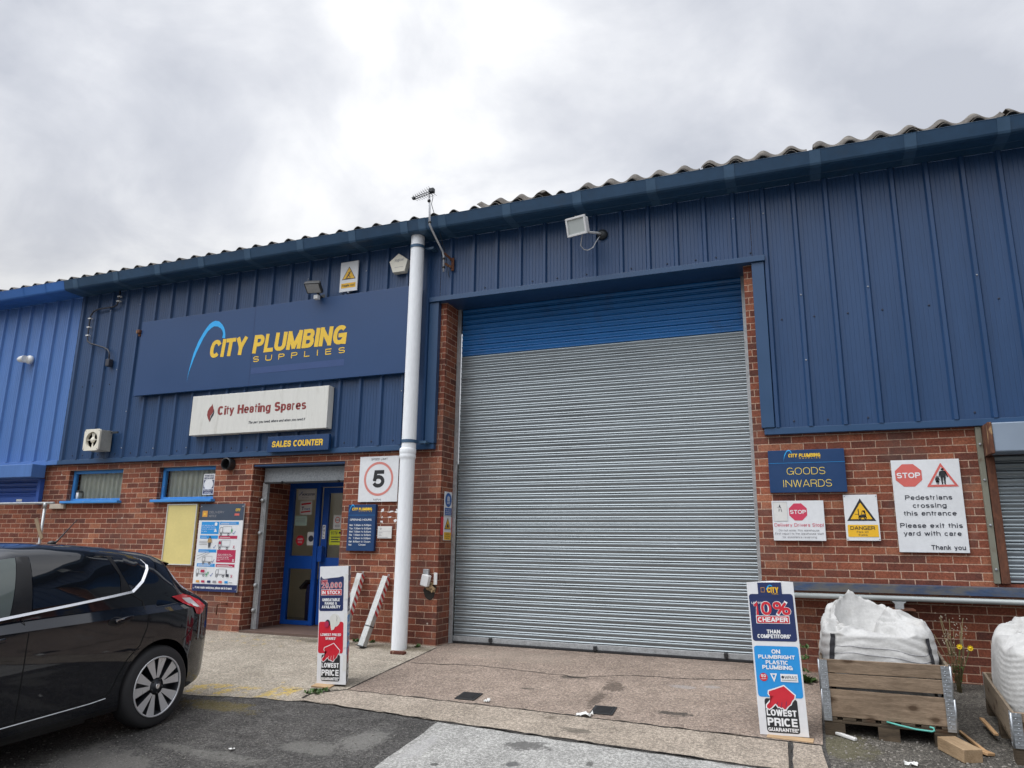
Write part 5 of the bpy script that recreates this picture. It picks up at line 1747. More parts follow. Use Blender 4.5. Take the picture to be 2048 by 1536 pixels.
# alarm box
r = thing('alarm_box', 'cream pentagonal burglar alarm box under the gutter beside the downpipe', 'alarm box')
pen = [(-4.905, 5.465), (-4.765, 5.365), (-4.805, 5.205), (-4.985, 5.205), (-5.045, 5.365)]
pb = [(-4.90 + (x + 4.90) * 1.06, 5.33 + (z - 5.33) * 1.06) for x, z in pen]
mb = MB()
fr_ = [mb.v((x, 7.955, z)) for x, z in pen]
bk = [mb.v((x, 8.03, z)) for x, z in pb]
mb.bm.faces.new(fr_)
mb.bm.faces.new(bk[::-1])
for i in range(5):
    mb.bm.faces.new((fr_[i], bk[i], bk[(i + 1) % 5], fr_[(i + 1) % 5]))
mb.build('housing', 'cream_pl', r)
s = Sign(r, (-5.045, 7.955, 5.465), (1, 0, 0), (0, 0, 1), 0.28, 0.26)
s.text('logical', 0.30, 0.78, 0.42, 0.15, 'ink_grey', 0.0)
s.rect(0.30, 0.74, 0.76, 0.755, 'ink_grey', 'seam')

# TV aerial
r = thing('tv_aerial', 'small grid TV aerial on a bent silver mast clamped beside the downpipe', 'aerial')
M['alu'] = mat('aluminium', (0.62, 0.63, 0.65), 0.35, 0.6, 0.1, 10)
mast = [(-4.20, 7.93, 5.10), (-4.205, 7.93, 5.32), (-4.21, 7.90, 5.38), (-4.235, 7.64, 5.57), (-4.25, 7.60, 5.63), (-4.25, 7.58, 5.85), (-4.25, 7.55, 6.08)]
MB().tube(mast, 0.013, 12).build('mast', 'alu', r)
mb = MB()
for p in ((-4.203, 7.93, 5.28), (-4.20, 7.93, 5.16), (-4.25, 7.60, 5.66), (-4.25, 7.56, 5.94)):
    mb.lathe([(0.021, -0.012), (0.021, 0.012)], p, 'Z', 12)
mb.build('mast_joint', 'black', r)
MB().box(-4.14, -4.10, 8.02, 8.04, 5.14, 5.32, 0.003).beam((-4.12, 8.03, 5.28), (-4.20, 7.93, 5.36), 0.012, 0.03).beam((-4.12, 8.03, 5.18), (-4.20, 7.93, 5.22), 0.012, 0.03).build('wall_bracket', 'rust', r)
b0, b1 = Vector((-4.20, 7.53, 6.05)), Vector((-4.45, 7.53, 6.0))
mb = MB().beam(b0 + Vector((0, 0, .012)), b1 + Vector((0, 0, .012)), 0.008, 0.008).beam(b0 - Vector((0, 0, .018)), b1 - Vector((0, 0, .018)), 0.008, 0.008)
for k in range(9):
    p = b0.lerp(b1, k / 8)
    L = 0.11 - 0.006 * k
    mb.tube([p + Vector((0.01, -L, 0.012)), p + Vector((-0.01, L * 0.9, 0.012))], 0.0025, 5)
    mb.tube([p + Vector((-0.02, -L * .9, -0.015)), p + Vector((0.02, L * 0.9, -0.015))], 0.0025, 5)
mb.build('boom', 'lamp_dark', r)
MB().box(-4.235, -4.165, 7.50, 7.56, 6.03, 6.09, 0.01).box(-4.48, -4.44, 7.51, 7.55, 5.98, 6.02, 0.01).build('end_block', 'lamp_dark', r)
MB().tube([(-4.20, 7.53, 6.03), (-4.19, 7.55, 5.97), (-4.225, 7.58, 5.90), (-4.215, 7.80, 5.62), (-4.19, 7.95, 5.35), (-4.17, 8.02, 5.08), (-4.14, 8.045, 5.0)], 0.004, 6).build('cable', 'lamp_dark', r)

# extractor fan
r = thing('extractor_fan', 'square cream extractor fan with a round opening, low on the navy cladding', 'extractor fan')
fx, fz, fy, fr0 = -10.08, 3.12, 7.80, 0.122
mb = MB()
n = 40
o_, i_, o2, i2 = [], [], [], []
for k in range(n):
    a = 2 * pi * (k + 0.5) / n
    m_ = 0.165 / max(abs(cos(a)), abs(sin(a)))
    m_ = min(m_, 0.215)
    o_.append(mb.v((fx + m_ * cos(a), fy, fz + m_ * sin(a))))
    o2.append(mb.v((fx + m_ * cos(a), fy + 0.03, fz + m_ * sin(a))))
    i_.append(mb.v((fx + fr0 * cos(a), fy, fz + fr0 * sin(a))))
    i2.append(mb.v((fx + fr0 * .97 * cos(a), fy + 0.045, fz + fr0 * .97 * sin(a))))
for k in range(n):
    j = (k + 1) % n
    mb.bm.faces.new((o_[k], o_[j], i_[j], i_[k]))
    mb.bm.faces.new((o2[k], o_[k], o_[j], o2[j])) if False else mb.bm.faces.new((o_[k], o2[k], o2[j], o_[j]))
    mb.bm.faces.new((i_[k], i_[j], i2[j], i2[k]))
mb.build('face_plate', 'cream_pl', r, fix=False)
MB().box(fx - 0.15, fx + 0.15, fy + 0.14, 8.03, fz - 0.16, fz + 0.16, 0.004).box(fx + 0.148, fx + 0.152, fy + 0.03, fy + 0.14, fz - 0.155, fz + 0.155).box(fx - 0.152, fx - 0.148, fy + 0.03, fy + 0.14, fz - 0.155, fz + 0.155).box(fx - 0.147, fx + 0.147, fy + 0.03, fy + 0.14, fz - 0.157, fz - 0.153).box(fx - 0.147, fx + 0.147, fy + 0.03, fy + 0.14, fz + 0.153, fz + 0.157).build('casing', 'fan_side', r)
MB().face and None
mb = MB()
mb.lathe([(0.0, 0.0), (0.119, 0.0)], (fx, fy + 0.046, fz), 'Y', 24)
mb.build('duct_shade', 'black', r)  # black disc paints the shade inside the fan opening
mb = MB().lathe([(0.0, -0.012), (0.032, -0.008), (0.045, 0.005), (0.045, 0.02), (0.0, 0.024)], (fx, fy + 0.018, fz), 'Y', 20)
mb.box(fx - fr0 * .98, fx - 0.042, fy + 0.012, fy + 0.02, fz - 0.005, fz + 0.005).box(fx + 0.042, fx + fr0 * .98, fy + 0.012, fy + 0.02, fz - 0.005, fz + 0.005)
mb.build('hub', 'cream_pl', r)
for k in range(2):
    sg = 1 if k == 0 else -1
    mb = MB()
    P = lambda a, b, yy: (fx + sg * a, fy + yy, fz + sg * b)
    mb.face([P(-.020, .042, .024), P(.020, .042, .034), P(.030, .112, .040), P(-.030, .112, .022)])
    mb.build('blade', 'cream_pl', r)
MB().beam((fx + 0.17, 7.99, fz + 0.13), (fx + 0.30, 8.0, fz + 0.13), 0.02, 0.03).beam((fx + 0.28, 8.0, fz + 0.16), (fx + 0.28, 8.0, fz + 0.08), 0.02, 0.025).build('stay', 'lamp_dark', r)
mb = MB()
for u, v in ((-.14, .14), (.14, .14), (.14, -.14), (-.14, -.14)):
    mb.lathe([(0.006, 0), (0.006, -0.003)], (fx + u, fy, fz + v), 'Y', 8)
mb.build('screws', 'lamp_dark', r)

# black pipe loop on the cladding
r = thing('conduit_loop', 'dark bent conduit with pale clips on the navy cladding at far left', 'conduit')
MB().tube([(-10.155, 8.0, 5.60), (-10.16, 8.0, 5.44), (-10.19, 8.0, 5.36), (-10.26, 8.0, 5.335), (-10.60, 8.0, 5.335), (-10.70, 8.0, 5.31), (-10.76, 8.0, 5.24), (-10.765, 8.0, 5.15), (-10.76, 8.0, 4.86), (-10.745, 8.0, 4.80), (-10.68, 8.0, 4.76), (-10.34, 8.0, 4.655),
             (-10.25, 8.0, 4.61), (-10.205, 8.0, 4.55), (-10.195, 8.0, 4.40)], 0.0125, 10).build('tube', 'conduit', r)
for p in ((-10.157, 8.0, 5.50), (-10.16, 8.0, 5.42), (-10.765, 8.0, 5.19), (-10.765, 8.0, 5.04), (-10.762, 8.0, 4.90)):
    MB().box(p[0] - 0.03, p[0] + 0.03, 7.982, 8.03, p[2] - 0.01, p[2] + 0.01, 0.003).build('clip', 'white_pl', r)
MB().box(-10.235, -10.155, 7.97, 8.05, 4.33, 4.45, 0.01).build('end_box', 'conduit', r)

# white lamp on the neighbour
r = thing('white_wall_lamp', 'small round white wall lamp with a cone nose on the mid blue cladding', 'wall lamp')
MB().lathe([(0.075, 0.0), (0.075, -0.03), (0.068, -0.05), (0.0, -0.055)], (-12.08, 8.02, 4.60), 'Y', 24).build('base', 'white_pl', r)
MB().lathe([(0.06, 0.0), (0.058, 0.07), (0.05, 0.12), (0.025, 0.17), (0.0, 0.19)], (-12.10, 7.93, 4.60), 'X', 20).build('head', 'white_pl', r).scale = (1, 1, 1)
hd = r.children[-1] if r.children else None
for o in list(bpy.data.objects):
    if o.parent == r and o.name.startswith('head'):
        for v in o.data.vertices:
            v.co.x = -12.10 - (v.co.x + 12.10)
        o.data.flip_normals()

# round black vent outlet by the door
r = thing('black_vent', 'round black vent outlet in the brickwork just under the cladding', 'vent')
MB().lathe([(0.085, 0.0), (0.085, -0.11), (0.075, -0.115), (0.07, -0.10), (0.07, -0.005), (0.0, -0.005)], (-7.585, 8.098, 2.70), 'Y', 24, smooth=False).build('pipe_end', 'black', r)
# pale lintel block
o = MB().box(-11.13, -10.815, 8.05, 8.097, 2.10, 2.175, 0.006).build('stone_block', mat('pale_stone', (0.46, 0.40, 0.33), 0.85, 0, 0.15, 12, bump=0.3), None)
tag(o, 'pale stone block set into the brick wall left of the first window', 'block')
# bent iron hook
r = thing('iron_hook', 'bent rusty iron hook sticking out of the bricks behind the car tail', 'hook')
MB().tube([(-7.42, 8.10, 0.80), (-7.43, 8.03, 0.805), (-7.50, 8.02, 0.80), (-7.515, 8.02, 0.78), (-7.515, 8.02, 0.66)], 0.009, 8).build('rod', 'rust', r)
# broken white socket on the pier
r = thing('broken_socket', 'smashed white electrical box hanging from the brick pier beside the roller door', 'socket')
MB().box(-4.40, -4.325, 8.05, 8.095, 1.17, 1.33, 0.006).build('back_plate', 'galv_plain', r)
t = MB().box(-0.05, 0.05, -0.045, 0.03, -0.075, 0.06, 0.01)
o = t.build('box', 'white_pl', r); o.data.transform(Matrix.Translation((-4.34, 8.03, 1.205)) @ Matrix.Rotation(R(12), 4, 'Y'))
t = MB().box(-0.03, 0.035, -0.006, 0.006, -0.07, 0.07, 0.003)
o = t.build('lid', 'white_pl', r); o.data.transform(Matrix.Translation((-4.225, 8.05, 1.22)) @ Matrix.Rotation(R(-30), 4, 'Z'))
rb = random.Random(8)
mb = MB()
for k in range(9):
    a = rb.uniform(0, 6.28); x = -4.32 + rb.uniform(-.07, .09); z = 1.12 + rb.uniform(-.05, .06)
    mb.obox((x, 8.05 + rb.uniform(-.02, .02), z), Vector((cos(a), 0, sin(a))), Vector((0, 1, 0)), Vector((-sin(a), 0, cos(a))), rb.uniform(.02, .05), .008, rb.uniform(.006, .014))
mb.build('broken_wood', mat('splintered_board', (0.32, 0.22, 0.12), 0.85, 0, 0.3, 20), r)
mb = MB()
for k in range(12):
    a = 2 * pi * k / 12
mb.face([(-4.32 + 0.085 * (1 + .35 * noise.noise(Vector((cos(2 * pi * k / 16) * 1.5, sin(2 * pi * k / 16) * 1.5, 2)))) * cos(2 * pi * k / 16), 8.0965, 1.075 + 0.10 * (1 + .35 * noise.noise(Vector((cos(2 * pi * k / 16) * 1.5, 4, sin(2 * pi * k / 16) * 1.5)))) * sin(2 * pi * k / 16)) for k in range(16)])
mb.build('scorched_hole', 'crack', r, fix=False)

# galvanised rail at the far left
r = thing('guard_rail', 'grey galvanised scaffold-tube guard rail with one leg, behind the car at far left', 'rail')
MB().tube([(-20, 7.7, 2.165), (-10.55, 7.7, 2.165)], 0.017, 12).build('top_tube', 'galv_plain', r)
MB().tube([(-10.74, 7.7, 2.13), (-10.74, 7.7, gz(7.7))], 0.020, 12).build('leg', 'galv_plain', r)
MB().lathe([(0.026, -0.04), (0.026, 0.04)], (-10.74, 7.7, 2.13), 'Z', 14).build('tee_clamp', 'galv_plain', r)
o = MB().beam((-10.83, 7.655, 1.93), (-10.64, 7.655, 1.63), 0.02, 0.055).build('timber_offcut', mat('weathered_slat', (0.26, 0.19, 0.12), 0.8, 0, 0.25, 9), None)
tag(o, 'short brown wooden slat wedged against the leg of the guard rail', 'slat')

# crash barrier on the right-hand wall
M['barrier'] = mat('chipped_blue_beam', (0.055, 0.085, 0.13), 0.7, 0, 0.25, 4, fine=0.2, fs=25, dirt=(0.14, 0.13, 0.11), ds=5, dt=(0.46, 0.58), stretch=(1, 1, 2.5))
M['barrier2'] = mat('flaking_blue_paint', (0.035, 0.065, 0.135), 0.6, 0, 0.3, 4, dirt=(0.115, 0.11, 0.10), ds=3.5, dt=(0.38, 0.56), fine=0.2, fs=25, stretch=(0.8, 1, 2.5))
r = thing('crash_barrier', 'rusty blue steel beam with a galvanised tube under it along the right-hand brick wall', 'barrier')
MB().box(-0.50, 9.0, 7.845, 7.853, 1.228, 1.302).box(-0.50, 9.0, 7.8535, 8.095, 1.294, 1.302).build('beam', 'barrier2', r)
MB().box(-0.50, 9.0, 7.854, 7.90, 1.215, 1.227).box(-0.50, 9.0, 7.95, 8.09, 1.26, 1.28).build('rusty_flange', 'rust', r)
MB().tube([(-0.45, 7.72, 1.19), (9.0, 7.72, 1.19)], 0.024, 14).build('tube', mat('grey_tube', (0.33, 0.36, 0.36), 0.45, 0.3, 0.12, 3, dirt=(0.36, 0.20, 0.08), ds=4, dt=(0.66, 0.74), stretch=(0.8, 1, 1)), r)
for x in (0.71, 3.1, 5.5):
    MB().prism([(x - 0.06, 1.165), (x + 0.06, 1.165), (x + 0.035, 1.145), (x + 0.035, 1.10), (x - 0.035, 1.10), (x - 0.035, 1.145)], 7.70, 7.78).build('saddle', 'galv_plain', r)
    MB().box(x - 0.13, x + 0.13, 7.70, 8.09, 1.083, 1.0985, 0.003).box(x - 0.11, x + 0.14, 7.80, 8.09, 0.92, 1.082).build('bracket', 'rust', r)

# ------------------------------------------------------------------ things standing on the ground
# fold-down posts leaning on the wall
M['post_galv'] = mat('zinc_post', (0.46, 0.47, 0.46), 0.5, 0.4, 0.14, 14, fine=0.12, fs=60, dirt=(0.30, 0.29, 0.25), ds=5, dt=(0.55, 0.7))
flat('tape_red', (0.52, 0.03, 0.035), 0.4)
flat('tape_white', (0.70, 0.70, 0.68), 0.4)


def post(label, base, top):
    r = thing('parking_post', label, 'post', 'zinc posts leaning on the wall')
    base, top = Vector(base), Vector(top)
    d = (top - base).normalized()
    sx = Vector((0, 1, 0)).cross(d).normalized()          # roughly +X
    sx = (Vector((1, -0.04, 0)) - d * Vector((1, -0.04, 0)).dot(d)).normalized()
    sy = d.cross(sx)
    L = (top - base).length
    h = 0.040
    c = (base + top) / 2
    MB().obox(c, sx, sy, d, h, h, L / 2, 0.006).build('tube', 'post_galv', r)
    MB().obox(base + d * 0.0, sx, sy, d, 0.055, 0.055, 0.006).build('foot_plate', 'black', r)
    MB().obox(base + d * 0.24, sx, sy, d, 0.0425, 0.0425, 0.006).build('collar', 'black', r)
    # diagonal red and white tape on the side that faces right
    q = []
    n = 13
    z0, z1 = 0.36, L - 0.03
    st = (z1 - z0) / n
    for col, par in (('tape_red', 0), ('tape_white', 1)):
        mb = MB()
        for k in range(n):
            if k % 2 == par:
                a, b = z0 + k * st, z0 + (k + 1) * st
                P = lambda t, w: base + d * t + sx * (h + 0.0012) + sy * w
                mb.face([P(a + 0.04, -h * .96), P(a, h * .96), P(b, h * .96), P(b + 0.04 if b + .04 < L else L, -h * .96)])
        mb.build('striped_tape', col, r)
    MB().tube([top + sx * 0.01, top + d * 0.03 + sx * 0.01, top + d * 0.035 + sx * 0.025, top + sx * 0.03], 0.004, 6).build('lock_loop', 'galv_plain', r)


post('striped zinc post leaning on the bricks, partly hidden behind the white promotional stand', (-5.36, 7.78, gz(7.78) + 0.02), (-5.275, 8.045, 1.25))
post('striped zinc post leaning on the bricks nearest the white downpipe', (-5.03, 7.775, gz(7.775) + 0.02), (-4.90, 8.045, 1.225))
o = MB().box(-4.54, -4.36, 7.60, 7.67, 0.395, 0.43, 0.008).build('brick_fragment', 'brick', None)
tag(o, 'broken brick lying on the concrete at the foot of the white downpipe', 'brick')

# promotional stands: folded-card triangular columns
HAND = [(0.586, 0.686), (0.79, 0.742), (0.775, 0.762), (0.715, 0.782), (0.69, 0.80), (0.655, 0.805), (0.62, 0.817), (0.585, 0.832), (0.555, 0.833), (0.52, 0.822), (0.49, 0.826), (0.455, 0.818), (0.43, 0.82), (0.405, 0.806), (0.375, 0.80), (0.29, 0.826), (0.24, 0.836),
        (0.195, 0.827), (0.20, 0.812), (0.30, 0.778), (0.365, 0.752), (0.285, 0.750), (0.258, 0.738), (0.268, 0.722), (0.40, 0.708)]


def face_10(s):
    """UP TO 10% CHEAPER face"""
    s.rect(0.028, 0.080, 0.964, 0.396, 'ink_navy', 'navy_block', r=0.02)
    s.rect(0.033, 0.428, 0.966, 0.760, 'ink_blue', 'blue_block', r=0.02)
    s.rect(0.155, 0.768, 0.830, 0.984, 'ink_black', 'black_block', r=0.02)
    s.bump()
    s.rect(0.235, 0.002, 0.745, 0.098, 'ink_navy', 'stuck_label')
    s.text('10%', 0.080, 0.900, 0.2250, 0.096, 'ink_white', 0.040)
    s.rect(0.14, 0.226, 0.85, 0.279, 'ink_white', 'banner_edge')
    s.stroke(HAND + HAND[:1], 0.017, 'ink_white', 'hand_edge')
    s.bump()
    s.text('10%', 0.092, 0.888, 0.2218, 0.0895, 'ink_red', 0.020)
    s.rect(0.155, 0.230, 0.835, 0.275, 'ink_red', 'banner')
    s.poly(HAND, 'ink_red', 'pointing_hand')
    s.ring(0.184, 0.632, 0.029, 0, 'ink_red', 'badge')
    s.rect(0.538, 0.607, 0.895, 0.658, 'ink_white', 'badge')
    tri_band(s, (0.398, 0.662), (0.325, 0.606), (0.472, 0.606), 0.009, 'ink_white')
    s.bump()
    s.text('UP TO', 0.07, 0.30, 0.148, 0.014, 'ink_white', 0.02)
    s.text('CHEAPER', 0.18, 0.81, 0.268, 0.031, 'ink_white', 0.036)
    s.text('THAN', 0.343, 0.626, 0.345, 0.026, 'ink_white', 0.034)
    s.text('COMPETITORS*', 0.135, 0.835, 0.376, 0.026, 'ink_white', 0.034)
    s.text('ON', 0.40, 0.582, 0.477, 0.028, 'ink_white', 0.036)
    s.text('PLUMBRIGHT', 0.11, 0.876, 0.511, 0.025, 'ink_white', 0.036)
    s.text('PLASTIC', 0.257, 0.73, 0.547, 0.026, 'ink_white', 0.036)
    s.text('PLUMBING', 0.177, 0.808, 0.580, 0.027, 'ink_white', 0.036)
    s.text('50', 0.13, 0.235, 0.632, 0.018, 'ink_white', 0.02)
    s.text('YEAR', 0.13, 0.235, 0.646, 0.008, 'ink_white', 0.01)
    s.text('WRAS', 0.62, 0.875, 0.638, 0.020, 'ink_dark', 0.0)
    s.ring(0.585, 0.628, 0.010, 0, 'ink_dark', 'drop')
    s.rect(0.56, 0.645, 0.87, 0.649, 'ink_grey', 'fine_print')
    s.text('CITY', 0.43, 0.675, 0.072, 0.038, 'ink_amber', 0.035)
    s.text('PLUMBING', 0.53, 0.66, 0.083, 0.007, 'ink_amber', 0.01)
    s.stroke([(0.42, 0.05), (0.45, 0.03), (0.50, 0.02), (0.55, 0.027)], 0.007, 'ink_cyan', 'swoosh')
    s.outline([(0.30, 0.035), (0.38, 0.035), (0.38, 0.068), (0.30, 0.068)], 0.004, 'ink_orange', 'small_logo')
    s.text('LOWEST', 0.178, 0.795, 0.877, 0.040, 'ink_white', 0.038)
    s.text('PRICE', 0.18, 0.795, 0.941, 0.051, 'ink_white', 0.038)
    s.text('GUARANTEE*', 0.18, 0.81, 0.975, 0.0235, 'ink_white', 0.038)
    for u, v, a, b in ((0.435, 0.80, 0.405, 0.806), (0.52, 0.80, 0.49, 0.824), (0.61, 0.795, 0.585, 0.83)):
        s.stroke([(u, v - 0.012), (a, b)], 0.003, 'ink_navy', 'finger_line')


def face_20k(s):
    """OVER 20,000 IN STOCK face"""
    s.rect(0.018, 0.088, 0.855, 0.388, 'ink_navy', 'navy_block', r=0.018)
    s.rect(0.020, 0.480, 0.880, 0.745, 'ink_red', 'red_block', r=0.02)
    s.rect(0.148, 0.756, 0.790, 0.975, 'ink_black', 'black_block', r=0.02)
    s.bump()
    s.poly([(0.06, 0.085), (0.86, 0.085), (0.70, 0.097), (0.40, 0.103), (0.16, 0.110), (0.10, 0.104)], 'board_white', 'torn_strip')
    s.text('20,000', 0.064, 0.796, 0.1940, 0.054, 'ink_white', 0.034)
    s.text('OVER', 0.064, 0.288, 0.1425, 0.025, 'ink_white', 0.036)
    s.rect(0.068, 0.202, 0.80, 0.254, 'ink_white', 'banner_edge')
    H2 = [(u - 0.02, v - 0.022) for u, v in HAND]
    s.stroke(H2 + H2[:1], 0.013, 'ink_white', 'hand_edge')
    s.ring(0.58, 0.467, 0.062, 0, 'dirty_white', 'fitting_ring')
    s.bump()
    s.text('20,000', 0.071, 0.789, 0.1918, 0.0495, 'ink_red', 0.0)
    s.text('OVER', 0.068, 0.285, 0.1415, 0.022, 'ink_red', 0.02)
    s.rect(0.080, 0.2055, 0.790, 0.2505, 'ink_red', 'banner')
    s.poly(H2, 'ink_red', 'pointing_hand')
    for u, v, a, b in ((0.415, 0.778, 0.385, 0.784), (0.50, 0.778, 0.47, 0.802), (0.59, 0.773, 0.565, 0.808)):
        s.stroke([(u, v - 0.012), (a, b)], 0.003, 'ink_white', 'finger_line', d=0.0058)
    # picture of a brass and red pipe fitting
    s.poly([(0.40, 0.445), (0.49, 0.425), (0.62, 0.424), (0.69, 0.436), (0.64, 0.49), (0.56, 0.545), (0.46, 0.553)], 'dirty_white', 'fitting_body')
    s.bump()
    s.ring(0.335, 0.492, 0.034, 0, 'ink_dark', 'fitting_cap', asp=0.85)
    s.bump()
    s.ring(0.305, 0.502, 0.030, 0, 'ink_crimson', 'fitting_cap', asp=0.85)
    s.stroke([(0.62, 0.426), (0.66, 0.445), (0.64, 0.475)], 0.003, 'ink_grey', 'fitting_line')
    s.text('IN STOCK', 0.11, 0.765, 0.244, 0.031, 'ink_white', 0.036)
    s.text('UNBEATABLE', 0.125, 0.740, 0.304, 0.025, 'ink_white', 0.034)
    s.text('RANGE &', 0.217, 0.644, 0.334, 0.024, 'ink_white', 0.034)
    s.text('AVAILABILITY', 0.116, 0.765, 0.365, 0.025, 'ink_white', 0.034)
    s.text('LOWEST PRICED', 0.10, 0.817, 0.600, 0.022, 'ink_white', 0.034)
    s.text('SPARES*', 0.274, 0.640, 0.632, 0.022, 'ink_white', 0.034)
    s.text('LOWEST', 0.172, 0.768, 0.864, 0.040, 'ink_white', 0.038)
    s.text('PRICE', 0.172, 0.768, 0.930, 0.050, 'ink_white', 0.038)
    s.text('GUARANTEE*', 0.172, 0.775, 0.967, 0.024, 'ink_white', 0.038)


def stand(label, base, w, h, lean, faces, twist=0.0, flaps=()):
    """triangular card column, front edge centre at base, leaning by `lean` towards -X; faces: functions for front, right, left"""
    r = thing('promotional_stand', label, 'display stand', 'triangular promotional stands')
    d = w * 0.87
    A, B_, C_ = Vector((-w / 2, 0, 0)), Vector((w / 2, 0, 0)), Vector((0, d, 0))
    H = Vector((0, 0, h))
    mb = MB()
    lo = [mb.v(p) for p in (A, B_, C_)]
    hi = [mb.v(p + H) for p in (A, B_, C_)]
    mb.bm.faces.new(lo[::-1])
    mb.bm.faces.new(hi)
    for i in range(3):
        mb.bm.faces.new((lo[i], lo[(i + 1) % 3], hi[(i + 1) % 3], hi[i]))
    mb.build('card_column', 'board_white', r)
    # folded flaps along the front-right edge
    e = (C_ - B_).normalized()
    fl = MB()
    for z0, z1 in flaps:
        fl.face([B_ + Vector((-0.035, -0.0035, z0)), B_ + Vector((0.004, -0.002, z0 + 0.01)), B_ + Vector((0.004, -0.002, z1 - 0.01)), B_ + Vector((-0.03, -0.004, z1))])
    if flaps:
        fl.build('card_flap', 'paper', r, fix=False)
    for (P, Q), fn in zip(((A, B_), (B_, C_), (C_, A)), faces):
        ex = (Q - P).normalized()
        s = Sign(r, P + H, ex, (0, 0, 1), (Q - P).length, h)
        if fn:
            fn(s)
    for o in kids(r):
        pass
    r.matrix_world = Matrix.Translation(base) @ Matrix.Rotation(twist, 4, 'Z') @ Matrix.Rotation(-lean, 4, 'Y')
    return r


stand('white triangular promotional stand with 20,000 IN STOCK on its front, near the shop door', (-4.388, 6.28, gz(6.28) + 0.022), 0.335, 1.105, R(2.6), (face_20k, face_10, face_20k), 0.0, ((0.12, 0.27), (0.33, 0.66), (0.78, 1.03)))
stand('white triangular promotional stand with 10% CHEAPER on its front, right of the roller door', (-0.279, 6.14, gz(6.14) + 0.014), 0.342, 1.095, R(2.0), (face_10, face_20k, face_10), R(-1.5))
o = MB().box(-0.10, 0.10, -0.05, 0.05, 0, 0.012, 0.002).build('wooden_wedge', mat('raw_plank', (0.40, 0.27, 0.15), 0.8, 0, 0.2, 8, stretch=(1, 5, 5)), None)
o.location = (-4.45, 6.24, gz(6.24) + 0.008); o.rotation_euler = (0.09, 0, 0.1)
tag(o, 'thin pale plank under the stand near the shop door', 'plank')
o = MB().box(-0.20, 0.12, -0.03, 0.05, 0, 0.012, 0.002).build('wooden_wedge', 'rust', None)
o.data.materials.clear(); o.data.materials.append(bpy.data.materials['raw_plank'])
o.location = (-0.20, 6.10, gz(6.10) + 0.002); o.rotation_euler = (0.09, 0, -0.08)
tag(o, 'thin pale plank under the stand beside the pallet crate', 'plank')

# manhole covers, litter
for (x, y, a, lab) in ((-2.955, 6.355, 0.03, 'small square black drain cover on the ramp, left one of two'), (-1.70, 6.325, 0.05, 'small square black drain cover on the ramp, right one beside the torn paper')):
    r = thing('drain_cover', lab, 'drain cover', 'drain covers in the ramp')
    z = gz(y) + 0.008
    tl = Matrix.Translation((x, y, z)) @ Matrix.Rotation(a, 4, 'Z') @ Matrix.Rotation(math.atan(0.093), 4, 'X')
    o = MB().box(-0.095, 0.095, -0.105, 0.105, 0.0, 0.010, 0.003).build('frame', 'black', r); o.data.transform(tl)
    mb = MB().box(-0.078, 0.078, -0.088, 0.088, 0.0102, 0.014, 0.002)
    for k in range(5):
        mb.box(-0.065, 0.065, -0.07 + k * 0.032, -0.056 + k * 0.032, 0.0142, 0.018)
    o = mb.build('lid', 'black_rubber', r); o.data.transform(tl)
rb = random.Random(4)


def scrap(name, lab, x, y, sx, sy, m, hgt=0.02, seed=1):
    mb = MB()
    def fn(u, v):
        px, py = x + (u - .5) * sx, y + (v - .5) * sy
        return (px + 0.3 * sx * noise.noise(Vector((u * 3, v * 3, seed))), py, gz(py) + 0.012 + hgt * abs(noise.noise(Vector((u * 4, v * 4, seed + .5)))) * 1.6)
    mb.grid(fn, 6, 6, False)
    o = mb.build(name, m, None)
    return tag(o, lab, name.split('_')[-1])


scrap('torn_paper', 'torn scrap of white paper beside the right-hand drain cover', -1.82, 6.15, 0.13, 0.07, 'paper', 0.03, 3)
scrap('small_paper', 'tiny white paper scrap on the ramp right of the left-hand drain cover', -2.735, 6.26, 0.05, 0.05, 'paper', 0.02, 5)
scrap('white_litter', 'white bottle-cap-like litter on the gritty ground in front of the pallet crate', 0.51, 5.83, 0.08, 0.04, 'paper', 0.02, 7)
scrap('white_fragment', 'small white fragment on the asphalt behind the car wheel', -4.06, 4.62, 0.04, 0.02, 'paper', 0.01, 9)

# weeds
def leaf_tuft(mb, x, y, n, L, rb, z0=None, spread=1.0, wid=0.25):
    for k in range(n):
        a, e = rb.uniform(0, 2 * pi), rb.uniform(0.25, 1.2)
        l = L * rb.uniform(0.5, 1.0)
        d = Vector((cos(a) * cos(e), sin(a) * cos(e), sin(e)))
        s_ = Vector((-sin(a), cos(a), 0)) * l * wid
        p = Vector((x + rb.uniform(-.03, .03) * spread, y + rb.uniform(-.03, .03) * spread, (gz(y) if z0 is None else z0) + 0.005))
        t = p + d * l - Vector((0, 0, l * .15))
        m_ = p + d * l * .5
        mb.face([p, m_ + s_, t, m_ - s_])


rb = random.Random(2)
spots_ = [(-4.38, 6.05, 'low green weed growing in the kerb joint beside the stand near the shop door', 60, 0.07, 3.0), (-5.30, 8.06, 'tuft of green weed at the wall foot behind the leaning posts', 26, 0.07, 1.5), (-5.08, 8.07, 'small tuft of weed at the wall foot right of the leaning posts', 22, 0.06, 1.3),
          (-4.40, 8.0, 'little weed at the foot of the brick pier right of the downpipe', 20, 0.06, 1.0), (-0.14, 7.75, 'leafy green weed between the right-hand stand and the pallet crate', 84, 0.11, 1.8)]
for x, y, lab, n, L, sp in spots_:
    mb = MB()
    leaf_tuft(mb, x, y, n, L, rb, None, sp)
    if n > 80:
        for zz in (0.55, 0.66, 0.76):
            leaf_tuft(mb, x, y, 14, 0.07, rb, zz - 0.06, 1.6)
    tag(mb.build('weed', 'weed', None, fix=False), lab, 'weed', 'weeds in the joints')
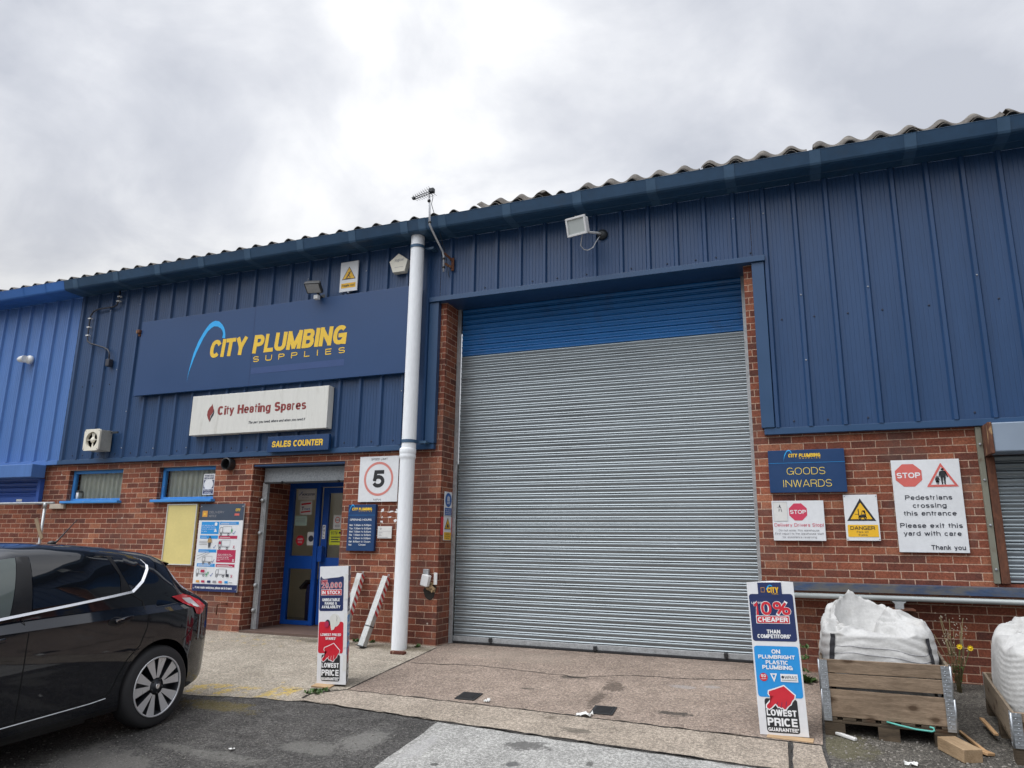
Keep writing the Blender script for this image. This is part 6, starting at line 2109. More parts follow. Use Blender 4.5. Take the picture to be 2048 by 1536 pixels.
# yellow flowering plant between the crates
r = thing('yellow_flower_plant', 'spindly weed with two yellow flowers and dry seed heads against the bricks between the crates', 'plant')
M['dry_stem'] = mat('dry_stem', (0.17, 0.14, 0.07), 0.8, 0, 0.3, 20)
M['petal'] = mat('yellow_petal', (0.75, 0.52, 0.01), 0.6, 0, 0.1, 20)
M['seed'] = mat('seed_fluff', (0.42, 0.36, 0.28), 0.9, 0, 0.2, 20)
st, sd, lf = MB(), MB(), MB()
base = Vector((1.12, 7.78, gz(7.78)))
tips = []
for k in range(16):
    t = base + Vector((rb.uniform(-.16, .12), rb.uniform(-.06, .08), rb.uniform(0.28, 0.66)))
    m_ = base.lerp(t, .55) + Vector((rb.uniform(-.03, .03), 0, .03))
    st.tube([base + Vector((rb.uniform(-.02, .02), rb.uniform(-.02, .02), 0)), m_, t], 0.003, 5)
    tips.append(t)
    for q in range(4):
        c = t + Vector((rb.uniform(-.05, .05), rb.uniform(-.03, .03), rb.uniform(-.05, .03)))
        sd.lathe([(0.0, -.007), (.006, 0), (0.0, .007)], c, 'Z', 6)
for k in range(60):
    p = base.lerp(tips[k % 16], rb.uniform(.1, .75))
    a = rb.uniform(0, 6.28); l = rb.uniform(.03, .07)
    d = Vector((cos(a), sin(a), rb.uniform(-.2, .6))) * l
    s_ = Vector((-sin(a), cos(a), 0)) * l * .2
    lf.face([p, p + d * .5 + s_, p + d, p + d * .5 - s_])
st.build('stem', 'dry_stem', r)
sd.build('seed_heads', 'seed', r)
lf.build('leaves', 'weed', r, fix=False)
for c in ((1.150, 7.72, 0.800), (1.235, 7.74, 0.790)):
    mb = MB()
    for k in range(9):
        a = 2 * pi * k / 9
        u_, w_ = Vector((cos(a), -0.25, sin(a))), Vector((-sin(a), 0, cos(a)))
        p = Vector(c)
        mb.face([p, p + u_ * .016 + w_ * .007, p + u_ * .026, p + u_ * .016 - w_ * .007])
    mb.lathe([(0.011, 0.0), (0.008, -0.008), (0, -0.01)], c, 'Y', 8)
    MB().tube([Vector(c), base.lerp(Vector(c), .4) + Vector((0, .02, .03)), base], 0.003, 5).build('flower_stem', 'weed', r)
    mb.build('flower', 'petal', r, fix=False)

# ------------------------------------------------------------------ pallets, collars, bulk bags
M['wood_x'] = wood_mat('weathered_pine', (0.165, 0.118, 0.080), (0.35, 0.262, 0.185), 'X')
M['wood_y'] = wood_mat('weathered_pine_side', (0.15, 0.12, 0.085), (0.27, 0.22, 0.165), 'Y')
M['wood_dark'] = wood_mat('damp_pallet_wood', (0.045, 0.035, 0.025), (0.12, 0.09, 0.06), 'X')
M['hinge'] = mat('zinc_hinge', (0.42, 0.45, 0.48), 0.38, 0.7, 0.15, 25, fine=0.15, fs=90)
M['bag'] = mat('woven_bag', (0.47, 0.47, 0.46), 0.7, 0, 0.14, 4, fine=0.06, fs=60, bump=0.9, bs=14, dirt=(0.40, 0.385, 0.35), ds=5, dt=(0.55, 0.8))
M['bag_strap'] = mat('black_webbing', (0.025, 0.025, 0.03), 0.8, 0, 0.2, 40)
M['stitch'] = mat('grey_stitching', (0.30, 0.30, 0.32), 0.8, 0, 0.2, 60)
M['strap_green'] = mat('green_strapping', (0.10, 0.42, 0.36), 0.5, 0, 0.1, 20)


def crate(fl, yaw, w, d, collars, tilt, labs, group_p, rs):
    """pallet with stacked hinged collars; fl: front-left foot on the ground; local x right, y back"""
    mt = Matrix.Translation(fl) @ Matrix.Rotation(yaw, 4, 'Z') @ Matrix.Rotation(tilt, 4, 'X')
    rnd = random.Random(rs)
    p = thing('pallet', labs[0], 'pallet', 'pallets under the wooden collars')
    for y in (0.0, d / 2 - 0.05, d - 0.10):
        for x in (0.0, w / 2 - 0.07, w - 0.14):
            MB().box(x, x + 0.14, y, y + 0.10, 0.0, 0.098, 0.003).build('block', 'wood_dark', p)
    for y in (0.0, d / 2 - 0.05, d - 0.10):
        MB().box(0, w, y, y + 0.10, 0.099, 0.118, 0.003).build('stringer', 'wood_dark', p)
    for k in range(7):
        x = k * (w - 0.09) / 6
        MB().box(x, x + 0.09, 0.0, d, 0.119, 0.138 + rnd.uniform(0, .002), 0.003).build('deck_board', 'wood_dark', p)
    p.matrix_world = mt
    z = 0.142
    roots = [p]
    for ci, boards in enumerate(collars):
        c = thing('pallet_collar', labs[1 + ci], 'pallet collar', 'wooden collars stacked on pallets')
        h = 0.195
        t = 0.02
        for side in range(4):
            if len(boards) == 1:
                segs = [(0.0, h)]
            else:
                segs = [(0.0, 0.095), (0.099, h)]
            for a, b in segs:
                e = rnd.uniform(-.003, .003)
                mb = MB()
                if side == 0:
                    mb.box(0.003, w - 0.003, e, t + e, z + a, z + b - 0.002, 0.003)
                elif side == 1:
                    mb.box(0.003, w - 0.003, d - t, d, z + a, z + b - 0.002, 0.003)
                elif side == 2:
                    mb.box(0.0, t, t + 0.004, d - t - 0.004, z + a, z + b - 0.002, 0.003)
                else:
                    mb.box(w - t, w, t + 0.004, d - t - 0.004, z + a, z + b - 0.002, 0.003)
                mb.build('plank', 'wood_x' if side < 2 else 'wood_y', c)
        for x, sx in ((0.0, 1), (w, -1)):
            mb = MB()
            lo, hi = z - 0.03, z + h - 0.004
            x0, x1 = sorted((x, x + sx * 0.055))
            mb.box(x0, x1, -0.0075, -0.0035, lo, hi)
            x0, x1 = sorted((x - sx * 0.0035, x - sx * 0.0075))
            mb.box(x0, x1, 0.0, 0.055, lo, hi)
            mb.tube([(x - sx * 0.004, -0.004, lo), (x - sx * 0.004, -0.004, hi)], 0.007, 10)
            for k in range(7):
                zz = lo + 0.02 + k * (hi - lo - 0.04) / 6
                mb.box(*sorted((x + sx * 0.004, x + sx * 0.050)), -0.0105, -0.0072, zz - 0.004, zz + 0.004)
                mb.lathe([(0.0055, 0), (0.004, -.004), (0, -.005)], (x + sx * rnd.uniform(.02, .045), -0.0075, zz + 0.014), 'Y', 8)
                mb.box(*sorted((x - sx * 0.0072, x - sx * 0.0105)), 0.004, 0.048, zz - 0.004, zz + 0.004)
            mb.build('hinge', 'hinge', c)
            mb = MB().box(*sorted((x, x + sx * .02)), d + 0.0035, d + 0.0075, lo, hi)
            mb.build('hinge', 'hinge', c)
        c.matrix_world = mt
        if len(collars) == 2 and ci == 1:
            # upper collar sits slightly askew, so a gap opens above the lower one
            c.matrix_world = mt @ Matrix.Translation((0.0, 0.0, 0.012)) @ Matrix.Rotation(R(-0.7), 4, 'Y')
        roots.append(c)
        z += h + 0.003
    return mt, z


CW = 0.855
m1, zt = crate((0.003, 6.29, gz(6.29) - 0.004), R(-1.8), CW, 1.16, [(1,), (1, 2)], R(3.6),
               ['damp wooden pallet on its blocks under the two-tier crate beside the right-hand stand', 'lower single-plank wooden collar of the two-tier crate, with zinc hinges',
                'upper two-plank wooden collar of the two-tier crate, round the bulging white bag'], None, 3)
m2, zt2 = crate((1.155, 6.06, gz(6.06) - 0.004), R(-3.0), 0.86, 1.18, [(1,)], R(4.4),
                ['dark wooden pallet under the single-tier crate at the right edge', 'single-plank wooden collar at the right edge, round the pleated white bag'], None, 5)


def smooth_cyc(tab, u):
    """periodic table of (angle in degrees, value), eased between entries"""
    d = (u * 360) % 360
    n = len(tab)
    for i in range(n):
        a, b = tab[i], tab[(i + 1) % n]
        a1 = b[0] + (360 if i == n - 1 else 0)
        dd = d if d >= a[0] else d + 360
        if a[0] <= dd <= a1:
            t = (dd - a[0]) / (a1 - a[0])
            t = t * t * (3 - 2 * t) * 0.6 + t * 0.4
            return a[1] + (b[1] - a[1]) * t
    return tab[0][1]


def bag(label, mt, x0, x1, y0, y1, z0, zs, peaks, mouth, mo, pleat, seed, straps=None):
    """bulk bag: rounded square sides with horizontal creases, slumped folded top"""
    r = thing('bulk_bag', label, 'bulk bag', 'white bulk bags in the crates')
    cx, cy, hx, hy = (x0 + x1) / 2, (y0 + y1) / 2, (x1 - x0) / 2, (y1 - y0) / 2
    NU, NV = 180, 96

    def rim(u):
        """mouth of the bag at angle u (turns): height and how far in it is gathered"""
        return smooth_cyc(peaks, u), smooth_cyc(mouth, u)

    def fn(u, v):
        a = 2 * pi * u
        c, s_ = cos(a), sin(a)
        e = 2 / 4.2
        ex, ey = math.copysign(abs(c) ** e, c), math.copysign(abs(s_) ** e, s_)
        vs, vr = 0.42, 0.80
        wob = 0.02 * noise.noise(Vector((c * 1.3, s_ * 1.3, seed + 3)))
        zsh = zs + wob
        if v < vs:
            t = v / vs
            k = 0.94 + 0.09 * sin(pi * (0.12 + 0.80 * t))
            x, y = cx + hx * k * ex, cy + hy * k * ey
            z = z0 + (zsh - z0) * t
            ph = z * pleat + 2.2 * noise.noise(Vector((x * 1.6, y * 1.6, seed + 7)))
            dd = 0.011 * (abs(sin(ph * pi)) - 0.5) * (0.4 + 0.9 * abs(noise.noise(Vector((x * 3, y * 3, z * 2)))))
            dd += 0.012 * noise.noise(Vector((x * 6, y * 6, z * 5 + seed)))
            return Vector((x + dd * c, y + dd * s_, z))
        zr, km = rim(u)
        ks = 0.94 + 0.09 * sin(pi * 0.92)
        if v < vr:
            t = (v - vs) / (vr - vs)
            f = t * t * (3 - 2 * t)
            k = ks + (km - ks) * (0.35 * f + 0.65 * t)
            p = 4.2 - 1.9 * t
            e = 2 / p
            ex, ey = math.copysign(abs(c) ** e, c), math.copysign(abs(s_) ** e, s_)
            x, y = cx + hx * k * ex + mo[0] * t, cy + hy * k * ey + mo[1] * t
            z = zsh + (zr - zsh) * (0.75 * t + 0.25 * math.sqrt(t)) + 0.03 * sin(pi * min(1, t * 1.6)) * (1 - t)
            # long soft creases that run up to the gathered mouth
            r1 = noise.noise(Vector((c * 2.2 + t * .4, s_ * 2.2, seed + t * 1.1)))
            r2 = noise.noise(Vector((c * 5.0, s_ * 5.0 + t, seed + 2 + t * 1.6)))
            g_ = 0.060 * (0.35 - abs(r1) * 1.6) * sin(pi * min(1, t * 1.3)) + 0.034 * (0.3 - abs(r2) * 1.5) * min(1, t * 2)
            g_ += 0.006 * noise.noise(Vector((x * 17, y * 17, z * 17)))
            return Vector((x + g_ * c * .7, y + g_ * s_ * .7, z + g_))
        t = (v - vr) / (1 - vr)
        p = 2.3
        e = 2 / p
        ex, ey = math.copysign(abs(c) ** e, c), math.copysign(abs(s_) ** e, s_)
        r2 = noise.noise(Vector((c * 4.0, s_ * 4.0, seed + 5)))
        k = km * (1 - 0.80 * t) - 0.03 * sin(pi * t) + 0.05 * r2 * t
        x, y = cx + hx * k * ex + mo[0], cy + hy * k * ey + mo[1]
        z = zr + 0.012 * sin(pi * min(1.0, t * 5)) - (zr - (zs - 0.22)) * t ** 0.6 + 0.03 * r2 * t
        return Vector((x, y, z))

    def top(x, y):
        return zs - 0.22
    mb = MB()
    g = [[mb.v(fn(i / NU, j / NV)) for j in range(NV)] for i in range(NU)]
    cen = mb.v((cx + mo[0], cy + mo[1], top(cx, cy)))
    for i in range(NU):
        a, b = g[i], g[(i + 1) % NU]
        for j in range(NV - 1):
            f = mb.bm.faces.new((a[j], b[j], b[j + 1], a[j + 1]))
            f.smooth = True
        f = mb.bm.faces.new((a[-1], b[-1], cen))
        f.smooth = True
    mb.build('sack', 'bag', r)
    # lifting-loop webbing stitched down the front corners
    for (uu, va, vb, wd) in (straps or ()):
        st = MB()
        L = []
        for k in range(17):
            v = va + (vb - va) * k / 16
            p = fn(uu, v)
            n_ = (p - Vector((cx, cy, p.z))).normalized() * 0.007
            q = fn(uu + 0.004, v)
            t_ = (q - p).normalized() * wd
            wob = 0.006 * sin(k * 2.1)
            L.append((p + n_ - t_ * (1 + wob * 20), p + n_ + t_))
        for (a, b), (c, d) in zip(L, L[1:]):
            st.face([a, b, d, c])
        st.build('webbing_strap', 'bag_strap', r, fix=False)
    if straps:
        for k, v in enumerate((0.34, 0.30, 0.23)):
            pts = []
            for j in range(25):
                u_ = straps[0][0] + (straps[1][0] - straps[0][0]) * j / 24
                p = fn(u_, v + 0.02 * sin(j * .25) + 0.008 * noise.noise(Vector((j * .3, k, 0))))
                pts.append(p + (p - Vector((cx, cy, p.z))).normalized() * 0.002)
            MB().tube(pts, 0.0022, 5, cap=False).build('crease_cord', 'stitch', r)
    r.matrix_world = mt
    return r


bag('bulging white bulk bag with folded-in top and black corner webbing in the two-tier crate', m1, 0.0, 0.815, 0.07, 1.05, 0.20, 0.715,
    [(10, 0.80), (50, 0.835), (85, 0.88), (118, 0.965), (150, 0.90), (185, 0.80), (220, 0.755), (248, 0.745), (264, 0.69), (276, 0.675), (292, 0.79), (312, 0.895), (335, 0.85)],
    [(0, 0.52), (60, 0.55), (120, 0.60), (180, 0.62), (225, 0.62), (255, 0.36), (272, 0.20), (290, 0.30), (315, 0.46), (345, 0.50)], (-0.03, 0.03), 15, 2.0,
    straps=((0.653, 0.08, 0.42, 0.020), (0.872, 0.08, 0.415, 0.018)))
bag('heavily pleated white bulk bag slumped in the single-tier crate at the right edge', m2, 0.03, 0.90, 0.10, 1.08, 0.16, 0.66,
    [(10, 0.90), (60, 0.95), (120, 0.90), (180, 0.80), (230, 0.82), (280, 0.92), (330, 1.0)],
    [(0, 0.45), (90, 0.5), (180, 0.5), (225, 0.42), (270, 0.28), (320, 0.4)], (0.05, 0.0), 27, 9.0)

# timber offcuts and bits round the crates
def offcut(name, lab, cat, p, sz, rot, m, bev=0.004):
    o = MB().box(-sz[0] / 2, sz[0] / 2, -sz[1] / 2, sz[1] / 2, 0, sz[2], bev).build(name, m, None)
    o.location = p
    o.rotation_euler = rot
    return tag(o, lab, cat)


M['wood_new'] = wood_mat('cut_timber', (0.24, 0.16, 0.09), (0.40, 0.29, 0.18), 'Y')
M['wood_fresh'] = wood_mat('split_timber', (0.36, 0.21, 0.10), (0.55, 0.36, 0.20), 'Y')
offcut('timber_block', 'sawn timber block lying in front of the right corner of the two-tier crate', 'timber', (0.84, 6.12, gz(6.12) + 0.004), (0.135, 0.26, 0.085), (0.09, 0, R(28)), 'wood_new')
offcut('timber_splinter', 'orange broken timber splinter on the ground between the two crates', 'timber', (0.965, 6.40, gz(6.40) + 0.012), (0.022, 0.42, 0.018), (0.09, 0, R(12)), 'wood_fresh', 0.003)
offcut('timber_chip', 'small split wood chip beside the sawn timber block', 'timber', (1.0, 6.20, gz(6.2) + 0.01), (0.07, 0.10, 0.02), (0.1, 0.1, R(40)), 'wood_fresh', 0.004)
offcut('timber_strip', 'thin splintered slat sticking out under the pallet at the right edge', 'timber', (1.12, 6.66, gz(6.66) + 0.05), (0.03, 0.36, 0.016), (0.10, 0.1, R(4)), 'wood_fresh', 0.003)
offcut('grey_stick', 'grey weathered stick on the gritty ground in front of the pallet', 'timber', (0.13, 6.26, gz(6.26) + 0.008), (0.032, 0.19, 0.022), (0.08, 0, R(52)), 'paper', 0.006)
o = MB().tube([(0.42, 6.262, 0.405), (0.50, 6.245, 0.392), (0.60, 6.235, 0.378), (0.70, 6.228, 0.374), (0.715, 6.225, 0.382), (0.712, 6.23, 0.398), (0.69, 6.24, 0.40)], 0.0065, 8).build('plastic_strapping', 'strap_green', None)
tag(o, 'loose turquoise plastic strap hanging out between crate and pallet', 'strap')
rb = random.Random(21)
mb = MB()
for k in range(620):
    x, y = rb.uniform(0.02, 2.2), rb.uniform(5.3, 6.35)
    a = rb.uniform(0, 6.28)
    s_ = rb.uniform(0.002, 0.0075)
    mb.obox((x, y, gz(y) + 0.006 + s_ * .3), Vector((cos(a), sin(a), 0)), Vector((-sin(a), cos(a), 0)), Vector((0, 0, 1)), s_, s_ * rb.uniform(.5, 1), s_ * .5)
tag(mb.build('gravel', mat('loose_chippings', (0.30, 0.28, 0.25), 0.9, 0, 0.4, 40), None), 'loose pale chippings scattered on the gritty asphalt before the crates', 'gravel', None, 'stuff')
rb = random.Random(33)
mb = MB()
for k in range(900):
    x, y = rb.uniform(-6.5, -2.95), rb.uniform(3.6, 5.6)
    a = rb.uniform(0, 6.28)
    s_ = rb.uniform(0.002, 0.006)
    mb.obox((x, y, gz(y) + 0.002 + s_ * .3), Vector((cos(a), sin(a), 0)), Vector((-sin(a), cos(a), 0)), Vector((0, 0, 1)), s_, s_ * rb.uniform(.5, 1), s_ * .5)
tag(mb.build('grit', mat('loose_grit', (0.22, 0.21, 0.19), 0.9, 0, 0.4, 40), None), 'loose grit scattered on the dark asphalt beside the car', 'grit', None, 'stuff')

# inside the doorway and the window
r = thing('blue_bin', 'dark blue draped bin seen through the lower glass of the shop door', 'bin')
MB().lathe([(0.16, 0.466), (0.17, 0.9), (0.15, 1.02), (0.0, 1.06)], (-6.90, 9.38, 0.0), n=18).build('body', mat('dark_blue_cloth', (0.03, 0.04, 0.16), 0.8, 0, 0.2, 6), r)
MB().prism([(-7.10, 0.98), (-6.99, 1.09), (-6.82, 1.09), (-6.70, 0.99), (-6.72, 0.96), (-6.84, 1.055), (-6.97, 1.055), (-7.08, 0.95)], 9.20, 9.5).build('hood', 'lamp_dark', r)
r = thing('takeaway_cup', 'tall pale cup with a dark lid standing inside the left-hand window', 'cup')
MB().lathe([(0.038, 2.22), (0.046, 2.36)], (-10.74, 8.235, 0), n=18).build('cup', 'white_pl', r)
MB().lathe([(0.049, 2.361), (0.049, 2.375), (0.043, 2.39), (0.0, 2.392)], (-10.74, 8.235, 0), n=18).build('lid', 'lamp_dark', r)

# ------------------------------------------------------------------ the parked hatchback
M['car_paint'] = mat('black_car_paint', (0.005, 0.006, 0.009), 0.4, 0, 0.15, 3, coat=1.0, rvar=0.04, spec=0.05)
M['car_glass'] = mat('privacy_glass', (0.006, 0.007, 0.009), 0.03, 0, 0.1, 3, rvar=0.01, spec=0.6)
M['car_glass_clear'] = mat('clear_door_glass', (0.105, 0.125, 0.12), 0.03, 0, 0.1, 2, rvar=0.01, spec=0.6)
M['car_paint'].node_tree.nodes['Principled BSDF'].inputs['Coat IOR'].default_value = 1.62
M['car_paint'].node_tree.nodes['Principled BSDF'].inputs['Coat Tint'].default_value = (0.78, 0.88, 1.0, 1)
M['car_glass'].node_tree.nodes['Principled BSDF'].inputs['IOR'].default_value = 1.7
M['car_trim'] = mat('satin_black_trim', (0.010, 0.010, 0.011), 0.35, 0, 0.1, 6)
M['chrome'] = mat('chrome', (0.85, 0.86, 0.88), 0.22, 0.9, 0.03, 4, rvar=0.03)
M['gap'] = mat('panel_gap', (0.002, 0.002, 0.002), 0.9, 0, 0.1, 4)
M['tyre'] = mat('tyre_rubber', (0.022, 0.022, 0.024), 0.75, 0, 0.2, 8, bump=0.1, bs=40)
M['rim_dark'] = mat('dark_alloy', (0.035, 0.038, 0.045), 0.4, 0.4, 0.1, 8)
M['rim_face'] = mat('machined_alloy', (0.62, 0.63, 0.65), 0.36, 0.5, 0.06, 12)
M['lamp_red'] = mat('red_lamp_lens', (0.42, 0.008, 0.014), 0.12, 0, 0.1, 10, coat=0.8)
M['lamp_clear'] = mat('clear_lamp_lens', (0.55, 0.52, 0.53), 0.12, 0.2, 0.12, 30, coat=0.8)


def lerp_tab(tab, x):
    if x <= tab[0][0]:
        return tab[0][1]
    for (a, b), (c, d) in zip(tab, tab[1:]):
        if x <= c:
            return b + (d - b) * (x - a) / (c - a)
    return tab[-1][1]


def smooth_tab(tab, x, e=0.05):
    return sum(lerp_tab(tab, x + k * e / 2) for k in (-2, -1, 0, 1, 2)) / 5


C_P = [(-3.60, .30), (-3.55, .48), (-3.45, .63), (-3.3, .76), (-3.05, .845), (-2.6, .88), (-1.2, .886), (0.12, .886), (.30, .874), (.45, .843), (.57, .795), (.67, .715), (.75, .59), (.805, .42), (.83, .25)]
C_T = [(-3.60, .60), (-3.5, .72), (-3.2, .85), (-2.6, .97), (-2.2, 1.03), (-1.75, 1.27), (-1.42, 1.435), (-1.15, 1.487), (-.85, 1.488), (-.5, 1.468), (-.2, 1.44), (.1, 1.395), (.24, 1.352),
       (.27, 1.30), (.40, 1.16), (.52, 1.03), (.56, .985), (.66, .945), (.74, .905), (.80, .84), (.83, .76)]
C_B = [(-3.6, .24), (-3.2, .20), (-2.0, .19), (.2, .20), (.5, .26), (.83, .36)]
F_LOW = [(.16, .90), (.20, .945), (.27, .965), (.36, .972), (.46, .984), (.56, .994), (.66, 1.0), (.76, 1.0), (.85, 1.0), (.905, 1.0)]
F_UP = [(.940, .956), (.975, .912), (1.06, .897), (1.14, .876), (1.22, .843), (1.30, .803), (1.38, .752), (1.43, .706), (1.465, .640), (1.487, .54), (1.50, .40), (1.508, .2), (1.51, 0.0)]
G_UP = [(.12, .985), (.25, .972), (.38, .955), (.50, .932), (.62, .90), (.72, .85), (.81, .77), (.88, .66), (.93, .53), (.965, .38), (.985, .22), (.996, .1), (1.0, 0.0)]


def car_section(l):
    """half section of the body at length l: list of (half width, height), bottom to top"""
    P, T, B = smooth_tab(C_P, l, .06), smooth_tab(C_T, l, .03), lerp_tab(C_B, l)
    k = min(1.0, (T - 0.03) / 0.93)
    pts = [(0.0, B), (P * .82, B)]
    for i, (h, f) in enumerate(F_LOW):
        hh = B + (h - .16) * (0.905 * k - B) / 0.745
        ff = f + (lerp_tab(F_LOW, max(.16, hh)) - f) * 0.7
        pts.append((P * ff, hh))
    hb = 0.905 * k
    m = min(1.0, max(0.0, (T - 1.0) / 0.16))
    m = m * m * (3 - 2 * m)
    for (h, f), (g, q) in zip(F_UP, G_UP):
        ha = .90 + (h - .90) * (T - .90) / .61 if T > .95 else hb + (T - hb) * g
        hb_ = hb + (T - hb) * g
        # tuck the upper body in a little towards the tail
        fa = f - 0.05 * max(0.0, min(1.0, (l + 0.6) / 0.9)) * max(0.0, min(1.0, (h - 1.0) / .3))
        pts.append((P * (fa * m + q * (1 - m)), ha * m + hb_ * (1 - m)))
    return pts


def car_w(l, h):
    s = car_section(l)
    for (w0, h0), (w1, h1) in zip(s[1:], s[2:]):
        if h0 <= h <= h1 and h1 > h0:
            return w0 + (w1 - w0) * (h - h0) / (h1 - h0)
    return s[-1][0]


def cpatch(poly, m, name, parent, off=0.004, cuts=0.05, side=1):
    mb = MB()
    mb.face([(0.0, l, h) for l, h in poly])
    ls, hs = [p[0] for p in poly], [p[1] for p in poly]
    k = math.floor(min(hs) / cuts) * cuts
    bm = mb.bm
    while k < max(hs):
        bmesh.ops.bisect_plane(bm, geom=bm.verts[:] + bm.edges[:] + bm.faces[:], plane_co=(0, 0, k), plane_no=(0, 0, 1))
        k += cuts
    k = math.floor(min(ls) / cuts) * cuts
    while k < max(ls):
        bmesh.ops.bisect_plane(bm, geom=bm.verts[:] + bm.edges[:] + bm.faces[:], plane_co=(0, k, 0), plane_no=(0, 1, 0))
        k += cuts
    bmesh.ops.triangulate(bm, faces=bm.faces[:])
    for v in bm.verts:
        v.co.x = (car_w(v.co.y, v.co.z) + off) * side
    for f in bm.faces:
        f.normal_update()
        if f.normal.x * side < 0:
            f.normal_flip()
        f.smooth = True
    return mb.build(name, m, parent, fix=False)


def cline(pts, w, m, name, parent, off=0.005, side=1, depth=0.0, tilt=0.0):
    """band of width w following (l, h) points on the body side"""
    q = []
    for (a, b), (c, d) in zip(pts, pts[1:]):
        k = max(1, int(math.hypot(c - a, d - b) / 0.04))
        q += [(a + (c - a) * i / k, b + (d - b) * i / k) for i in range(k)]
    q.append(pts[-1])
    mb = MB()
    for quad in stroke_strip(q, w, w):
        mb.face([((car_w(p.x, p.y) + off + tilt * w * (0.5 if i > 1 else -0.5)) * side, p.x, p.y) for i, p in enumerate(quad)])
    if depth > 0:
        r_ = bmesh.ops.extrude_face_region(mb.bm, geom=mb.bm.faces[:])
        for e in r_['geom']:
            if isinstance(e, bmesh.types.BMVert):
                e.co.x += depth * side
    return mb.build(name, m, parent)


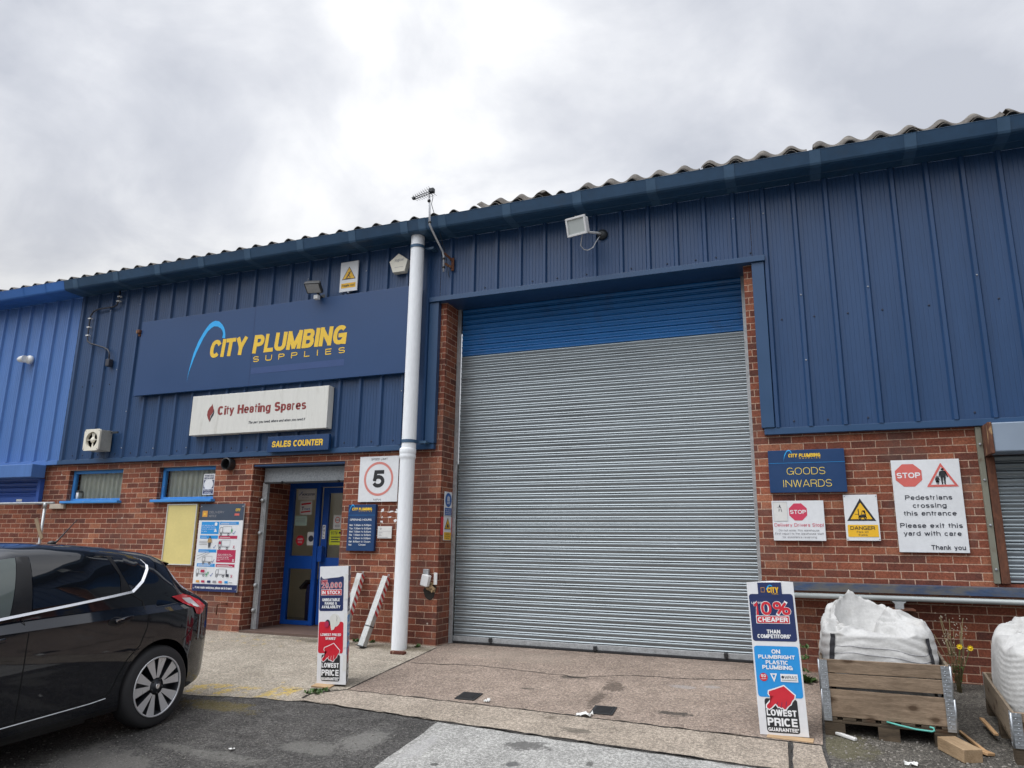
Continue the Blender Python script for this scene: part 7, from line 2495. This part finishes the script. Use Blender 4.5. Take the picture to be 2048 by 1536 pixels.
def make_car():
    car = thing('parked_car', 'black five-door hatchback with tinted rear glass, backed up to the brick wall', 'car')
    ls = [-3.60, -3.57, -3.53, -3.48, -3.42, -3.35, -3.25]
    x = -3.15
    while x < 0.2:
        ls.append(round(x, 3)); x += 0.05
    ls += [.2, .225, .24, .252, .262, .272, .285, .31, .34, .38, .42, .46, .50, .53, .56, .59, .62, .65, .68, .71, .735, .755, .772, .785, .80, .815, .83]
    bm = bmesh.new()
    rings = []
    for l in ls:
        s = car_section(l)
        ring = [bm.verts.new((w, l, h)) for w, h in s] + [bm.verts.new((-w, l, h)) for w, h in s[-2:0:-1]]
        rings.append(ring)
    n = len(rings[0])
    for a, b in zip(rings, rings[1:]):
        for i in range(n):
            bm.faces.new((a[i], a[(i + 1) % n], b[(i + 1) % n], b[i]))
    bm.faces.new(rings[0][::-1])
    bm.faces.new(rings[-1])
    bmesh.ops.recalc_face_normals(bm, faces=bm.faces[:])
    me = bpy.data.meshes.new('body')
    bm.to_mesh(me); bm.free()
    body = bpy.data.objects.new('body', me)
    COL.objects.link(body)
    cutters = []
    for l in (0.0, -2.70):
        for sd in (1, -1):
            c = MB().lathe([(0.352, 0.56 * sd), (0.352, 1.2 * sd)], (0, l, 0.335), 'X', 48).build('wheel_arch_cutter', 'car_trim', None)
            m_ = body.modifiers.new('arch', 'BOOLEAN')
            m_.operation = 'DIFFERENCE'
            m_.solver = 'EXACT'
            m_.object = c
            cutters.append(c)
    bpy.context.view_layer.update()
    me2 = bpy.data.meshes.new_from_object(body.evaluated_get(bpy.context.evaluated_depsgraph_get()))
    body.modifiers.clear()
    body.data = me2
    for c in cutters:
        bpy.data.objects.remove(c)
    me2.materials.clear()
    for k in ('car_paint', 'car_glass', 'car_trim'):
        me2.materials.append(M[k])
    for p in me2.polygons:
        p.use_smooth = True
        c = p.center
        p.material_index = 0
        if c.z > 1.05 and abs(c.x) < 0.66 and (-2.12 < c.y < -1.45):
            p.material_index = 1
        if c.z > 1.00 and abs(c.x) < 0.52 and 0.275 < c.y < 0.54:
            p.material_index = 1
        r0 = min(math.hypot(c.y, c.z - .335), math.hypot(c.y + 2.7, c.z - .335))
        if r0 < 0.351 and abs(c.x) < 0.87 or c.z < 0.24:
            p.material_index = 2
    me2.set_sharp_from_angle(angle=R(38))
    body.parent = car
    for sd in (1, -1):
        cpatch([(-1.045, 1.395), (-1.03, 1.405), (-.711, 1.392), (-.403, 1.368), (-.335, 1.212), (-.362, 1.082), (-.672, 1.045), (-1.085, 1.028)], 'car_glass', 'rear_door_window', car, side=sd)
        cpatch([(-.348, 1.366), (-.13, 1.335), (-.062, 1.255), (-.14, 1.168), (-.25, 1.100), (-.305, 1.222)], 'car_glass', 'quarter_window', car, side=sd)
        cpatch([(-1.145, 1.395), (-1.40, 1.375), (-1.62, 1.285), (-1.90, 1.13), (-2.02, 1.03), (-1.98, .985), (-1.6, .99), (-1.245, 1.012)], 'car_glass_clear', 'front_door_window', car, side=sd)
        cpatch([(-1.138, 1.400), (-1.05, 1.402), (-1.092, 1.026), (-1.240, 1.012)], 'car_trim', 'door_pillar', car, off=0.003, side=sd)
        cpatch([(-.397, 1.368), (-.354, 1.366), (-.255, 1.094), (-.352, 1.078), (-.328, 1.212)], 'car_trim', 'quarter_pillar', car, off=0.0035, side=sd)
        cline([(-2.02, .975), (-1.6, .978), (-1.334, .996), (-1.157, 1.010), (-.792, 1.038), (-.408, 1.070), (-.245, 1.085), (-.125, 1.157), (-.030, 1.251), (-.018, 1.285)], 0.016, 'chrome', 'window_chrome', car, 0.010, sd, 0.0, 0.75)
        cline([(-.018, 1.285), (-.055, 1.330), (-.118, 1.352)], 0.006, 'chrome', 'window_chrome', car, 0.006, sd, 0.0, 0.5)
        # shut lines
        gp = [(-.255, 1.066), (-.150, 1.000), (-.148, .90), (-.160, .80), (-.215, .672), (-.322, .579), (-.385, .47), (-.42, .39), (-.465, .338), (-.589, .322), (-1.277, .310), (-2.1, .30)]
        cline(gp, 0.007, 'gap', 'door_gap', car, 0.0015, sd)
        cline([(-1.160, 1.002), (-1.152, .89), (-1.162, .646), (-1.160, .318)], 0.007, 'gap', 'door_gap', car, 0.0015, sd)
        cline([(.395, .80), (.303, .703), (.228, .645)], 0.006, 'gap', 'bumper_gap', car, 0.0015, sd)
        cline([(-2.1, .285), (-1.277, .297), (-.6, .312), (-.47, .322)], 0.005, 'rim_face', 'sill_highlight', car, 0.004, sd, 0.0, 1.0)  # pale strip paints the highlight along the sill
        # tail lamp
        lm = cpatch([(.150, 1.012), (.30, 1.020), (.41, .994), (.475, .955), (.505, .90), (.47, .85), (.425, .835), (.372, .850), (.335, .905), (.235, .965)], 'lamp_red', 'tail_lamp', car, off=0.010, side=sd)
        cpatch([(.262, .990), (.385, .980), (.435, .935), (.405, .905), (.372, .905)], 'lamp_clear', 'lamp_reflector', lm, off=0.0135, side=sd)
        # door handles
        for l0, h0 in ((-.405, .895), (-1.40, .865)):
            cx_ = car_w(l0, h0)
            hb_ = MB().box(-.012, .012, -.085, .075, -.016, .016, .009)
            o = hb_.build('door_handle', 'car_paint', car)
            o.data.transform(Matrix.Translation(((cx_ + .028) * sd, l0, h0)) @ Matrix.Rotation(R(7), 4, 'X'))
            cup = [(l0 - .07 + .075 * cos(2 * pi * k / 14) + .02, h0 - .012 + .034 * sin(2 * pi * k / 14)) for k in range(14)]
            cpatch(cup, 'car_trim', 'handle_recess', car, off=0.002, side=sd)
            cline([(l0 - .085, h0 - .004), (l0 + .06, h0 + .016)], 0.006, 'chrome', 'handle_chrome', car, 0.040, sd) if l0 > -1 else None
        # mirror, headlamp
        mr_ = MB().box(-.11, .09, -.07, .06, -.065, .075, .04)
        o = mr_.build('door_mirror', 'car_paint', car)
        o.data.transform(Matrix.Translation((.96 * sd, -1.86, 1.04)))
        cpatch([(-3.30, .74), (-3.05, .80), (-2.78, .88), (-2.80, .83), (-3.1, .70), (-3.32, .67)], 'lamp_clear', 'headlamp', car, off=0.006, side=sd)
    # spoiler, aerial, rear plate strip, grille
    MB().grid(lambda u, v: Vector(((u - .5) * 1.12, .20 + .165 * v - .05 * (2 * u - 1) ** 2 * v, 1.375 - 0.030 * v - 0.075 * (2 * u - 1) ** 2 + 0.006)), 24, 4).grid(
        lambda u, v: Vector(((u - .5) * 1.12, .365 - .05 * (2 * u - 1) ** 2 - .06 * v, 1.351 - 0.075 * (2 * u - 1) ** 2 - 0.045 * v)), 24, 3).build('spoiler', 'car_paint', car, fix=False)
    MB().tube([(0, -.40, 1.46), (0, -.36, 1.485), (0, -.20, 1.66)], 0.004, 8, rs=[0.016, 0.007, 0.003]).build('aerial', 'car_trim', car)
    MB().lathe([(.035, 0), (.026, .018), (.012, .026)], (0, -.41, 1.462), 'Z', 14).build('aerial_base', 'car_trim', car)
    MB().box(-.42, .42, -3.615, -3.56, .38, .60, .02).build('grille', 'car_trim', car)
    MB().box(-.26, .26, .80, .845, .60, .715, .006).build('number_plate', 'cctv_yellow', car)
    # wheels
    for l in (0.0, -2.70):
        for sd in (1, -1):
            ty = MB().lathe([(.235, .685 * sd), (.285, .682 * sd), (.308, .70 * sd), (.318, .73 * sd), (.318, .84 * sd), (.308, .866 * sd), (.285, .882 * sd), (.236, .878 * sd)], (0, l, .318), 'X', 48, caps=False)
            w = ty.build('wheel', 'tyre', car)
            MB().lathe([(.2355, .876 * sd), (.230, .882 * sd), (.222, .874 * sd), (.214, .82 * sd), (.20, .75 * sd), (.0, .745 * sd)], (0, l, .318), 'X', 48, caps=False).build('rim', 'rim_dark', w)
            MB().lathe([(.2355, .880 * sd), (.2345, .8855 * sd), (.2225, .8835 * sd), (.222, .878 * sd)], (0, l, .318), 'X', 48, caps=False).build('rim_lip', 'rim_face', w)
            sp, sk = MB(), MB()
            for k in range(5):
                for e in (-1, 1):
                    a = 2 * pi * (k + .25) / 5 + e * 0.285 + 0.12
                    a2 = 2 * pi * (k + .25) / 5 + e * 0.20 + 0.12
                    def P(r, t, x, aa):
                        return (x * sd, l + r * cos(aa) - t * sin(aa), .318 + r * sin(aa) + t * cos(aa))
                    outer = [P(.221, .040, .874, a), P(.221, -.040, .874, a)]
                    inner = [P(.066, -.014, .868, a2), P(.066, .014, .868, a2)]
                    sp.face(outer + inner)
                    back = [P(.221, .034, .82, a), P(.221, -.034, .82, a), P(.062, -.014, .80, a2), P(.062, .014, .80, a2)]
                    fr4 = outer + inner
                    for i in range(4):
                        j = (i + 1) % 4
                        A_, B__ = Vector(fr4[i]), Vector(fr4[j])
                        sk.face([A_ - Vector((.0012 * sd, 0, 0)), B__ - Vector((.0012 * sd, 0, 0)), back[j], back[i]])
                # web between the twin spokes
                ac = 2 * pi * (k + .25) / 5 + 0.12
                sk.face([P(.218, .030, .838, ac), P(.218, -.030, .838, ac), P(.06, -.012, .848, ac), P(.06, .012, .848, ac)])
            sp.build('spoke_faces', 'rim_face', w)
            sk.build('spokes', 'rim_dark', w)
            MB().lathe([(.060, .80 * sd), (.058, .862 * sd), (.048, .868 * sd), (.034, .872 * sd), (.030, .880 * sd), (.0, .882 * sd)], (0, l, .318), 'X', 28).build('hub', 'rim_dark', w)
            MB().lathe([(.022, .8825 * sd), (.016, .8845 * sd), (.013, .883 * sd)], (0, l, .318), 'X', 24).build('hub_badge', 'chrome', w)
            nb = MB()
            for k in range(5):
                a = 2 * pi * (k + .75) / 5 + .12
                nb.lathe([(.010, .866 * sd), (.009, .874 * sd), (.0, .876 * sd)], (0, l + .054 * cos(a), .318 + .054 * sin(a)), 'X', 10)
            nb.build('wheel_nuts', 'black', w)
            MB().lathe([(.0, .742 * sd), (.14, .742 * sd), (.14, .735 * sd)], (0, l, .318), 'X', 24).build('brake_disc', 'galv_plain', w)
    MB().box(-.7, .7, -2.2, -.5, .14, .20).build('underbody', 'car_trim', car)
    car.matrix_world = Matrix.Translation((-5.935, 4.83, gz(4.83))) @ Matrix.Rotation(R(2.3), 4, 'X')
    return car


make_car()


# ------------------------------------------------------------------ put every root at the base of its thing
def all_desc(o):
    r = []
    for c in o.children:
        r.append(c)
        r += all_desc(c)
    return r


bpy.context.view_layer.update()
for o in [o for o in COL.objects if o.parent is None and o.type == 'EMPTY']:
    if o.location.length > 1e-6 or o.rotation_euler[0] or o.rotation_euler[2]:
        continue
    lo, hi = Vector((1e9,) * 3), Vector((-1e9,) * 3)
    for d in all_desc(o):
        if d.type == 'MESH':
            for c in d.bound_box:
                w = d.matrix_world @ Vector(c)
                lo = Vector(map(min, lo, w))
                hi = Vector(map(max, hi, w))
    c = Vector(((lo.x + hi.x) / 2, (lo.y + hi.y) / 2, lo.z))
    o.location = c
    for d in o.children:
        d.location = d.location - c
bpy.context.view_layer.update()
